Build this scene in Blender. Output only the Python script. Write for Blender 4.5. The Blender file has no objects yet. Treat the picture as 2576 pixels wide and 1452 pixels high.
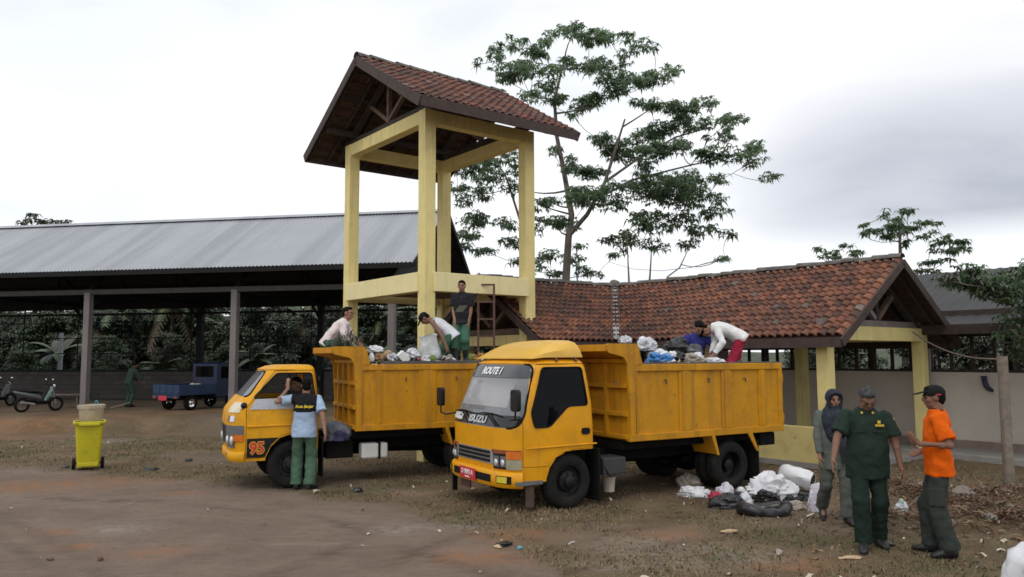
import bpy, bmesh, math, random
from math import sin, cos, pi, radians, sqrt, atan2, tan, floor
from mathutils import Vector, Matrix, Euler, noise
from mathutils.geometry import tessellate_polygon

random.seed(7)
sc = bpy.context.scene
COL = sc.collection
D = bpy.data

# ------------------------------------------------------------------ camera
HC = 2.05
PITCH, ROLL, FPX = radians(5.0), radians(0.25), 1955.0
cam_data = D.cameras.new("camera")
cam_data.sensor_width = 36.0
cam_data.lens = 36.0 * FPX / 2576.0
cam_data.clip_end = 3000
cam = D.objects.new("camera", cam_data)
COL.objects.link(cam)
FW = Vector((0, cos(PITCH), sin(PITCH)))
UP0 = Vector((0, -sin(PITCH), cos(PITCH)))
RT0 = Vector((1, 0, 0))
RT = cos(ROLL) * RT0 - sin(ROLL) * UP0
UP = sin(ROLL) * RT0 + cos(ROLL) * UP0
m = Matrix((RT, UP, -FW)).transposed().to_4x4()
m.translation = (0, 0, HC)
cam.matrix_world = m
sc.camera = cam
sc.cycles.filter_width = 1.6

# ------------------------------------------------------------------ light, sky, exposure
SUN_EL, SUN_AZ = radians(56), radians(205)      # azimuth clockwise from +Y
sun_dir = Vector((sin(SUN_AZ) * cos(SUN_EL), cos(SUN_AZ) * cos(SUN_EL), sin(SUN_EL)))
sd = D.lights.new("sun", 'SUN')
sd.energy = 0.75
sd.angle = radians(22)
sd.color = (1.0, 0.96, 0.9)
so = D.objects.new("sun", sd)
COL.objects.link(so)
so.rotation_euler = (-sun_dir).to_track_quat('-Z', 'Y').to_euler()

world = D.worlds.new("World")
sc.world = world
world.use_nodes = True
wn, wl = world.node_tree.nodes, world.node_tree.links
wn.clear()
def wnode(t, **k):
    n = wn.new(t)
    for a, v in k.items(): setattr(n, a, v)
    return n
wout = wnode('ShaderNodeOutputWorld'); wbg = wnode('ShaderNodeBackground')
sky = wnode('ShaderNodeTexSky'); sky.sky_type = 'NISHITA'; sky.sun_disc = False
sky.sun_elevation = SUN_EL; sky.sun_rotation = SUN_AZ
sky_s = wnode('ShaderNodeVectorMath', operation='SCALE'); sky_s.inputs['Scale'].default_value = 0.1
wl.new(sky.outputs[0], sky_s.inputs[0])
tc = wnode('ShaderNodeTexCoord')
def wdot(vec):
    n = wnode('ShaderNodeVectorMath', operation='DOT_PRODUCT')
    n.inputs[1].default_value = Vector(vec).normalized()
    wl.new(tc.outputs['Generated'], n.inputs[0])
    return n.outputs['Value']
def wramp(src, stops):
    r = wnode('ShaderNodeValToRGB')
    e = r.color_ramp.elements
    while len(e) < len(stops): e.new(0.5)
    for el, (p, c) in zip(e, stops): el.position = p; el.color = (*c, 1) if isinstance(c, tuple) else (c, c, c, 1)
    wl.new(src, r.inputs[0]); return r.outputs[0]
def wmath(op, a, b):
    n = wnode('ShaderNodeMath', operation=op)
    for i, x in enumerate((a, b)):
        if isinstance(x, (int, float)): n.inputs[i].default_value = x
        else: wl.new(x, n.inputs[i])
    return n.outputs[0]
mapn = wnode('ShaderNodeMapping'); mapn.inputs['Scale'].default_value = (1.6, 1.6, 5.0)
wl.new(tc.outputs['Generated'], mapn.inputs[0])
nz = wnode('ShaderNodeTexNoise'); nz.inputs['Scale'].default_value = 1.7; nz.inputs['Detail'].default_value = 6; nz.inputs['Roughness'].default_value = .5
nz.inputs['Distortion'].default_value = .5
wl.new(mapn.outputs[0], nz.inputs['Vector'])
# grey rain cloud low on the right, faint blue gap high on the left
grey_reg = wramp(wdot((0.60, 1.0, 0.235)), [(0.962, 0.0), (0.995, 1.0)])
band = wramp(wdot((0.0, 0.0, 1.0)), [(0.125, 0.0), (0.16, 1.0), (0.225, 1.0), (0.30, .35), (0.48, .12)])
greyf = wmath('MULTIPLY', wmath('MULTIPLY', grey_reg, band), wramp(nz.outputs['Fac'], [(0.22, .35), (0.52, 1.0)]))
blue_reg = wramp(wdot((-0.62, 1.0, 0.5)), [(0.975, 0.0), (1.0, 1.0)])
bluef = wmath('MULTIPLY', wmath('MULTIPLY', blue_reg, wramp(nz.outputs['Fac'], [(0.36, 0.0), (0.56, 1.0)])), .45)
base = wramp(nz.outputs['Fac'], [(0.3, (0.93, 0.97, 1.03)), (0.6, (1.22, 1.22, 1.24))])
def wmix(f, a, b):
    n = wnode('ShaderNodeMix', data_type='RGBA')
    for i, x in ((0, f), (6, a), (7, b)):
        if isinstance(x, (int, float)): n.inputs[i].default_value = x
        elif isinstance(x, tuple): n.inputs[i].default_value = (*x, 1)
        else: wl.new(x, n.inputs[i])
    return n.outputs[2]
c1 = wmix(greyf, base, (0.49, 0.515, 0.60))
c2 = wmix(bluef, c1, (0.72, 0.94, 1.0))
c3 = wmix(0.06, c2, sky_s.outputs[0])
wl.new(c3, wbg.inputs['Color']); wbg.inputs['Strength'].default_value = 1.0
wl.new(wbg.outputs[0], wout.inputs[0])

sc.view_settings.view_transform = 'Standard'
sc.view_settings.look = 'None'
sc.view_settings.exposure = 0.0
sc.view_settings.gamma = 1.0
sc.cycles.max_bounces = 6
sc.cycles.transparent_max_bounces = 12

# ------------------------------------------------------------------ helpers
def ray(u, v): return FW + (u - 1288) / FPX * RT + (726 - v) / FPX * UP
def PX(u, v, Y):
    d = ray(u, v); return Vector((0, 0, HC)) + d * (Y / d.y)
def PG(u, v, z=0.0):
    d = ray(u, v); return Vector((0, 0, HC)) + d * ((z - HC) / d.z)

class MB:
    """collects shapes for one mesh"""
    def __init__(self): self.v = []; self.f = []; self.mi = []; self.uv = {}; self.cur = 0
    def add(self, vs, fs):
        o = len(self.v); self.v += [tuple(p) for p in vs]
        for f in fs: self.f.append([i + o for i in f]); self.mi.append(self.cur)
        return o
    def box(self, c, s, rot=None):
        hx, hy, hz = s[0] / 2, s[1] / 2, s[2] / 2
        p = [Vector((x, y, z)) for x in (-hx, hx) for y in (-hy, hy) for z in (-hz, hz)]
        if rot is not None:
            R = rot.to_matrix() if isinstance(rot, Euler) else rot
            p = [R @ q for q in p]
        c = Vector(c)
        self.add([q + c for q in p], [(0, 1, 3, 2), (4, 6, 7, 5), (0, 4, 5, 1), (2, 3, 7, 6), (0, 2, 6, 4), (1, 5, 7, 3)])
        return self
    def beam(self, a, b, w, h, up=(0, 0, 1)):
        a, b = Vector(a), Vector(b); d = (b - a); L = d.length; d.normalize(); up = Vector(up)
        s = d.cross(up)
        if s.length < 1e-4: s = d.cross(Vector((1, 0, 0)))
        s.normalize(); t = s.cross(d)
        R = Matrix((d, s, t)).transposed()
        return self.box((a + b) / 2, (L, w, h), R)
    def tube(self, pts, r, n=8, cap=True, closed=False):
        pts = [Vector(p) for p in pts]; k = len(pts)
        rs = r if isinstance(r, (list, tuple)) else [r] * k
        ring = []; prev = None
        for i, p in enumerate(pts):
            if closed: d = pts[(i + 1) % k] - pts[i - 1]
            else: d = pts[min(i + 1, k - 1)] - pts[max(i - 1, 0)]
            if d.length < 1e-9: d = Vector((0, 0, 1))
            d.normalize()
            if prev is None:
                a = d.orthogonal().normalized()
            else:
                a = prev - d * prev.dot(d)
                a = a.normalized() if a.length > 1e-6 else d.orthogonal().normalized()
            prev = a; b = d.cross(a)
            ring.append([p + (a * cos(2 * pi * j / n) + b * sin(2 * pi * j / n)) * rs[i] for j in range(n)])
        vs = [q for rg in ring for q in rg]; fs = []
        m = k if closed else k - 1
        for i in range(m):
            for j in range(n):
                a0 = i * n + j; a1 = i * n + (j + 1) % n; i2 = ((i + 1) % k) * n
                fs.append((a0, a1, i2 + (j + 1) % n, i2 + j))
        if cap and not closed:
            fs.append(tuple(range(n))[::-1]); fs.append(tuple((k - 1) * n + j for j in range(n)))
        self.add(vs, fs); return self
    def lathe(self, prof, c=(0, 0, 0), axis='Z', n=24, cap=True):
        """prof: (r, h) list along axis"""
        vs = []; c = Vector(c)
        for r, h in prof:
            for j in range(n):
                a = 2 * pi * j / n; x, y = r * cos(a), r * sin(a)
                q = {'Z': (x, y, h), 'Y': (y, h, x), 'X': (h, x, y)}[axis]
                vs.append(Vector(q) + c)
        fs = []
        for i in range(len(prof) - 1):
            for j in range(n):
                fs.append((i * n + j, i * n + (j + 1) % n, (i + 1) * n + (j + 1) % n, (i + 1) * n + j))
        if cap:
            fs.append(tuple(range(n))[::-1]); fs.append(tuple((len(prof) - 1) * n + j for j in range(n)))
        self.add(vs, fs); return self
    def prism(self, poly, fn, d0, d1):
        """polygon of (a, b) extruded; fn(a, b, d) -> point"""
        n = len(poly); vs = [fn(a, b, d0) for a, b in poly] + [fn(a, b, d1) for a, b in poly]
        fs = [(i, (i + 1) % n, n + (i + 1) % n, n + i) for i in range(n)]
        tri = tessellate_polygon([[Vector((a, b, 0)) for a, b in poly]])
        fs += [tuple(t) for t in tri] + [tuple(n + i for i in t[::-1]) for t in tri]
        self.add(vs, fs); return self
    def grid(self, fn, nu, nv, uvfn=None):
        vs = [fn(i / nu, j / nv) for j in range(nv + 1) for i in range(nu + 1)]
        fs = [(j * (nu + 1) + i, j * (nu + 1) + i + 1, (j + 1) * (nu + 1) + i + 1, (j + 1) * (nu + 1) + i) for j in range(nv) for i in range(nu)]
        o = self.add(vs, fs)
        if uvfn:
            k = o
            for j in range(nv + 1):
                for i in range(nu + 1): self.uv[k] = uvfn(i / nu, j / nv); k += 1
        return self
    def loft(self, rings, cap=True, closed=True):
        n = len(rings[0]); vs = [p for r in rings for p in r]; fs = []
        for i in range(len(rings) - 1):
            for j in range(n if closed else n - 1):
                fs.append((i * n + j, i * n + (j + 1) % n, (i + 1) * n + (j + 1) % n, (i + 1) * n + j))
        if cap:
            fs.append(tuple(range(n))[::-1]); fs.append(tuple((len(rings) - 1) * n + j for j in range(n)))
        self.add(vs, fs); return self
    def blob(self, c, r, seg=10, rings=7, rot=None, jit=0.0, seed=0):
        c = Vector(c); r = (r, r, r) if isinstance(r, (int, float)) else r
        vs = []; fs = []
        R = rot.to_matrix() if isinstance(rot, Euler) else rot
        for i in range(rings + 1):
            th = pi * i / rings
            for j in range(seg):
                a = 2 * pi * j / seg
                p = Vector((sin(th) * cos(a), sin(th) * sin(a), cos(th)))
                if jit: p *= 1 + jit * noise.noise(p * 2.3 + Vector((seed * 3.1, seed, 0))) + jit * .5 * noise.noise(p * 5.1 + Vector((seed, seed * 2.7, 0)))
                p = Vector((p.x * r[0], p.y * r[1], p.z * r[2]))
                if R is not None: p = R @ p
                vs.append(p + c)
        for i in range(rings):
            for j in range(seg):
                fs.append((i * seg + j, (i + 1) * seg + j, (i + 1) * seg + (j + 1) % seg, i * seg + (j + 1) % seg))
        self.add(vs, fs); return self
    def mesh(self, name, mats, smooth=None, merge=False):
        me = D.meshes.new(name); me.from_pydata(self.v, [], self.f)
        for mt in (mats if isinstance(mats, (list, tuple)) else [mats]): me.materials.append(mt)
        if any(self.mi): me.polygons.foreach_set('material_index', self.mi)
        if self.uv:
            ul = me.uv_layers.new(name='UVMap')
            for l in me.loops: ul.data[l.index].uv = self.uv.get(l.vertex_index, (0, 0))
        bm = bmesh.new(); bm.from_mesh(me)
        if merge: bmesh.ops.remove_doubles(bm, verts=bm.verts, dist=1e-4)
        bmesh.ops.recalc_face_normals(bm, faces=bm.faces); bm.to_mesh(me); bm.free()
        if smooth:
            me.polygons.foreach_set('use_smooth', [True] * len(me.polygons))
            me.set_sharp_from_angle(angle=radians(smooth))
        me.update(); return me
    def build(self, name, mats, parent=None, smooth=None, bevel=0, seg=2, merge=False, label=None):
        o = D.objects.new(name, self.mesh(name, mats, smooth, merge)); COL.objects.link(o)
        if parent is not None: o.parent = parent
        if bevel:
            b = o.modifiers.new("bevel", 'BEVEL'); b.width = bevel; b.segments = seg; b.limit_method = 'ANGLE'; b.angle_limit = radians(40)
        if label: o['label'] = label
        return o

def thing(name, label, cat, loc=(0, 0, 0), rz=0.0, group=None):
    o = D.objects.new(name, None); COL.objects.link(o); o.empty_display_size = .2
    o.location = loc; o.rotation_euler = (0, 0, rz); o['label'] = label; o['category'] = cat
    if group: o['group'] = group
    return o
def tag(o, label=None, cat=None, group=None, kind=None):
    for k, v in (('label', label), ('category', cat), ('group', group), ('kind', kind)):
        if v: o[k] = v
    return o
def dup(root, loc, rz=None, label=None, scale=None):
    r = root.copy(); COL.objects.link(r); r.location = loc
    if rz is not None: r.rotation_euler = (0, 0, rz)
    if scale: r.scale = scale if not isinstance(scale, (int, float)) else (scale,) * 3
    if label: r['label'] = label
    for ch in list(root.children):
        c = ch.copy(); COL.objects.link(c); c.parent = r
        for g in list(ch.children):
            d = g.copy(); COL.objects.link(d); d.parent = c
    return r
def bake(o):
    """turn an object's modifiers into plain mesh data"""
    bpy.context.view_layer.update()
    dg = bpy.context.evaluated_depsgraph_get()
    me = D.meshes.new_from_object(o.evaluated_get(dg))
    old = o.data; o.modifiers.clear(); o.data = me; D.meshes.remove(old)
    return o
def text_mesh(body, size, mat, name, parent, mtx, depth=.002, bold=0.0, xs=1.0, shear=0.0, space=1.0):
    cu = D.curves.new("txt", 'FONT'); cu.body = body; cu.size = size; cu.align_x = 'CENTER'; cu.align_y = 'CENTER'
    cu.extrude = depth; cu.offset = bold; cu.shear = shear; cu.space_character = space; cu.resolution_u = 3
    t = D.objects.new("txt", cu); COL.objects.link(t)
    bpy.context.view_layer.update()
    me = D.meshes.new_from_object(t.evaluated_get(bpy.context.evaluated_depsgraph_get()))
    D.objects.remove(t); D.curves.remove(cu)
    me.materials.clear(); me.materials.append(mat)
    if xs != 1.0:
        for v in me.vertices: v.co.x *= xs
    o = D.objects.new(name, me); COL.objects.link(o); o.parent = parent; o.matrix_local = mtx
    return o
def frame_mtx(origin, xdir, ydir):
    x = Vector(xdir).normalized(); y = Vector(ydir); y = (y - x * y.dot(x)).normalized(); z = x.cross(y)
    m = Matrix((x, y, z)).transposed().to_4x4(); m.translation = origin; return m

# ------------------------------------------------------------------ materials
def M(name, col, rough=.85, metal=0.0, var=.12, scale=5.0, bump=0.0, bscale=40.0, dirt=None, streak=None, coat=0.0, spec=.5, trans=0.0, alpha=1.0, sheen=0.0, sss=0.0):
    mt = D.materials.new(name); mt.use_nodes = True
    nt = mt.node_tree; N, L = nt.nodes, nt.links
    b = N['Principled BSDF']
    b.inputs['Roughness'].default_value = rough; b.inputs['Metallic'].default_value = metal
    b.inputs['Specular IOR Level'].default_value = spec
    if coat: b.inputs['Coat Weight'].default_value = coat; b.inputs['Coat Roughness'].default_value = .12
    if trans: b.inputs['Transmission Weight'].default_value = trans
    if alpha < 1: b.inputs['Alpha'].default_value = alpha
    if sheen: b.inputs['Sheen Weight'].default_value = sheen
    tc = N.new('ShaderNodeTexCoord')
    def nse(s, det=4, vec=None, mapscale=None, rgh=.55):
        n = N.new('ShaderNodeTexNoise'); n.inputs['Scale'].default_value = s; n.inputs['Detail'].default_value = det; n.inputs['Roughness'].default_value = rgh
        if mapscale:
            mp = N.new('ShaderNodeMapping'); mp.inputs['Scale'].default_value = mapscale
            L.new(tc.outputs['Object'], mp.inputs[0]); L.new(mp.outputs[0], n.inputs['Vector'])
        else: L.new(tc.outputs['Object'], n.inputs['Vector'])
        return n.outputs['Fac']
    def ramp(src, stops):
        r = N.new('ShaderNodeValToRGB'); e = r.color_ramp.elements
        while len(e) < len(stops): e.new(.5)
        for el, (p, c) in zip(e, stops): el.position = p; el.color = (*c, 1) if isinstance(c, (tuple, list)) else (c, c, c, 1)
        L.new(src, r.inputs[0]); return r.outputs[0]
    def mix(f, a, c2):
        n = N.new('ShaderNodeMix'); n.data_type = 'RGBA'
        L.new(f, n.inputs[0])
        if isinstance(a, tuple): n.inputs[6].default_value = (*a, 1)
        else: L.new(a, n.inputs[6])
        if isinstance(c2, tuple): n.inputs[7].default_value = (*c2, 1)
        else: L.new(c2, n.inputs[7])
        return n.outputs[2]
    lo = tuple(max(0, c * (1 - var)) for c in col); hi = tuple(min(1, c * (1 + var)) for c in col)
    c = ramp(nse(scale), [(.3, lo), (.7, hi)])
    if dirt:
        for dc, s, t0, t1, amt in dirt:
            f = ramp(nse(s, 6, rgh=.65), [(t0, 0.0), (t1, amt)])
            c = mix(f, c, dc)
    if streak:
        dc, ms, t0, t1, amt = streak
        f = ramp(nse(1.0, 5, mapscale=ms), [(t0, 0.0), (t1, amt)])
        c = mix(f, c, dc)
    L.new(c, b.inputs['Base Color'])
    if bump:
        bn = N.new('ShaderNodeBump'); bn.inputs['Strength'].default_value = bump; bn.inputs['Distance'].default_value = .02
        L.new(nse(bscale, 5), bn.inputs['Height']); L.new(bn.outputs[0], b.inputs['Normal'])
    return mt

MAT = {}
def mats():
    m = MAT
    m['truck'] = M('truck_paint', (.72, .325, .004), .42, var=.07, scale=3, spec=.3, dirt=[((.40, .19, .03), 5, .5, .75, .4), ((.12, .06, .03), 21, .66, .74, .55)], streak=((.30, .16, .04), (9, 9, .8), .58, .8, .45))
    m['truck2'] = M('truck_paint_worn', (.71, .335, .005), .48, spec=.3, var=.08, scale=3, dirt=[((.36, .18, .035), 5, .48, .75, .5), ((.10, .05, .03), 19, .64, .73, .6)], streak=((.26, .14, .04), (9, 9, .8), .55, .78, .5))
    m['bed'] = M('bed_paint', (.54, .250, .009), .6, spec=.25, var=.1, scale=2.5, dirt=[((.27, .125, .025), 4, .48, .75, .45), ((.09, .045, .025), 15, .60, .72, .65)], streak=((.20, .10, .035), (8, 8, .6), .52, .74, .55))
    m['spoiler'] = M('spoiler_paint', (.68, .40, .055), .35, var=.08, scale=2, dirt=[((.45, .27, .07), 4, .5, .8, .4)])
    m['black'] = M('black_rubber', (.008, .008, .008), .8, spec=.2, var=.3, scale=12)
    m['tyre'] = M('tyre_rubber', (.014, .0135, .013), .9, spec=.2, var=.25, scale=9, dirt=[((.05, .042, .032), 5, .5, .8, .4)], bump=.3, bscale=60)
    m['rim'] = M('dark_wheel_metal', (.010, .010, .011), .55, .1, spec=.3, var=.3, scale=9, dirt=[((.035, .028, .02), 6, .5, .8, .4)])
    m['chassis'] = M('chassis_black', (.006, .006, .006), .8, spec=.15, var=.3, dirt=[((.02, .016, .012), 5, .5, .8, .5)])
    m['plastic'] = M('black_plastic', (.010, .010, .011), .45, spec=.3, var=.2)
    m['grey_plastic'] = M('grey_trim', (.13, .13, .135), .45, var=.15)
    m['silver'] = M('silver_trim', (.42, .41, .40), .35, .5, var=.1)
    m['chrome'] = M('chrome', (.7, .7, .7), .12, 1.0, var=.05)
    m['lens_clear'] = M('clear_lens', (.62, .64, .66), .08, .3, var=.1, scale=14)
    m['lens_amber'] = M('amber_lens', (.62, .16, .02), .2, var=.15, scale=14)
    m['lens_red'] = M('red_brown_lens', (.25, .07, .025), .25, var=.2)
    m['lens_yellow'] = M('yellow_lens', (.62, .50, .05), .2, var=.2, scale=20)
    m['lens_olive'] = M('clear_marker_lens', (.34, .33, .22), .25, var=.2)
    m['glass_dark'] = M('tinted_glass', (.004, .0045, .006), .05, spec=.10, var=.05)
    m['white_paint'] = M('white_paint', (.74, .74, .72), .5, var=.05)
    m['plate_red'] = M('red_plate', (.56, .03, .05), .45, var=.08)
    m['steel_tread'] = M('aluminium_tread', (.47, .50, .54), .4, .35, var=.2, scale=40, bump=.5, bscale=60)
    m['yellow_wall'] = M('pale_yellow_paint', (.76, .64, .27), .8, var=.06, scale=2, dirt=[((.50, .41, .20), 2.5, .5, .75, .5), ((.30, .25, .14), 11, .66, .76, .5)], streak=((.36, .30, .17), (8, 8, .5), .54, .78, .5), bump=.1, bscale=50)
    m['cream_beam'] = M('cream_paint', (.78, .68, .36), .8, var=.05, scale=2, dirt=[((.46, .38, .20), 3, .56, .8, .4)], streak=((.40, .33, .18), (5, 5, .5), .56, .8, .4), bump=.1, bscale=50)
    m['yellow_low'] = M('weathered_yellow_paint', (.64, .54, .22), .85, var=.1, scale=2, dirt=[((.33, .27, .12), 4, .45, .72, .6), ((.25, .13, .04), 9, .63, .74, .7)], bump=.2)
    m['cream_wall'] = M('cream_plaster', (.54, .485, .42), .9, var=.05, scale=1.5, dirt=[((.33, .28, .25), 2, .5, .8, .35)], bump=.1)
    m['concrete'] = M('grey_concrete', (.26, .25, .235), .9, var=.15, scale=3, dirt=[((.15, .13, .11), 4, .5, .75, .5)], bump=.3)
    m['concrete_post'] = M('concrete_post', (.22, .205, .195), .9, var=.12, scale=4, dirt=[((.12, .10, .09), 3, .5, .8, .5)], bump=.2)
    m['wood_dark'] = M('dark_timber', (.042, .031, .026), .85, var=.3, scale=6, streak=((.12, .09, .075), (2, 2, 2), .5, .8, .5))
    m['wood'] = M('timber', (.15, .10, .075), .85, var=.25, scale=6)
    m['fascia'] = M('fascia_board', (.052, .034, .028), .8, var=.3, scale=6)
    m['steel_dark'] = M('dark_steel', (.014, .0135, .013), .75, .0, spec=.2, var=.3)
    m['rust_brown'] = M('rusty_brown_steel', (.11, .055, .042), .75, var=.3, scale=12)
    m['block'] = None
    return m
mats()

def tile_material(name, cols, moss=.5):
    mt = D.materials.new(name); mt.use_nodes = True
    N, L = mt.node_tree.nodes, mt.node_tree.links; b = N['Principled BSDF']; b.inputs['Roughness'].default_value = .9
    uv = N.new('ShaderNodeUVMap')
    fl = N.new('ShaderNodeVectorMath'); fl.operation = 'FLOOR'; L.new(uv.outputs[0], fl.inputs[0])
    wn = N.new('ShaderNodeTexWhiteNoise'); wn.noise_dimensions = '2D'; L.new(fl.outputs[0], wn.inputs['Vector'])
    def ramp(src, stops, interp='LINEAR'):
        r = N.new('ShaderNodeValToRGB'); r.color_ramp.interpolation = interp; e = r.color_ramp.elements
        while len(e) < len(stops): e.new(.5)
        for el, (p, c) in zip(e, stops): el.position = p; el.color = (*c, 1) if isinstance(c, tuple) else (c, c, c, 1)
        L.new(src, r.inputs[0]); return r.outputs[0]
    def mix(f, a, c):
        n = N.new('ShaderNodeMix'); n.data_type = 'RGBA'; L.new(f, n.inputs[0])
        for i, x in ((6, a), (7, c)):
            if isinstance(x, tuple): n.inputs[i].default_value = (*x, 1)
            else: L.new(x, n.inputs[i])
        return n.outputs[2]
    base = ramp(wn.outputs['Value'], cols, 'CONSTANT')
    tc = N.new('ShaderNodeTexCoord')
    def nse(s, det=5):
        n = N.new('ShaderNodeTexNoise'); n.inputs['Scale'].default_value = s; n.inputs['Detail'].default_value = det; n.inputs['Roughness'].default_value = .62
        L.new(tc.outputs['Object'], n.inputs['Vector']); return n.outputs['Fac']
    c = mix(ramp(nse(.7), [(.42, 0.0), (.66, moss)]), base, (.055, .032, .027))
    c = mix(ramp(nse(5), [(.46, 0.0), (.66, .75)]), c, (.05, .032, .026))
    c = mix(ramp(nse(2.6, 7), [(.68, 0.0), (.74, .5)]), c, (.30, .27, .25))
    L.new(c, b.inputs['Base Color'])
    return mt
TILE_COLS = [(0.0, (.215, .082, .044)), (.22, (.175, .066, .038)), (.42, (.125, .052, .034)), (.60, (.25, .098, .050)), (.76, (.088, .042, .032)), (.86, (.19, .08, .048)), (.985, (.17, .13, .11))]
MAT['tile'] = tile_material('clay_tile', TILE_COLS, .65)
MAT['tile_tower'] = tile_material('clay_tile_weathered', [(0.0, (.20, .070, .042)), (.25, (.14, .052, .036)), (.48, (.105, .045, .034)), (.62, (.24, .085, .046)), (.72, (.075, .036, .03)), (.86, (.23, .08, .045)), (.96, (.24, .18, .15))], .75)
# ------------------------------------------------------------------ ground
def sstep(a, b, x):
    t = min(1, max(0, (x - a) / (b - a))); return t * t * (3 - 2 * t)
def nz3(x, y, s, o=0.0): return noise.noise(Vector((x * s + o, y * s - o, o * .37)))
MOUND = [PG(2330, 1255), PG(2420, 1290), PG(2500, 1270), PG(2545, 1320), PG(2260, 1330), PG(2200, 1230), PG(2480, 1330), PG(2570, 1250)]
def gz(x, y):
    z = 0.0
    if y < 60:
        wl_ = 1 - sstep(-3.0, 1.0, x)
        z += .35 * sstep(21.6, 22.5, y + .35 * nz3(x, y, .6)) * wl_
        near = 1 - sstep(24, 34, y)
        z += near * (.02 * nz3(x, y, .7, 3) + .012 * nz3(x, y, 2.5, 7) + .008 * nz3(x * .5, y * 1.6, 5.0, 13))
        g = grass_mask(x, y)
        z += near * g * (.018 * nz3(x, y, 4.5, 1) + .012 * nz3(x, y, 9.0, 2))
        for c in MOUND:
            d2 = (x - c.x) ** 2 + (y - c.y) ** 2
            if d2 < 1.6: z += (.13 + .14 * max(0, nz3(x, y, 3.3, 5)) + .05 * nz3(x, y, 8, 9)) * math.exp(-d2 / .22) * .8
    else:
        z += .35 * (1 - sstep(60, 80, y)) * (1 - sstep(-3, 1, x))
    return z
EDGE = [PG(*p) for p in ((-700, 1150), (0, 1176), (200, 1188), (420, 1206), (700, 1236), (900, 1262), (1080, 1300), (1250, 1352), (1380, 1425), (1500, 1560))]
def edge_y(x):
    for a, b in zip(EDGE, EDGE[1:]):
        if a.x <= x <= b.x: return a.y + (b.y - a.y) * (x - a.x) / (b.x - a.x)
    return EDGE[0].y if x < EDGE[0].x else EDGE[-1].y - (x - EDGE[-1].x) * 4
def grass_mask(x, y):
    d = y - edge_y(x) + .55 * nz3(x, y, .9, 11) + .25 * nz3(x, y, 3.1, 4)
    g = sstep(-.35, .45, d)
    bare = sstep(.12, .42, nz3(x, y, .45, 21))
    return g * (1 - .45 * bare)
SPOTS = [(90, 1222, 1.5, .35), (290, 1208, 1.1, .3), (400, 1387, .42, .16), (1205, 1400, .6, .25), (1290, 1345, .5, .25), (200, 1375, .3, .1), (60, 1085, 2.2, .5),
         (300, 1075, 2.0, .5), (10, 1100, 1.5, .4), (1040, 1240, .5, .15), (470, 1240, .6, .12), (1690, 1345, .45, .2), (2420, 1300, .6, .3), (560, 1060, 2.5, .6), (2000, 1420, .5, .2), (130, 1340, .5, .1)]
ASH = [(1690, 1390, .8, .35), (1010, 1240, .5, .15), (1030, 1330, .5, .2), (1200, 1320, .4, .15), (1850, 1400, .6, .2), (260, 1110, 1.4, .35), (310, 1330, .5, .15), (1600, 1362, .5, .15), (1560, 1420, .4, .15)]
RUTS = [[PG(*p) for p in q] for q in ([(-60, 1280), (60, 1325), (160, 1375), (300, 1470)], [(-60, 1330), (60, 1385), (150, 1460)], [(620, 1470), (900, 1360), (1130, 1290), (1330, 1255)], [(860, 1470), (1080, 1375), (1270, 1310), (1430, 1280)], [(80, 1250), (420, 1262), (800, 1300), (1300, 1470)], [(1300, 1400), (1600, 1330), (1850, 1300), (2050, 1240)], [(1420, 1440), (1700, 1365), (1980, 1330), (2150, 1270)])]
def rut(x, y):
    s = 0
    for L in RUTS:
        for a, b in zip(L, L[1:]):
            dx, dy = b.x - a.x, b.y - a.y; t = min(1, max(0, ((x - a.x) * dx + (y - a.y) * dy) / (dx * dx + dy * dy)))
            d = math.hypot(x - a.x - dx * t, y - a.y - dy * t) + .05 * nz3(x, y, 2.2, 15)
            if d < .3: s = max(s, (1 - sstep(.05, .17, d)) * (.55 + .45 * sin(d * 70)) * max(0, min(1, .75 + 1.2 * nz3(x, y, 1.1, 51))))
    return s
SPOTS = [(PG(u, v), a, b) for u, v, a, b in SPOTS]; ASH = [(PG(u, v), a, b) for u, v, a, b in ASH]
def spot(L, x, y, o):
    s = 0
    for c, a, b in L:
        dx = (x - c.x) / a; dy = (y - c.y) / (b * 1.8)
        q = dx * dx + dy * dy
        if q < 6: s = max(s, math.exp(-q * 1.4) * (1 + 1.1 * nz3(x, y, 2.5, o)))
    return min(1, max(0, s))
def axis(stops):
    r = []
    for a, b, n in stops: r += [a + (b - a) * i / n for i in range(n)]
    return r + [stops[-1][1]]
gx = axis([(-900, -120, 8), (-120, -26, 24), (-26, -12, 70), (-12, 9, 190), (9, 20, 40), (20, 90, 20), (90, 900, 8)])
gy = axis([(-60, 3, 12), (3, 15.5, 135), (15.5, 27, 90), (27, 60, 22), (60, 150, 9), (150, 1500, 10)])
gv = [(x, y, gz(x, y) - (.018 * rut(x, y) if 3 < y < 16 and -14 < x < 9 else 0)) for y in gy for x in gx]
nxg = len(gx)
gf = [(j * nxg + i, j * nxg + i + 1, (j + 1) * nxg + i + 1, (j + 1) * nxg + i) for j in range(len(gy) - 1) for i in range(nxg - 1)]
gme = D.meshes.new("ground"); gme.from_pydata(gv, [], gf)
ca = gme.color_attributes.new("soil", 'FLOAT_COLOR', 'POINT')
for i, (x, y, z) in enumerate(gv):
    ok = y < 60
    ca.data[i].color = (grass_mask(x, y) if ok else 1, spot(SPOTS, x, y, 3) if ok else 0, spot(ASH, x, y, 8) if ok else 0, rut(x, y) if y < 16 else 0)
gme.polygons.foreach_set('use_smooth', [True] * len(gme.polygons))

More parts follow.
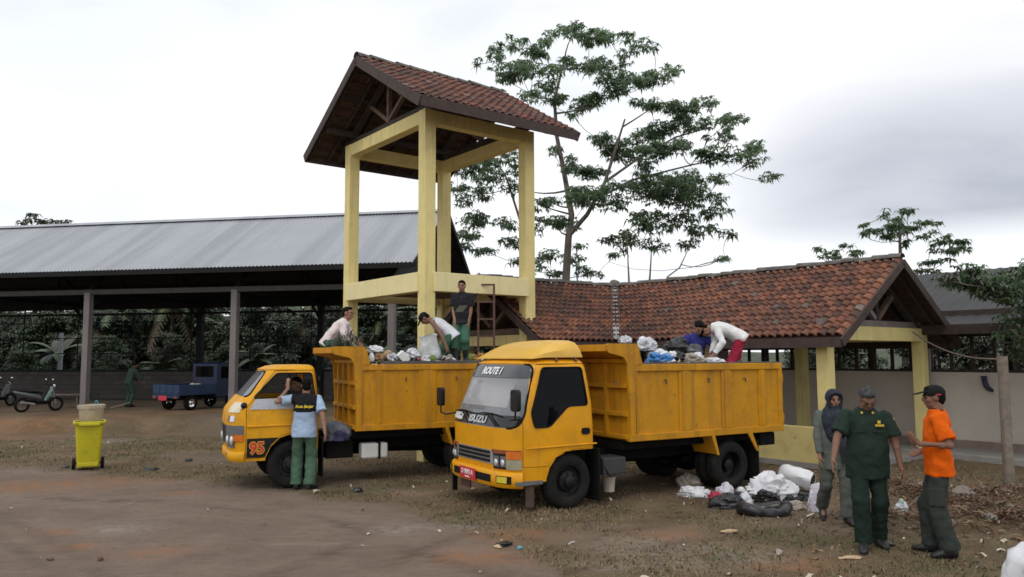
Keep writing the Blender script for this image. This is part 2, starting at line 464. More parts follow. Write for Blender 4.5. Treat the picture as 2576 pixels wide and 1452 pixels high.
def ground_material():
    mt = D.materials.new("bare_earth"); mt.use_nodes = True
    N, L = mt.node_tree.nodes, mt.node_tree.links; b = N['Principled BSDF']; b.inputs['Roughness'].default_value = .95; b.inputs['Specular IOR Level'].default_value = .2
    tc = N.new('ShaderNodeTexCoord')
    def nse(s, det=6, rg=.62, ms=None, dist=0):
        n = N.new('ShaderNodeTexNoise'); n.inputs['Scale'].default_value = s; n.inputs['Detail'].default_value = det; n.inputs['Roughness'].default_value = rg; n.inputs['Distortion'].default_value = dist
        if ms:
            mp = N.new('ShaderNodeMapping'); mp.inputs['Scale'].default_value = ms; mp.inputs['Rotation'].default_value = (0, 0, .5)
            L.new(tc.outputs['Object'], mp.inputs[0]); L.new(mp.outputs[0], n.inputs['Vector'])
        else: L.new(tc.outputs['Object'], n.inputs['Vector'])
        return n.outputs['Fac']
    def ramp(src, stops):
        r = N.new('ShaderNodeValToRGB'); e = r.color_ramp.elements
        while len(e) < len(stops): e.new(.5)
        for el, (p, c) in zip(e, stops): el.position = p; el.color = (*c, 1) if isinstance(c, tuple) else (c, c, c, 1)
        L.new(src, r.inputs[0]); return r.outputs[0]
    def mix(f, a, c):
        n = N.new('ShaderNodeMix'); n.data_type = 'RGBA'
        for i, x in ((0, f), (6, a), (7, c)):
            if isinstance(x, float): n.inputs[i].default_value = x
            elif isinstance(x, tuple): n.inputs[i].default_value = (*x, 1)
            else: L.new(x, n.inputs[i])
        return n.outputs[2]
    at = N.new('ShaderNodeVertexColor'); at.layer_name = "soil"
    sp = N.new('ShaderNodeSeparateColor'); L.new(at.outputs[0], sp.inputs[0])
    def mul(a, c):
        n = N.new('ShaderNodeMath'); n.operation = 'MULTIPLY'; n.use_clamp = True
        for i, x in enumerate((a, c)):
            if isinstance(x, float): n.inputs[i].default_value = x
            else: L.new(x, n.inputs[i])
        return n.outputs[0]
    dirt = ramp(nse(.55), [(.3, (.138, .099, .075)), (.5, (.186, .137, .106)), (.7, (.220, .167, .132))])
    dirt = mix(ramp(nse(2.2, 8, .7, (1, 3.2, 1), 1.2), [(.48, 0.0), (.7, .55)]), dirt, (.098, .073, .056))
    dirt = mix(ramp(nse(1.1, 8, .65, (.6, 2.4, 1)), [(.58, 0.0), (.72, .5)]), dirt, (.235, .192, .16))
    dirt = mix(ramp(nse(14, 8, .75, (.5, 1.6, 1)), [(.46, 0.0), (.66, .45)]), dirt, (.105, .078, .06))
    dirt = mix(ramp(nse(24, 6, .75), [(.55, 0.0), (.7, .5)]), dirt, (.215, .168, .132))
    dirt = mix(ramp(nse(38, 3), [(.62, 0.0), (.72, .55)]), dirt, (.07, .05, .038))
    dirt = mix(ramp(nse(3.3, 7, .7), [(.60, 0.0), (.74, .55)]), dirt, (.19, .105, .066))
    grs = ramp(nse(1.3), [(.28, (.073, .050, .032)), (.5, (.130, .091, .056)), (.72, (.182, .131, .080))])
    grs = mix(ramp(nse(.8, 7), [(.5, 0.0), (.68, .55)]), grs, (.078, .078, .036))
    grs = mix(ramp(nse(26, 5, .7), [(.52, 0.0), (.66, .75)]), grs, (.21, .16, .095))
    grs = mix(ramp(nse(17, 6, .7), [(.55, 0.0), (.7, .8)]), grs, (.055, .042, .03))
    c = mix(sp.outputs[0], dirt, grs)
    c = mix(mul(sp.outputs[1], ramp(nse(6, 8), [(.36, .1), (.62, .9)])), c, (.25, .125, .062))
    c = mix(mul(sp.outputs[2], ramp(nse(9, 7), [(.38, .0), (.68, .75)])), c, (.30, .27, .24))
    c = mix(mul(at.outputs['Alpha'], .62), c, (.062, .043, .031))
    L.new(c, b.inputs['Base Color'])
    bp = N.new('ShaderNodeBump'); bp.inputs['Strength'].default_value = 1.0; bp.inputs['Distance'].default_value = .03
    hh = N.new('ShaderNodeMath'); hh.operation = 'ADD'
    L.new(nse(7, 8, .7), hh.inputs[0]); L.new(mul(nse(30, 4), .4), hh.inputs[1])
    L.new(hh.outputs[0], bp.inputs['Height']); L.new(bp.outputs[0], b.inputs['Normal'])
    return mt
gme.materials.append(ground_material())
go = D.objects.new("ground", gme); COL.objects.link(go); tag(go, "brown trodden dirt yard with dry grass and orange patches", "ground", kind='structure')

# dry grass and scraps
R = random.Random(3)
straw = M('dry_straw', (.205, .152, .085), .95, var=.4, scale=1.5); green_g = M('green_blades', (.085, .10, .035), .9, var=.4, scale=2)
gb = MB()
cnt = 0
while cnt < 75000:
    x = R.uniform(-13, 8.5); y = R.uniform(6.2, 20) if R.random() < .8 else R.uniform(6.2, 13)
    if abs(x) > y * .72 + .6: continue
    if R.random() > grass_mask(x, y) ** 1.5: continue
    if nz3(x, y, 1.2, 31) < R.uniform(-.5, .25): continue
    cnt += 1
    z = gz(x, y) - .005; a = R.uniform(0, 2 * pi); h = R.uniform(.010, .050) * (1.5 if R.random() < .08 else 1); w = R.uniform(.004, .010); le = R.uniform(.3, 1.6) * h
    gb.cur = 1 if (nz3(x, y, .6, 41) + R.uniform(-.35, .35)) > .06 else 0
    p = Vector((x, y, z)); s = Vector((cos(a) * w, sin(a) * w, 0)); t = Vector((-sin(a) * le, cos(a) * le, h))
    gb.add([p - s, p + s, p + t], [(0, 1, 2)])
tag(gb.build('dry_grass', [straw, green_g]), "short dry straw and green grass blades over the yard", "grass", kind='stuff')

lit = MB(); cols = [M('pale_scrap', (.46, .40, .31), .9, var=.3), M('white_scrap', (.6, .6, .6), .8, var=.1), M('dark_scrap', (.035, .028, .024), .9, var=.3), M('brown_leaf', (.20, .10, .05), .9, var=.4)]
for i in range(2600):
    if i < 1900: x, y = R.uniform(-13, 8), R.uniform(7, 21)
    elif i < 2350: x, y = R.gauss(6.3, 1.2), R.gauss(10.5, 1.3)
    else: x, y = R.uniform(-9, 3), R.uniform(4.5, 12)
    if grass_mask(x, y) < R.random() * .9 and i < 2350: continue
    if nz3(x, y, .8, 77) < R.uniform(-.45, .35): continue
    lit.cur = R.choices([0, 1, 2, 3], [5, .35, 3, 6])[0]
    s = R.uniform(.012, .05) * (1.0 if R.random() < .94 else 1.9) * (.6 if i >= 2350 else 1); a = R.uniform(0, 6.3); e = R.uniform(.2, .7)
    c = Vector((x, y, gz(x, y) + .012)); u = Vector((cos(a), sin(a), R.uniform(-.3, .3))) * s; w = Vector((-sin(a), cos(a), R.uniform(-.2, .5))) * s * e
    k = Vector((0, 0, s * R.uniform(.1, .6)))
    lit.add([c - u - w, c - w * .6 + k, c + u - w * .8, c + u + w, c + w * .7 + k, c - u * .8 + w], [(0, 1, 4, 5), (1, 2, 3, 4)])
tag(lit.build('ground_litter', cols), "small pale scraps and dead leaves scattered over the yard", "litter", kind='stuff')

# ------------------------------------------------------------------ roofs
def tiled_slope(mb, P, ds, dt, nrm, s0, s1fn, tmax, pitch=.19, row=.25, per=5, amp=.026, step=.028, s0fn=None):
    """P: ridge point at s=0; ds along the ridge, dt down the slope; s from s0 to s1fn(t)"""
    rows = int(math.ceil(tmax / row)); ts = []
    for r in range(rows):
        for q in (0.0, .5, .97):
            t = (r + q) * row
            if t < tmax: ts.append((t, q))
    ts.append((tmax, .97))
    smax = max(s1fn(0), s1fn(tmax)); n = int((smax - s0) / pitch * per)
    V = []; UVs = []
    for t, q in ts:
        a = s0fn(t) if s0fn else s0; b = s1fn(t)
        rowi = int((t + 1e-6) / row)
        for i in range(n + 1):
            s = a + (b - a) * i / n
            col = floor(s / pitch)
            ph = (s / pitch) % 1.0
            h = amp * sin(2 * pi * ph) + .4 * amp * sin(4 * pi * ph + .8) + step * q
            jit = noise.cell(Vector((col + .5, rowi + .5, P.x)))
            h += .008 * jit
            sag = .02 * noise.noise(Vector((s * .5, t * .6, P.y)))
            V.append(P + ds * s + dt * t + nrm * (h + sag)); UVs.append((s / pitch + .001, rowi + .5))
    m_ = n + 1
    o = mb.add(V, [(j * m_ + i, j * m_ + i + 1, (j + 1) * m_ + i + 1, (j + 1) * m_ + i) for j in range(len(ts) - 1) for i in range(n)])
    for k, u in enumerate(UVs): mb.uv[o + k] = u
def ridge_caps(a, b, r=.09, step=.33):
    mb = MB(); a = Vector(a); b = Vector(b); L = (b - a).length; d = (b - a) / L; n = int(L / step); side = d.cross(Vector((0, 0, 1))).normalized()
    for i in range(n + 1):
        c0 = a + d * min(L, i * step); c1 = a + d * min(L, (i + 1.12) * step)
        j = .012 * sin(i * 2.3)
        rg = []
        for c, k in ((c0, 1.1), (c1, .9)):
            rg.append([c + side * cos(t) * r * k * 1.2 + Vector((0, 0, sin(t) * r * k + j)) for t in [pi * q / 6 for q in range(7)]])
        mb.loft(rg, cap=False, closed=False)
    return mb
MAT['ridge'] = M('mortar_ridge', (.13, .115, .10), .95, var=.35, scale=4, dirt=[((.04, .035, .03), 6, .5, .7, .7)])
MAT['metal_roof'] = M('zinc_sheet', (.335, .352, .375), .42, .25, var=.05, scale=.6, streak=((.235, .25, .275), (1.7, .10, .10), .44, .66, .7), dirt=[((.22, .19, .17), 1.2, .62, .8, .45)])

TH = radians(37.8); A = Vector((cos(TH), sin(TH), 0)); B = Vector((-sin(TH), cos(TH), 0))

# ------------------------------------------------------------------ lookout tower with a tiled roof
tw = thing('roofed_tower', "tall pale yellow four-post tower under a red tiled gable roof", "tower", (-1.72, 15.57, 0), TH)
S1, S2, ZT, ZL = 2.6, 3.4, 7.09, 3.755
yw = MAT['yellow_wall']
for px, py in ((0, 0), (S1, 0), (0, S2), (S1, S2)):
    MB().box((px, py, ZT / 2), (.26, .26, ZT)).build('post', yw, tw, bevel=.012)
for (x0, y0, x1, y1) in ((.13, 0, S1 - .13, 0), (.13, S2, S1 - .13, S2), (0, .13, 0, S2 - .13), (S1, .13, S1, S2 - .13)):
    al = abs(x1 - x0) > .5
    MB().box(((x0 + x1) / 2, (y0 + y1) / 2, ZT - .14), ((x1 - x0) if al else .22, .22 if al else (y1 - y0), .28)).build('top_beam', yw, tw, bevel=.01)
    ox, oy = ((0, -.06 if y0 == 0 else .06) if al else (-.06 if x0 == 0 else .06, 0))
    e = .10
    MB().box(((x0 + x1) / 2 + ox, (y0 + y1) / 2 + oy, ZL - .20), ((x1 - x0) + e if al else .24, .24 if al else (y1 - y0) + e, .39)).build('deck_beam', MAT['cream_beam'], tw, bevel=.01)
MB().box((S1 / 2, S2 / 2, ZL - .19), (S1 - .27, S2 - .27, .12)).build('deck_slab', MAT['wood'], tw)
ZR, ZE, WR, OX, LR = 8.50, 6.88, 2.68, .766, 4.03
slope = sqrt(WR ** 2 + (ZR - ZE) ** 2)
for sg, nm in ((-1, 'roof_slope'), (1, 'roof_slope')):
    mb = MB(); dt = Vector((0, sg * WR, ZE - ZR)) / slope; nr = Vector((0, sg * (ZR - ZE), WR)) / slope
    tiled_slope(mb, Vector((-OX, S2 / 2, ZR + .10)), Vector((1, 0, 0)), dt, nr, 0, lambda t: LR, slope, pitch=.19, row=.23, amp=.034)
    mb.build(nm, MAT['tile_tower'], tw, smooth=55)
    # battens and rafters seen from below
    bt = MB()
    k = 0
    while k * .27 < slope - .05:
        c = Vector((-OX + LR / 2, S2 / 2, ZR + .045)) + dt * (k * .27 + .1); bt.beam(c - Vector((LR / 2, 0, 0)), c + Vector((LR / 2, 0, 0)), .03, .025, nr); k += 1
    bt.build('battens', MAT['wood_dark'], tw)
    for i in range(9):
        x = -OX + .08 + i * (LR - .16) / 8
        p0 = Vector((x, S2 / 2, ZR - .01)); MB().beam(p0 + dt * .02, p0 + dt * (slope - .03), .05, .09, nr).build('rafter', MAT['wood_dark'], tw)
    # boards under the tiles
    mb = MB(); q0 = Vector((-OX, S2 / 2, ZR + .066)); mb.add([q0, q0 + Vector((LR, 0, 0)), q0 + Vector((LR, 0, 0)) + dt * slope, q0 + dt * slope], [(0, 1, 2, 3)])
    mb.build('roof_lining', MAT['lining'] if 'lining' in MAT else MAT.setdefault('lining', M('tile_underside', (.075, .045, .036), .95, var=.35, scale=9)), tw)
    # verge boards and eave board
    for x in (-OX - .015, -OX + LR + .015):
        p0 = Vector((x, S2 / 2, ZR + .0)); MB().beam(p0, p0 + dt * (slope + .03), .035, .2, nr).build('bargeboard', MAT['fascia'], tw)
    e0 = Vector((-OX, S2 / 2, ZR)) + dt * (slope + .02) - Vector((0, 0, .03)); e0.z += .05; MB().beam(e0, e0 + Vector((LR, 0, 0)), .03, .21).build('eave_board', MAT['fascia'], tw)
ridge_caps((-OX - .02, S2 / 2, ZR + .09), (-OX + LR + .02, S2 / 2, ZR + .09)).build('ridge_cap', MAT['ridge'], tw, smooth=60)
for x in (.05, S1 - .05):
    MB().beam((x, -.5, ZT + .09), (x, S2 + .5, ZT + .09), .08, .16).build('tie_beam', MAT['wood_dark'], tw)
    MB().beam((x, S2 / 2, ZT + .17), (x, S2 / 2, ZR - .06), .09, .09, (1, 0, 0)).build('king_post', MAT['wood'], tw)
    for sg in (-1, 1):
        MB().beam((x, S2 / 2, ZT + .2), (x, S2 / 2 + sg * 1.0, ZT + .85), .08, .08, (1, 0, 0)).build('strut', MAT['wood'], tw)
        MB().beam((x, S2 / 2, ZR - .12), (x, S2 / 2 + sg * (WR - .2), ZE + .02), .08, .12, (1, 0, 0)).build('principal_rafter', MAT['wood_dark'], tw)
for y in (0, S2):
    MB().beam((-OX + .1, y, ZT + .26), (-OX + LR - .1, y, ZT + .26), .09, .13).build('purlin', MAT['wood_dark'], tw)
for y in (S2 / 2 - .9, S2 / 2 + .9):
    MB().beam((-OX + .1, y, ZT + .88), (-OX + LR - .1, y, ZT + .88), .08, .11).build('purlin', MAT['wood_dark'], tw)

# ------------------------------------------------------------------ L-shaped pavilion with tiled roofs
Vp = Vector((2.78, 20.96, 0))
pv = thing('tiled_pavilion', "low open pavilion with an L-shaped red clay tile roof on yellow posts", "pavilion", Vp, TH)
PZ, EZ, W = 3.82, 2.29, 2.29
RY, LX = 7.72, 4.53
sl = sqrt(W * W + (PZ - EZ) ** 2); ct = W / sl
def slope_part(P, ds, out, s0, s1fn, name, s0fn=None):
    dt = (out * W + Vector((0, 0, EZ - PZ))) / sl; nr = (out * (PZ - EZ) + Vector((0, 0, W))) / sl
    mb = MB(); tiled_slope(mb, P + Vector((0, 0, .1)), ds, dt, nr, s0, s1fn, sl, pitch=.165, row=.195, amp=.032, step=.036, s0fn=s0fn); mb.build(name, MAT['tile'], pv, smooth=55)
    mb = MB(); q = P + Vector((0, 0, .055)); a0 = s0fn(0) if s0fn else s0; a1 = s0fn(sl) if s0fn else s0
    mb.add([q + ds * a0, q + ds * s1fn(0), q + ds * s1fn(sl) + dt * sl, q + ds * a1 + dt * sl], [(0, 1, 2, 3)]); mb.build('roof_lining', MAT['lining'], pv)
    return dt, nr
X_, Y_ = Vector((1, 0, 0)), Vector((0, 1, 0))
P0 = Vector((0, 0, PZ))
# right wing runs towards -y, left wing towards -x (local axes)
dtR, nrR = slope_part(P0, -Y_, -X_, 0, lambda t: RY, 'roof_slope', s0fn=lambda t: t * ct)
slope_part(P0, -Y_, X_, 0, lambda t: RY, 'roof_slope', s0fn=lambda t: -t * ct)
dtL, nrL = slope_part(P0, -X_, -Y_, 0, lambda t: LX, 'roof_slope', s0fn=lambda t: t * ct)
slope_part(P0, -X_, Y_, 0, lambda t: LX, 'roof_slope', s0fn=lambda t: -t * ct)
ridge_caps((0, .1, PZ + .1), (0, -RY - .02, PZ + .1), .085).build('ridge_cap', MAT['ridge'], pv, smooth=60)
ridge_caps((.1, 0, PZ + .1), (-LX - .02, 0, PZ + .1), .085).build('ridge_cap', MAT['ridge'], pv, smooth=60)
MB().blob((0, 0, PZ + .17), (.16, .16, .12), jit=.3).build('ridge_knob', MAT['ridge'], pv, smooth=60)
mb = MB()
for i in range(30):
    t = sl * i / 29; c = P0 + Vector((-t * ct, -t * ct, -(PZ - EZ) * t / sl + .135)); w = .055 + .012 * sin(i * 1.9) + .03 * nz3(i, 0, .7, 4)
    mb.v += [tuple(c + Vector((-w, w, .02 + .005 * sin(i * 2.1))) * 1), tuple(c + Vector((0, 0, .0))), tuple(c + Vector((w, -w, .02 + .005 * sin(i * 1.3))))]
for i in range(29): 
    for q in (0, 1): mb.f.append([i * 3 + q, i * 3 + q + 1, i * 3 + q + 4, i * 3 + q + 3]); mb.mi.append(0)
mb.build('valley_gutter', M('grey_flashing', (.30, .31, .31), .7, .1, var=.3, scale=4, dirt=[((.12, .11, .10), 5, .5, .7, .6)]), pv, smooth=60)
fz = Vector((0, 0, -.02))
MB().beam(Vector((-W - .02, -RY, EZ - .02)), Vector((-W - .02, -W, EZ - .02)), .03, .17).build('eave_board', MAT['fascia'], pv)
MB().beam(Vector((-LX, -W - .02, EZ - .02)), Vector((-W, -W - .02, EZ - .02)), .03, .17).build('eave_board', MAT['fascia'], pv)
MB().beam(Vector((W + .02, -RY, EZ - .02)), Vector((W + .02, W, EZ - .02)), .03, .17).build('eave_board', MAT['fascia'], pv)
for sg in (-1, 1):
    dt = Vector((sg * W, 0, EZ - PZ)) / sl; nr = Vector((sg * (PZ - EZ), 0, W)) / sl
    MB().beam(Vector((0, -RY - .02, PZ)), Vector((0, -RY - .02, PZ)) + dt * (sl + .05), .035, .15, nr).build('bargeboard', MAT['fascia'], pv)
    for i in range(12):
        y = -.9 - i * .6
        if sg < 0 and y > -W: continue
        p = Vector((0, y, PZ - .02)); MB().beam(p, p + dt * (sl - .02), .05, .08, nr).build('rafter', MAT['wood_dark'], pv)
    dt = Vector((0, sg * W, EZ - PZ)) / sl; nr = Vector((0, sg * (PZ - EZ), W)) / sl
    MB().beam(Vector((-LX - .02, 0, PZ)), Vector((-LX - .02, 0, PZ)) + dt * (sl + .05), .035, .15, nr).build('bargeboard', MAT['fascia'], pv)
    for i in range(4):
        p = Vector((-LX + .3 + i * .6, 0, PZ - .02)); MB().beam(p, p + dt * (sl - .02), .05, .08, nr).build('rafter', MAT['wood_dark'], pv)
PXo = 1.78
for (x, y) in ((-PXo - .1, -7.15), (PXo, -7.15), (PXo, -4.4), (-PXo - .1, -4.4), (PXo, -1.6), (PXo, PXo), (-LX + .9, PXo)):
    MB().box((x, y, EZ / 2 + .02), (.23, .23, EZ + .04)).build('post', yw, pv, bevel=.01)
bz = EZ + .17
MB().box((0, -7.15, bz), (2 * PXo + .3, .21, .27)).build('gable_beam', yw, pv, bevel=.01)
MB().box((PXo, -3.0, bz), (.2, 8.0, .25)).build('wall_plate', yw, pv, bevel=.01)
MB().box((-PXo - .1, -4.9, bz), (.2, 4.2, .25)).build('wall_plate', yw, pv, bevel=.01)
MB().box((-LX + .42, .1, 2.42), (.2, 3.3, .24)).build('gable_beam', yw, pv, bevel=.01)
MB().box((-LX + .42, .1, 2.62), (.12, 3.5, .13)).build('tie_beam', MAT['wood'], pv)
MB().box((0, -7.15, bz + .2), (2 * PXo + .5, .11, .12)).build('tie_beam', M('grey_timber', (.20, .17, .16), .9, var=.2), pv)
for yy, xx in ((-7.15, None), (None, -LX + .42)):
    def q(a, z): return (a, yy, z) if xx is None else (xx, a, z)
    upv = (0, 1, 0) if xx is None else (1, 0, 0)
    MB().beam(q(0, bz + .26), q(0, PZ - .1), .09, .09, upv).build('king_post', MAT['wood_dark'], pv)
    for sg in (-1, 1):
        MB().beam(q(0, PZ - .12), q(sg * (W - .25), EZ + .08), .09, .12, upv).build('principal_rafter', MAT['wood_dark'], pv)
        MB().beam(q(sg * .06, bz + .3), q(sg * .72, bz + .82), .09, .09, upv).build('strut', M('pale_strut', (.25, .22, .22), .9) if (xx is None and sg < 0) else MAT['wood'], pv)
for sg in (-1, 1):
    MB().beam((sg * 1.1, -RY + .06, 3.14), (sg * 1.1, -1.2, 3.14), .08, .1).build('purlin', MAT['wood_dark'], pv)
    MB().beam((-LX + .06, sg * 1.1, 3.14), (-1.2, sg * 1.1, 3.14), .08, .1).build('purlin', MAT['wood_dark'], pv)
# low front wall, floor and a grey pipe
MB().box((-PXo - .1, -5.0, .37), (.16, 4.05, .74)).build('low_wall', MAT['yellow_low'], pv, bevel=.012)
MB().box((-.05, -3.6, .05), (3.9, 7.9, .1)).build('floor_slab', MAT['concrete'], pv)
MB().tube([(-PXo - .22, -5.62, .02), (-PXo - .22, -5.62, .82)], .035).build('pipe', M('pale_pipe', (.45, .43, .33), .7), pv)

# pavement and the cream wall behind
mb = MB(); c = Vp + A * 2.6 + B * -9.2
w0 = Vp + A * 2.42; 
pav = MB(); 
pts = [w0 + B * -15, w0 + B * 1.5, w0 + B * 1.5 - A * 1.15, w0 + B * -15 - A * 1.15]
pav.prism([(p.x, p.y) for p in pts], lambda a, b, d: Vector((a, b, d)), -.1, .12)
tag(pav.build('pavement', MAT['concrete'], None, bevel=.02), "grey concrete pavement along the foot of the cream wall", "pavement", kind='structure')

WZ = 1.68
wb = thing('cream_building', "long cream building with dark barred openings and a dark grey roof", "building", Vp + A * 2.42, TH)
MB().box((.1, -6.0, WZ / 2 - .02), (.2, 17.5, WZ + .04)).build('wall', MAT['cream_wall'], wb)
MB().box((-.02, -6.0, .1), (.08, 17.5, .36)).build('plinth', M('plinth', (.22, .17, .14), .9, var=.2), wb)
pil = M('pilaster_plaster', (.40, .35, .325), .9, var=.06)
for y in (-14.2, -9.35, -6.95, -4.4, -1.6, 1.0):
    if y in (-4.4,): continue
    MB().box((.07, y, 1.4), (.2, .22, 2.8)).build('pilaster', pil, wb)
MB().box((.12, -6.0, 2.86), (.24, 17.5, .24)).build('lintel', MAT['wood_dark'], wb)
y = -14.6
fr = MAT['wood_dark']
while y < 2.6:
    MB().box((.1, y, 2.2), (.06, .06, 1.12)).build('window_bar', fr, wb); y += .42
MB().box((.1, -6.0, 1.70), (.1, 17.5, .06)).build('window_sill', fr, wb)
MB().box((.1, -6.0, 2.45), (.05, 17.5, .05)).build('window_rail', fr, wb)
rf = M('dark_sheet_roof', (.038, .038, .041), .8, var=.15, scale=1.5, dirt=[((.03, .03, .03), 3, .5, .7, .6)])
mb = MB()
def rfn(u, v): return Vector((-.7 + v * 4.4, -15 + u * 18, 2.62 + v * 1.55 + .008 * sin(u * 18 / .25 * 2 * pi)))
mb.grid(rfn, 72 * 6, 2); mb.build('roof', rf, wb, smooth=50)
mb = MB(); mb.grid(lambda u, v: Vector((3.7 + v * 4.4, -15 + u * 18, 4.17 - v * 1.55 + .013 * sin(u * 72 * 2 * pi))), 72 * 6, 2); mb.build('roof', rf, wb, smooth=50)
MB().box((-.72, -6, 2.56), (.04, 18, .2)).build('eave_board', MAT['fascia'], wb)
MB().box((7.3, -6.0, .8), (.2, 17.5, 1.6)).build('rear_wall', MAT['wood_dark'], wb)  # coloured dark so the interior behind the openings looks unlit
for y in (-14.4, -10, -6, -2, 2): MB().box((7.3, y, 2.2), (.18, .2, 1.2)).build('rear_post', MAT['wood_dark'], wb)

# ------------------------------------------------------------------ big open shed with a zinc roof
PH = radians(-10.27)
sh = thing('metal_roof_shed', "long open shed with a grey corrugated metal roof on grey posts", "shed", (-11.5, 24.61, 0.0), PH)
SX0, SX1, HS, SZE, SZR = -19.0, 8.72, 3.886, 4.88, 7.174
ssl = sqrt(HS ** 2 + (SZR - SZE) ** 2)
for sg in (0, 1):
    mb = MB(); y0 = HS; y1 = 0 if sg == 0 else 2 * HS
    n = int((SX1 - SX0) / .13) * 4
    mb.grid(lambda u, v: Vector((SX0 + (SX1 - SX0) * u, y0 + (y1 - y0) * v, SZR + (SZE - SZR) * v + .017 * sin(2 * pi * (SX1 - SX0) * u / .13))), n, 2)
    mb.build('roof_sheet', MAT['metal_roof'], sh, smooth=80)
    mb = MB(); e = .05
    mb.grid(lambda u, v: Vector((SX0 + .02 + (SX1 - SX0 - .04) * u, y0 + (y1 - y0) * v, SZR + (SZE - SZR) * v - e)), 2, 1)
    mb.build('roof_lining', M('shaded_zinc', (.03, .031, .033), .6, .2, var=.2, scale=2), sh)  # underside sheet painted near black to deepen the shade under the roof
    for k in range(5):
        f = (k + .4) / 5; MB().beam((SX0 + .1, y0 + (y1 - y0) * f, SZR + (SZE - SZR) * f - .12), (SX1 - .1, y0 + (y1 - y0) * f, SZR + (SZE - SZR) * f - .12), .06, .12).build('purlin', MAT['steel_dark'], sh)
    d = Vector((0, (y1 - y0), SZE - SZR)).normalized()
    MB().beam(Vector((SX1, HS, SZR - .06)), Vector((SX1, HS, SZR - .06)) + d * ssl, .04, .18, (0, .5, 1)).build('bargeboard', MAT['steel_dark'], sh)
    MB().beam((SX0, y1, SZE - .1), (SX1, y1, SZE - .1), .04, .14).build('eave_board', MAT['steel_dark'], sh)
mb = MB(); mb.grid(lambda u, v: Vector((SX0 + (SX1 - SX0) * u, HS + (v - .5) * .5, SZR + .05 - abs(v - .5) * .26)), 1, 2); mb.build('ridge_cap', MAT['metal_roof'], sh)
postx = [-18.6, -13.3, -8.0, -2.75, 2.55, 7.8]
beam_z = 4.22
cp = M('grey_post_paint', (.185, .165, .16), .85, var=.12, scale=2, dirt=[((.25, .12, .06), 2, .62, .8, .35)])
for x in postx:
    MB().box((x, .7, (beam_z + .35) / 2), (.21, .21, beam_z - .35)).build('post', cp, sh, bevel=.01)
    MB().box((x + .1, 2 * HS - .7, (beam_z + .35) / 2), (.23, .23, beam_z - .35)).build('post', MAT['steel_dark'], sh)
    for sg in (0, 1):
        yy = .7 if sg == 0 else 2 * HS - .7
        MB().beam((x, yy, beam_z + .05), (x, HS, SZR - .3), .08, .14, (1, 0, 0)).build('truss_rafter', MAT['steel_dark'], sh)
        MB().beam((x, yy + (HS - yy) * .5, beam_z + .12), (x, yy + (HS - yy) * .5, 5.6), .06, .06, (1, 0, 0)).build('truss_web', MAT['steel_dark'], sh)
        MB().beam((x, yy, beam_z - .6), (x, yy + (HS - yy) * .28, beam_z + .05), .07, .07, (1, 0, 0)).build('brace', MAT['steel_dark'], sh)
    MB().beam((x, .7, beam_z + .06), (x, 2 * HS - .7, beam_z + .06), .1, .16).build('truss_chord', MAT['steel_dark'], sh)
MB().beam((SX0, .7, beam_z + .02), (SX1 - .3, .7, beam_z + .02), .14, .16).build('front_beam', M('grey_beam', (.055, .051, .05), .85, var=.15), sh)
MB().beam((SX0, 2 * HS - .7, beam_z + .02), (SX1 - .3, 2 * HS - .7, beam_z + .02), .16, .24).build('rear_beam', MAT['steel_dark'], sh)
# rear block wall with an open steel grid above it
MAT['block'] = M('block_wall', (.115, .105, .10), .95, var=.25, scale=3)
nt = MAT['block'].node_tree; bk = nt.nodes.new('ShaderNodeTexBrick'); tcn = nt.nodes.new('ShaderNodeTexCoord'); mp = nt.nodes.new('ShaderNodeMapping')
mp.inputs['Rotation'].default_value = (radians(90), 0, 0); mp.inputs['Scale'].default_value = (1, 1, 1)
nt.links.new(tcn.outputs['Object'], mp.inputs[0]); nt.links.new(mp.outputs[0], bk.inputs['Vector'])
bk.inputs['Scale'].default_value = 1.0; bk.inputs['Brick Width'].default_value = .4; bk.inputs['Row Height'].default_value = .19; bk.inputs['Mortar Size'].default_value = .012
bk.inputs['Color1'].default_value = (.10, .09, .084, 1); bk.inputs['Color2'].default_value = (.072, .066, .062, 1); bk.inputs['Mortar'].default_value = (.05, .047, .045, 1)
nt.links.new(bk.outputs['Color'], nt.nodes['Principled BSDF'].inputs['Base Color'])
RYW = 2 * HS - .62
MB().box(((SX0 + SX1) / 2 - .4, RYW, .90), (SX1 - SX0 - .8, .14, 1.2)).build('block_wall', MAT['block'], sh)
MB().box(((SX0 + SX1) / 2 - .4, RYW, 1.53), (SX1 - SX0 - .8, .18, .08)).build('wall_coping', MAT['steel_dark'], sh)
gm = MB()
for z in (2.25, 2.9, 3.55): gm.beam((SX0, RYW, z), (SX1 - .4, RYW, z), .03, .035)
gm.beam((SX0, RYW, 3.9), (SX1 - .4, RYW, 3.9), .05, .09)
x = SX0
while x < SX1 - .4: gm.beam((x, RYW, 1.55), (x, RYW, 4.1), .035, .035, (1, 0, 0)); x += 2.65
gm.build('steel_grid', MAT['steel_dark'], sh)
MB().box(((SX0 + SX1) / 2, 2 * HS - .30, 4.5), (SX1 - SX0 - .2, .04, .75)).build('rear_shade_board', MAT['steel_dark'], sh)  # added dark board, fills the open gap to read as eave shade
# end wall grid at the near right end, dark boarded gable
mb = MB()
mb.prism([(.4, 4.45), (2 * HS - .4, 4.45), (HS, SZR - .25)], lambda a, b, d: Vector((d, a, b)), SX1 - .85, SX1 - .8)
mb.build('gable_board', M('dark_gable', (.03, .03, .03), .9, var=.3), sh)
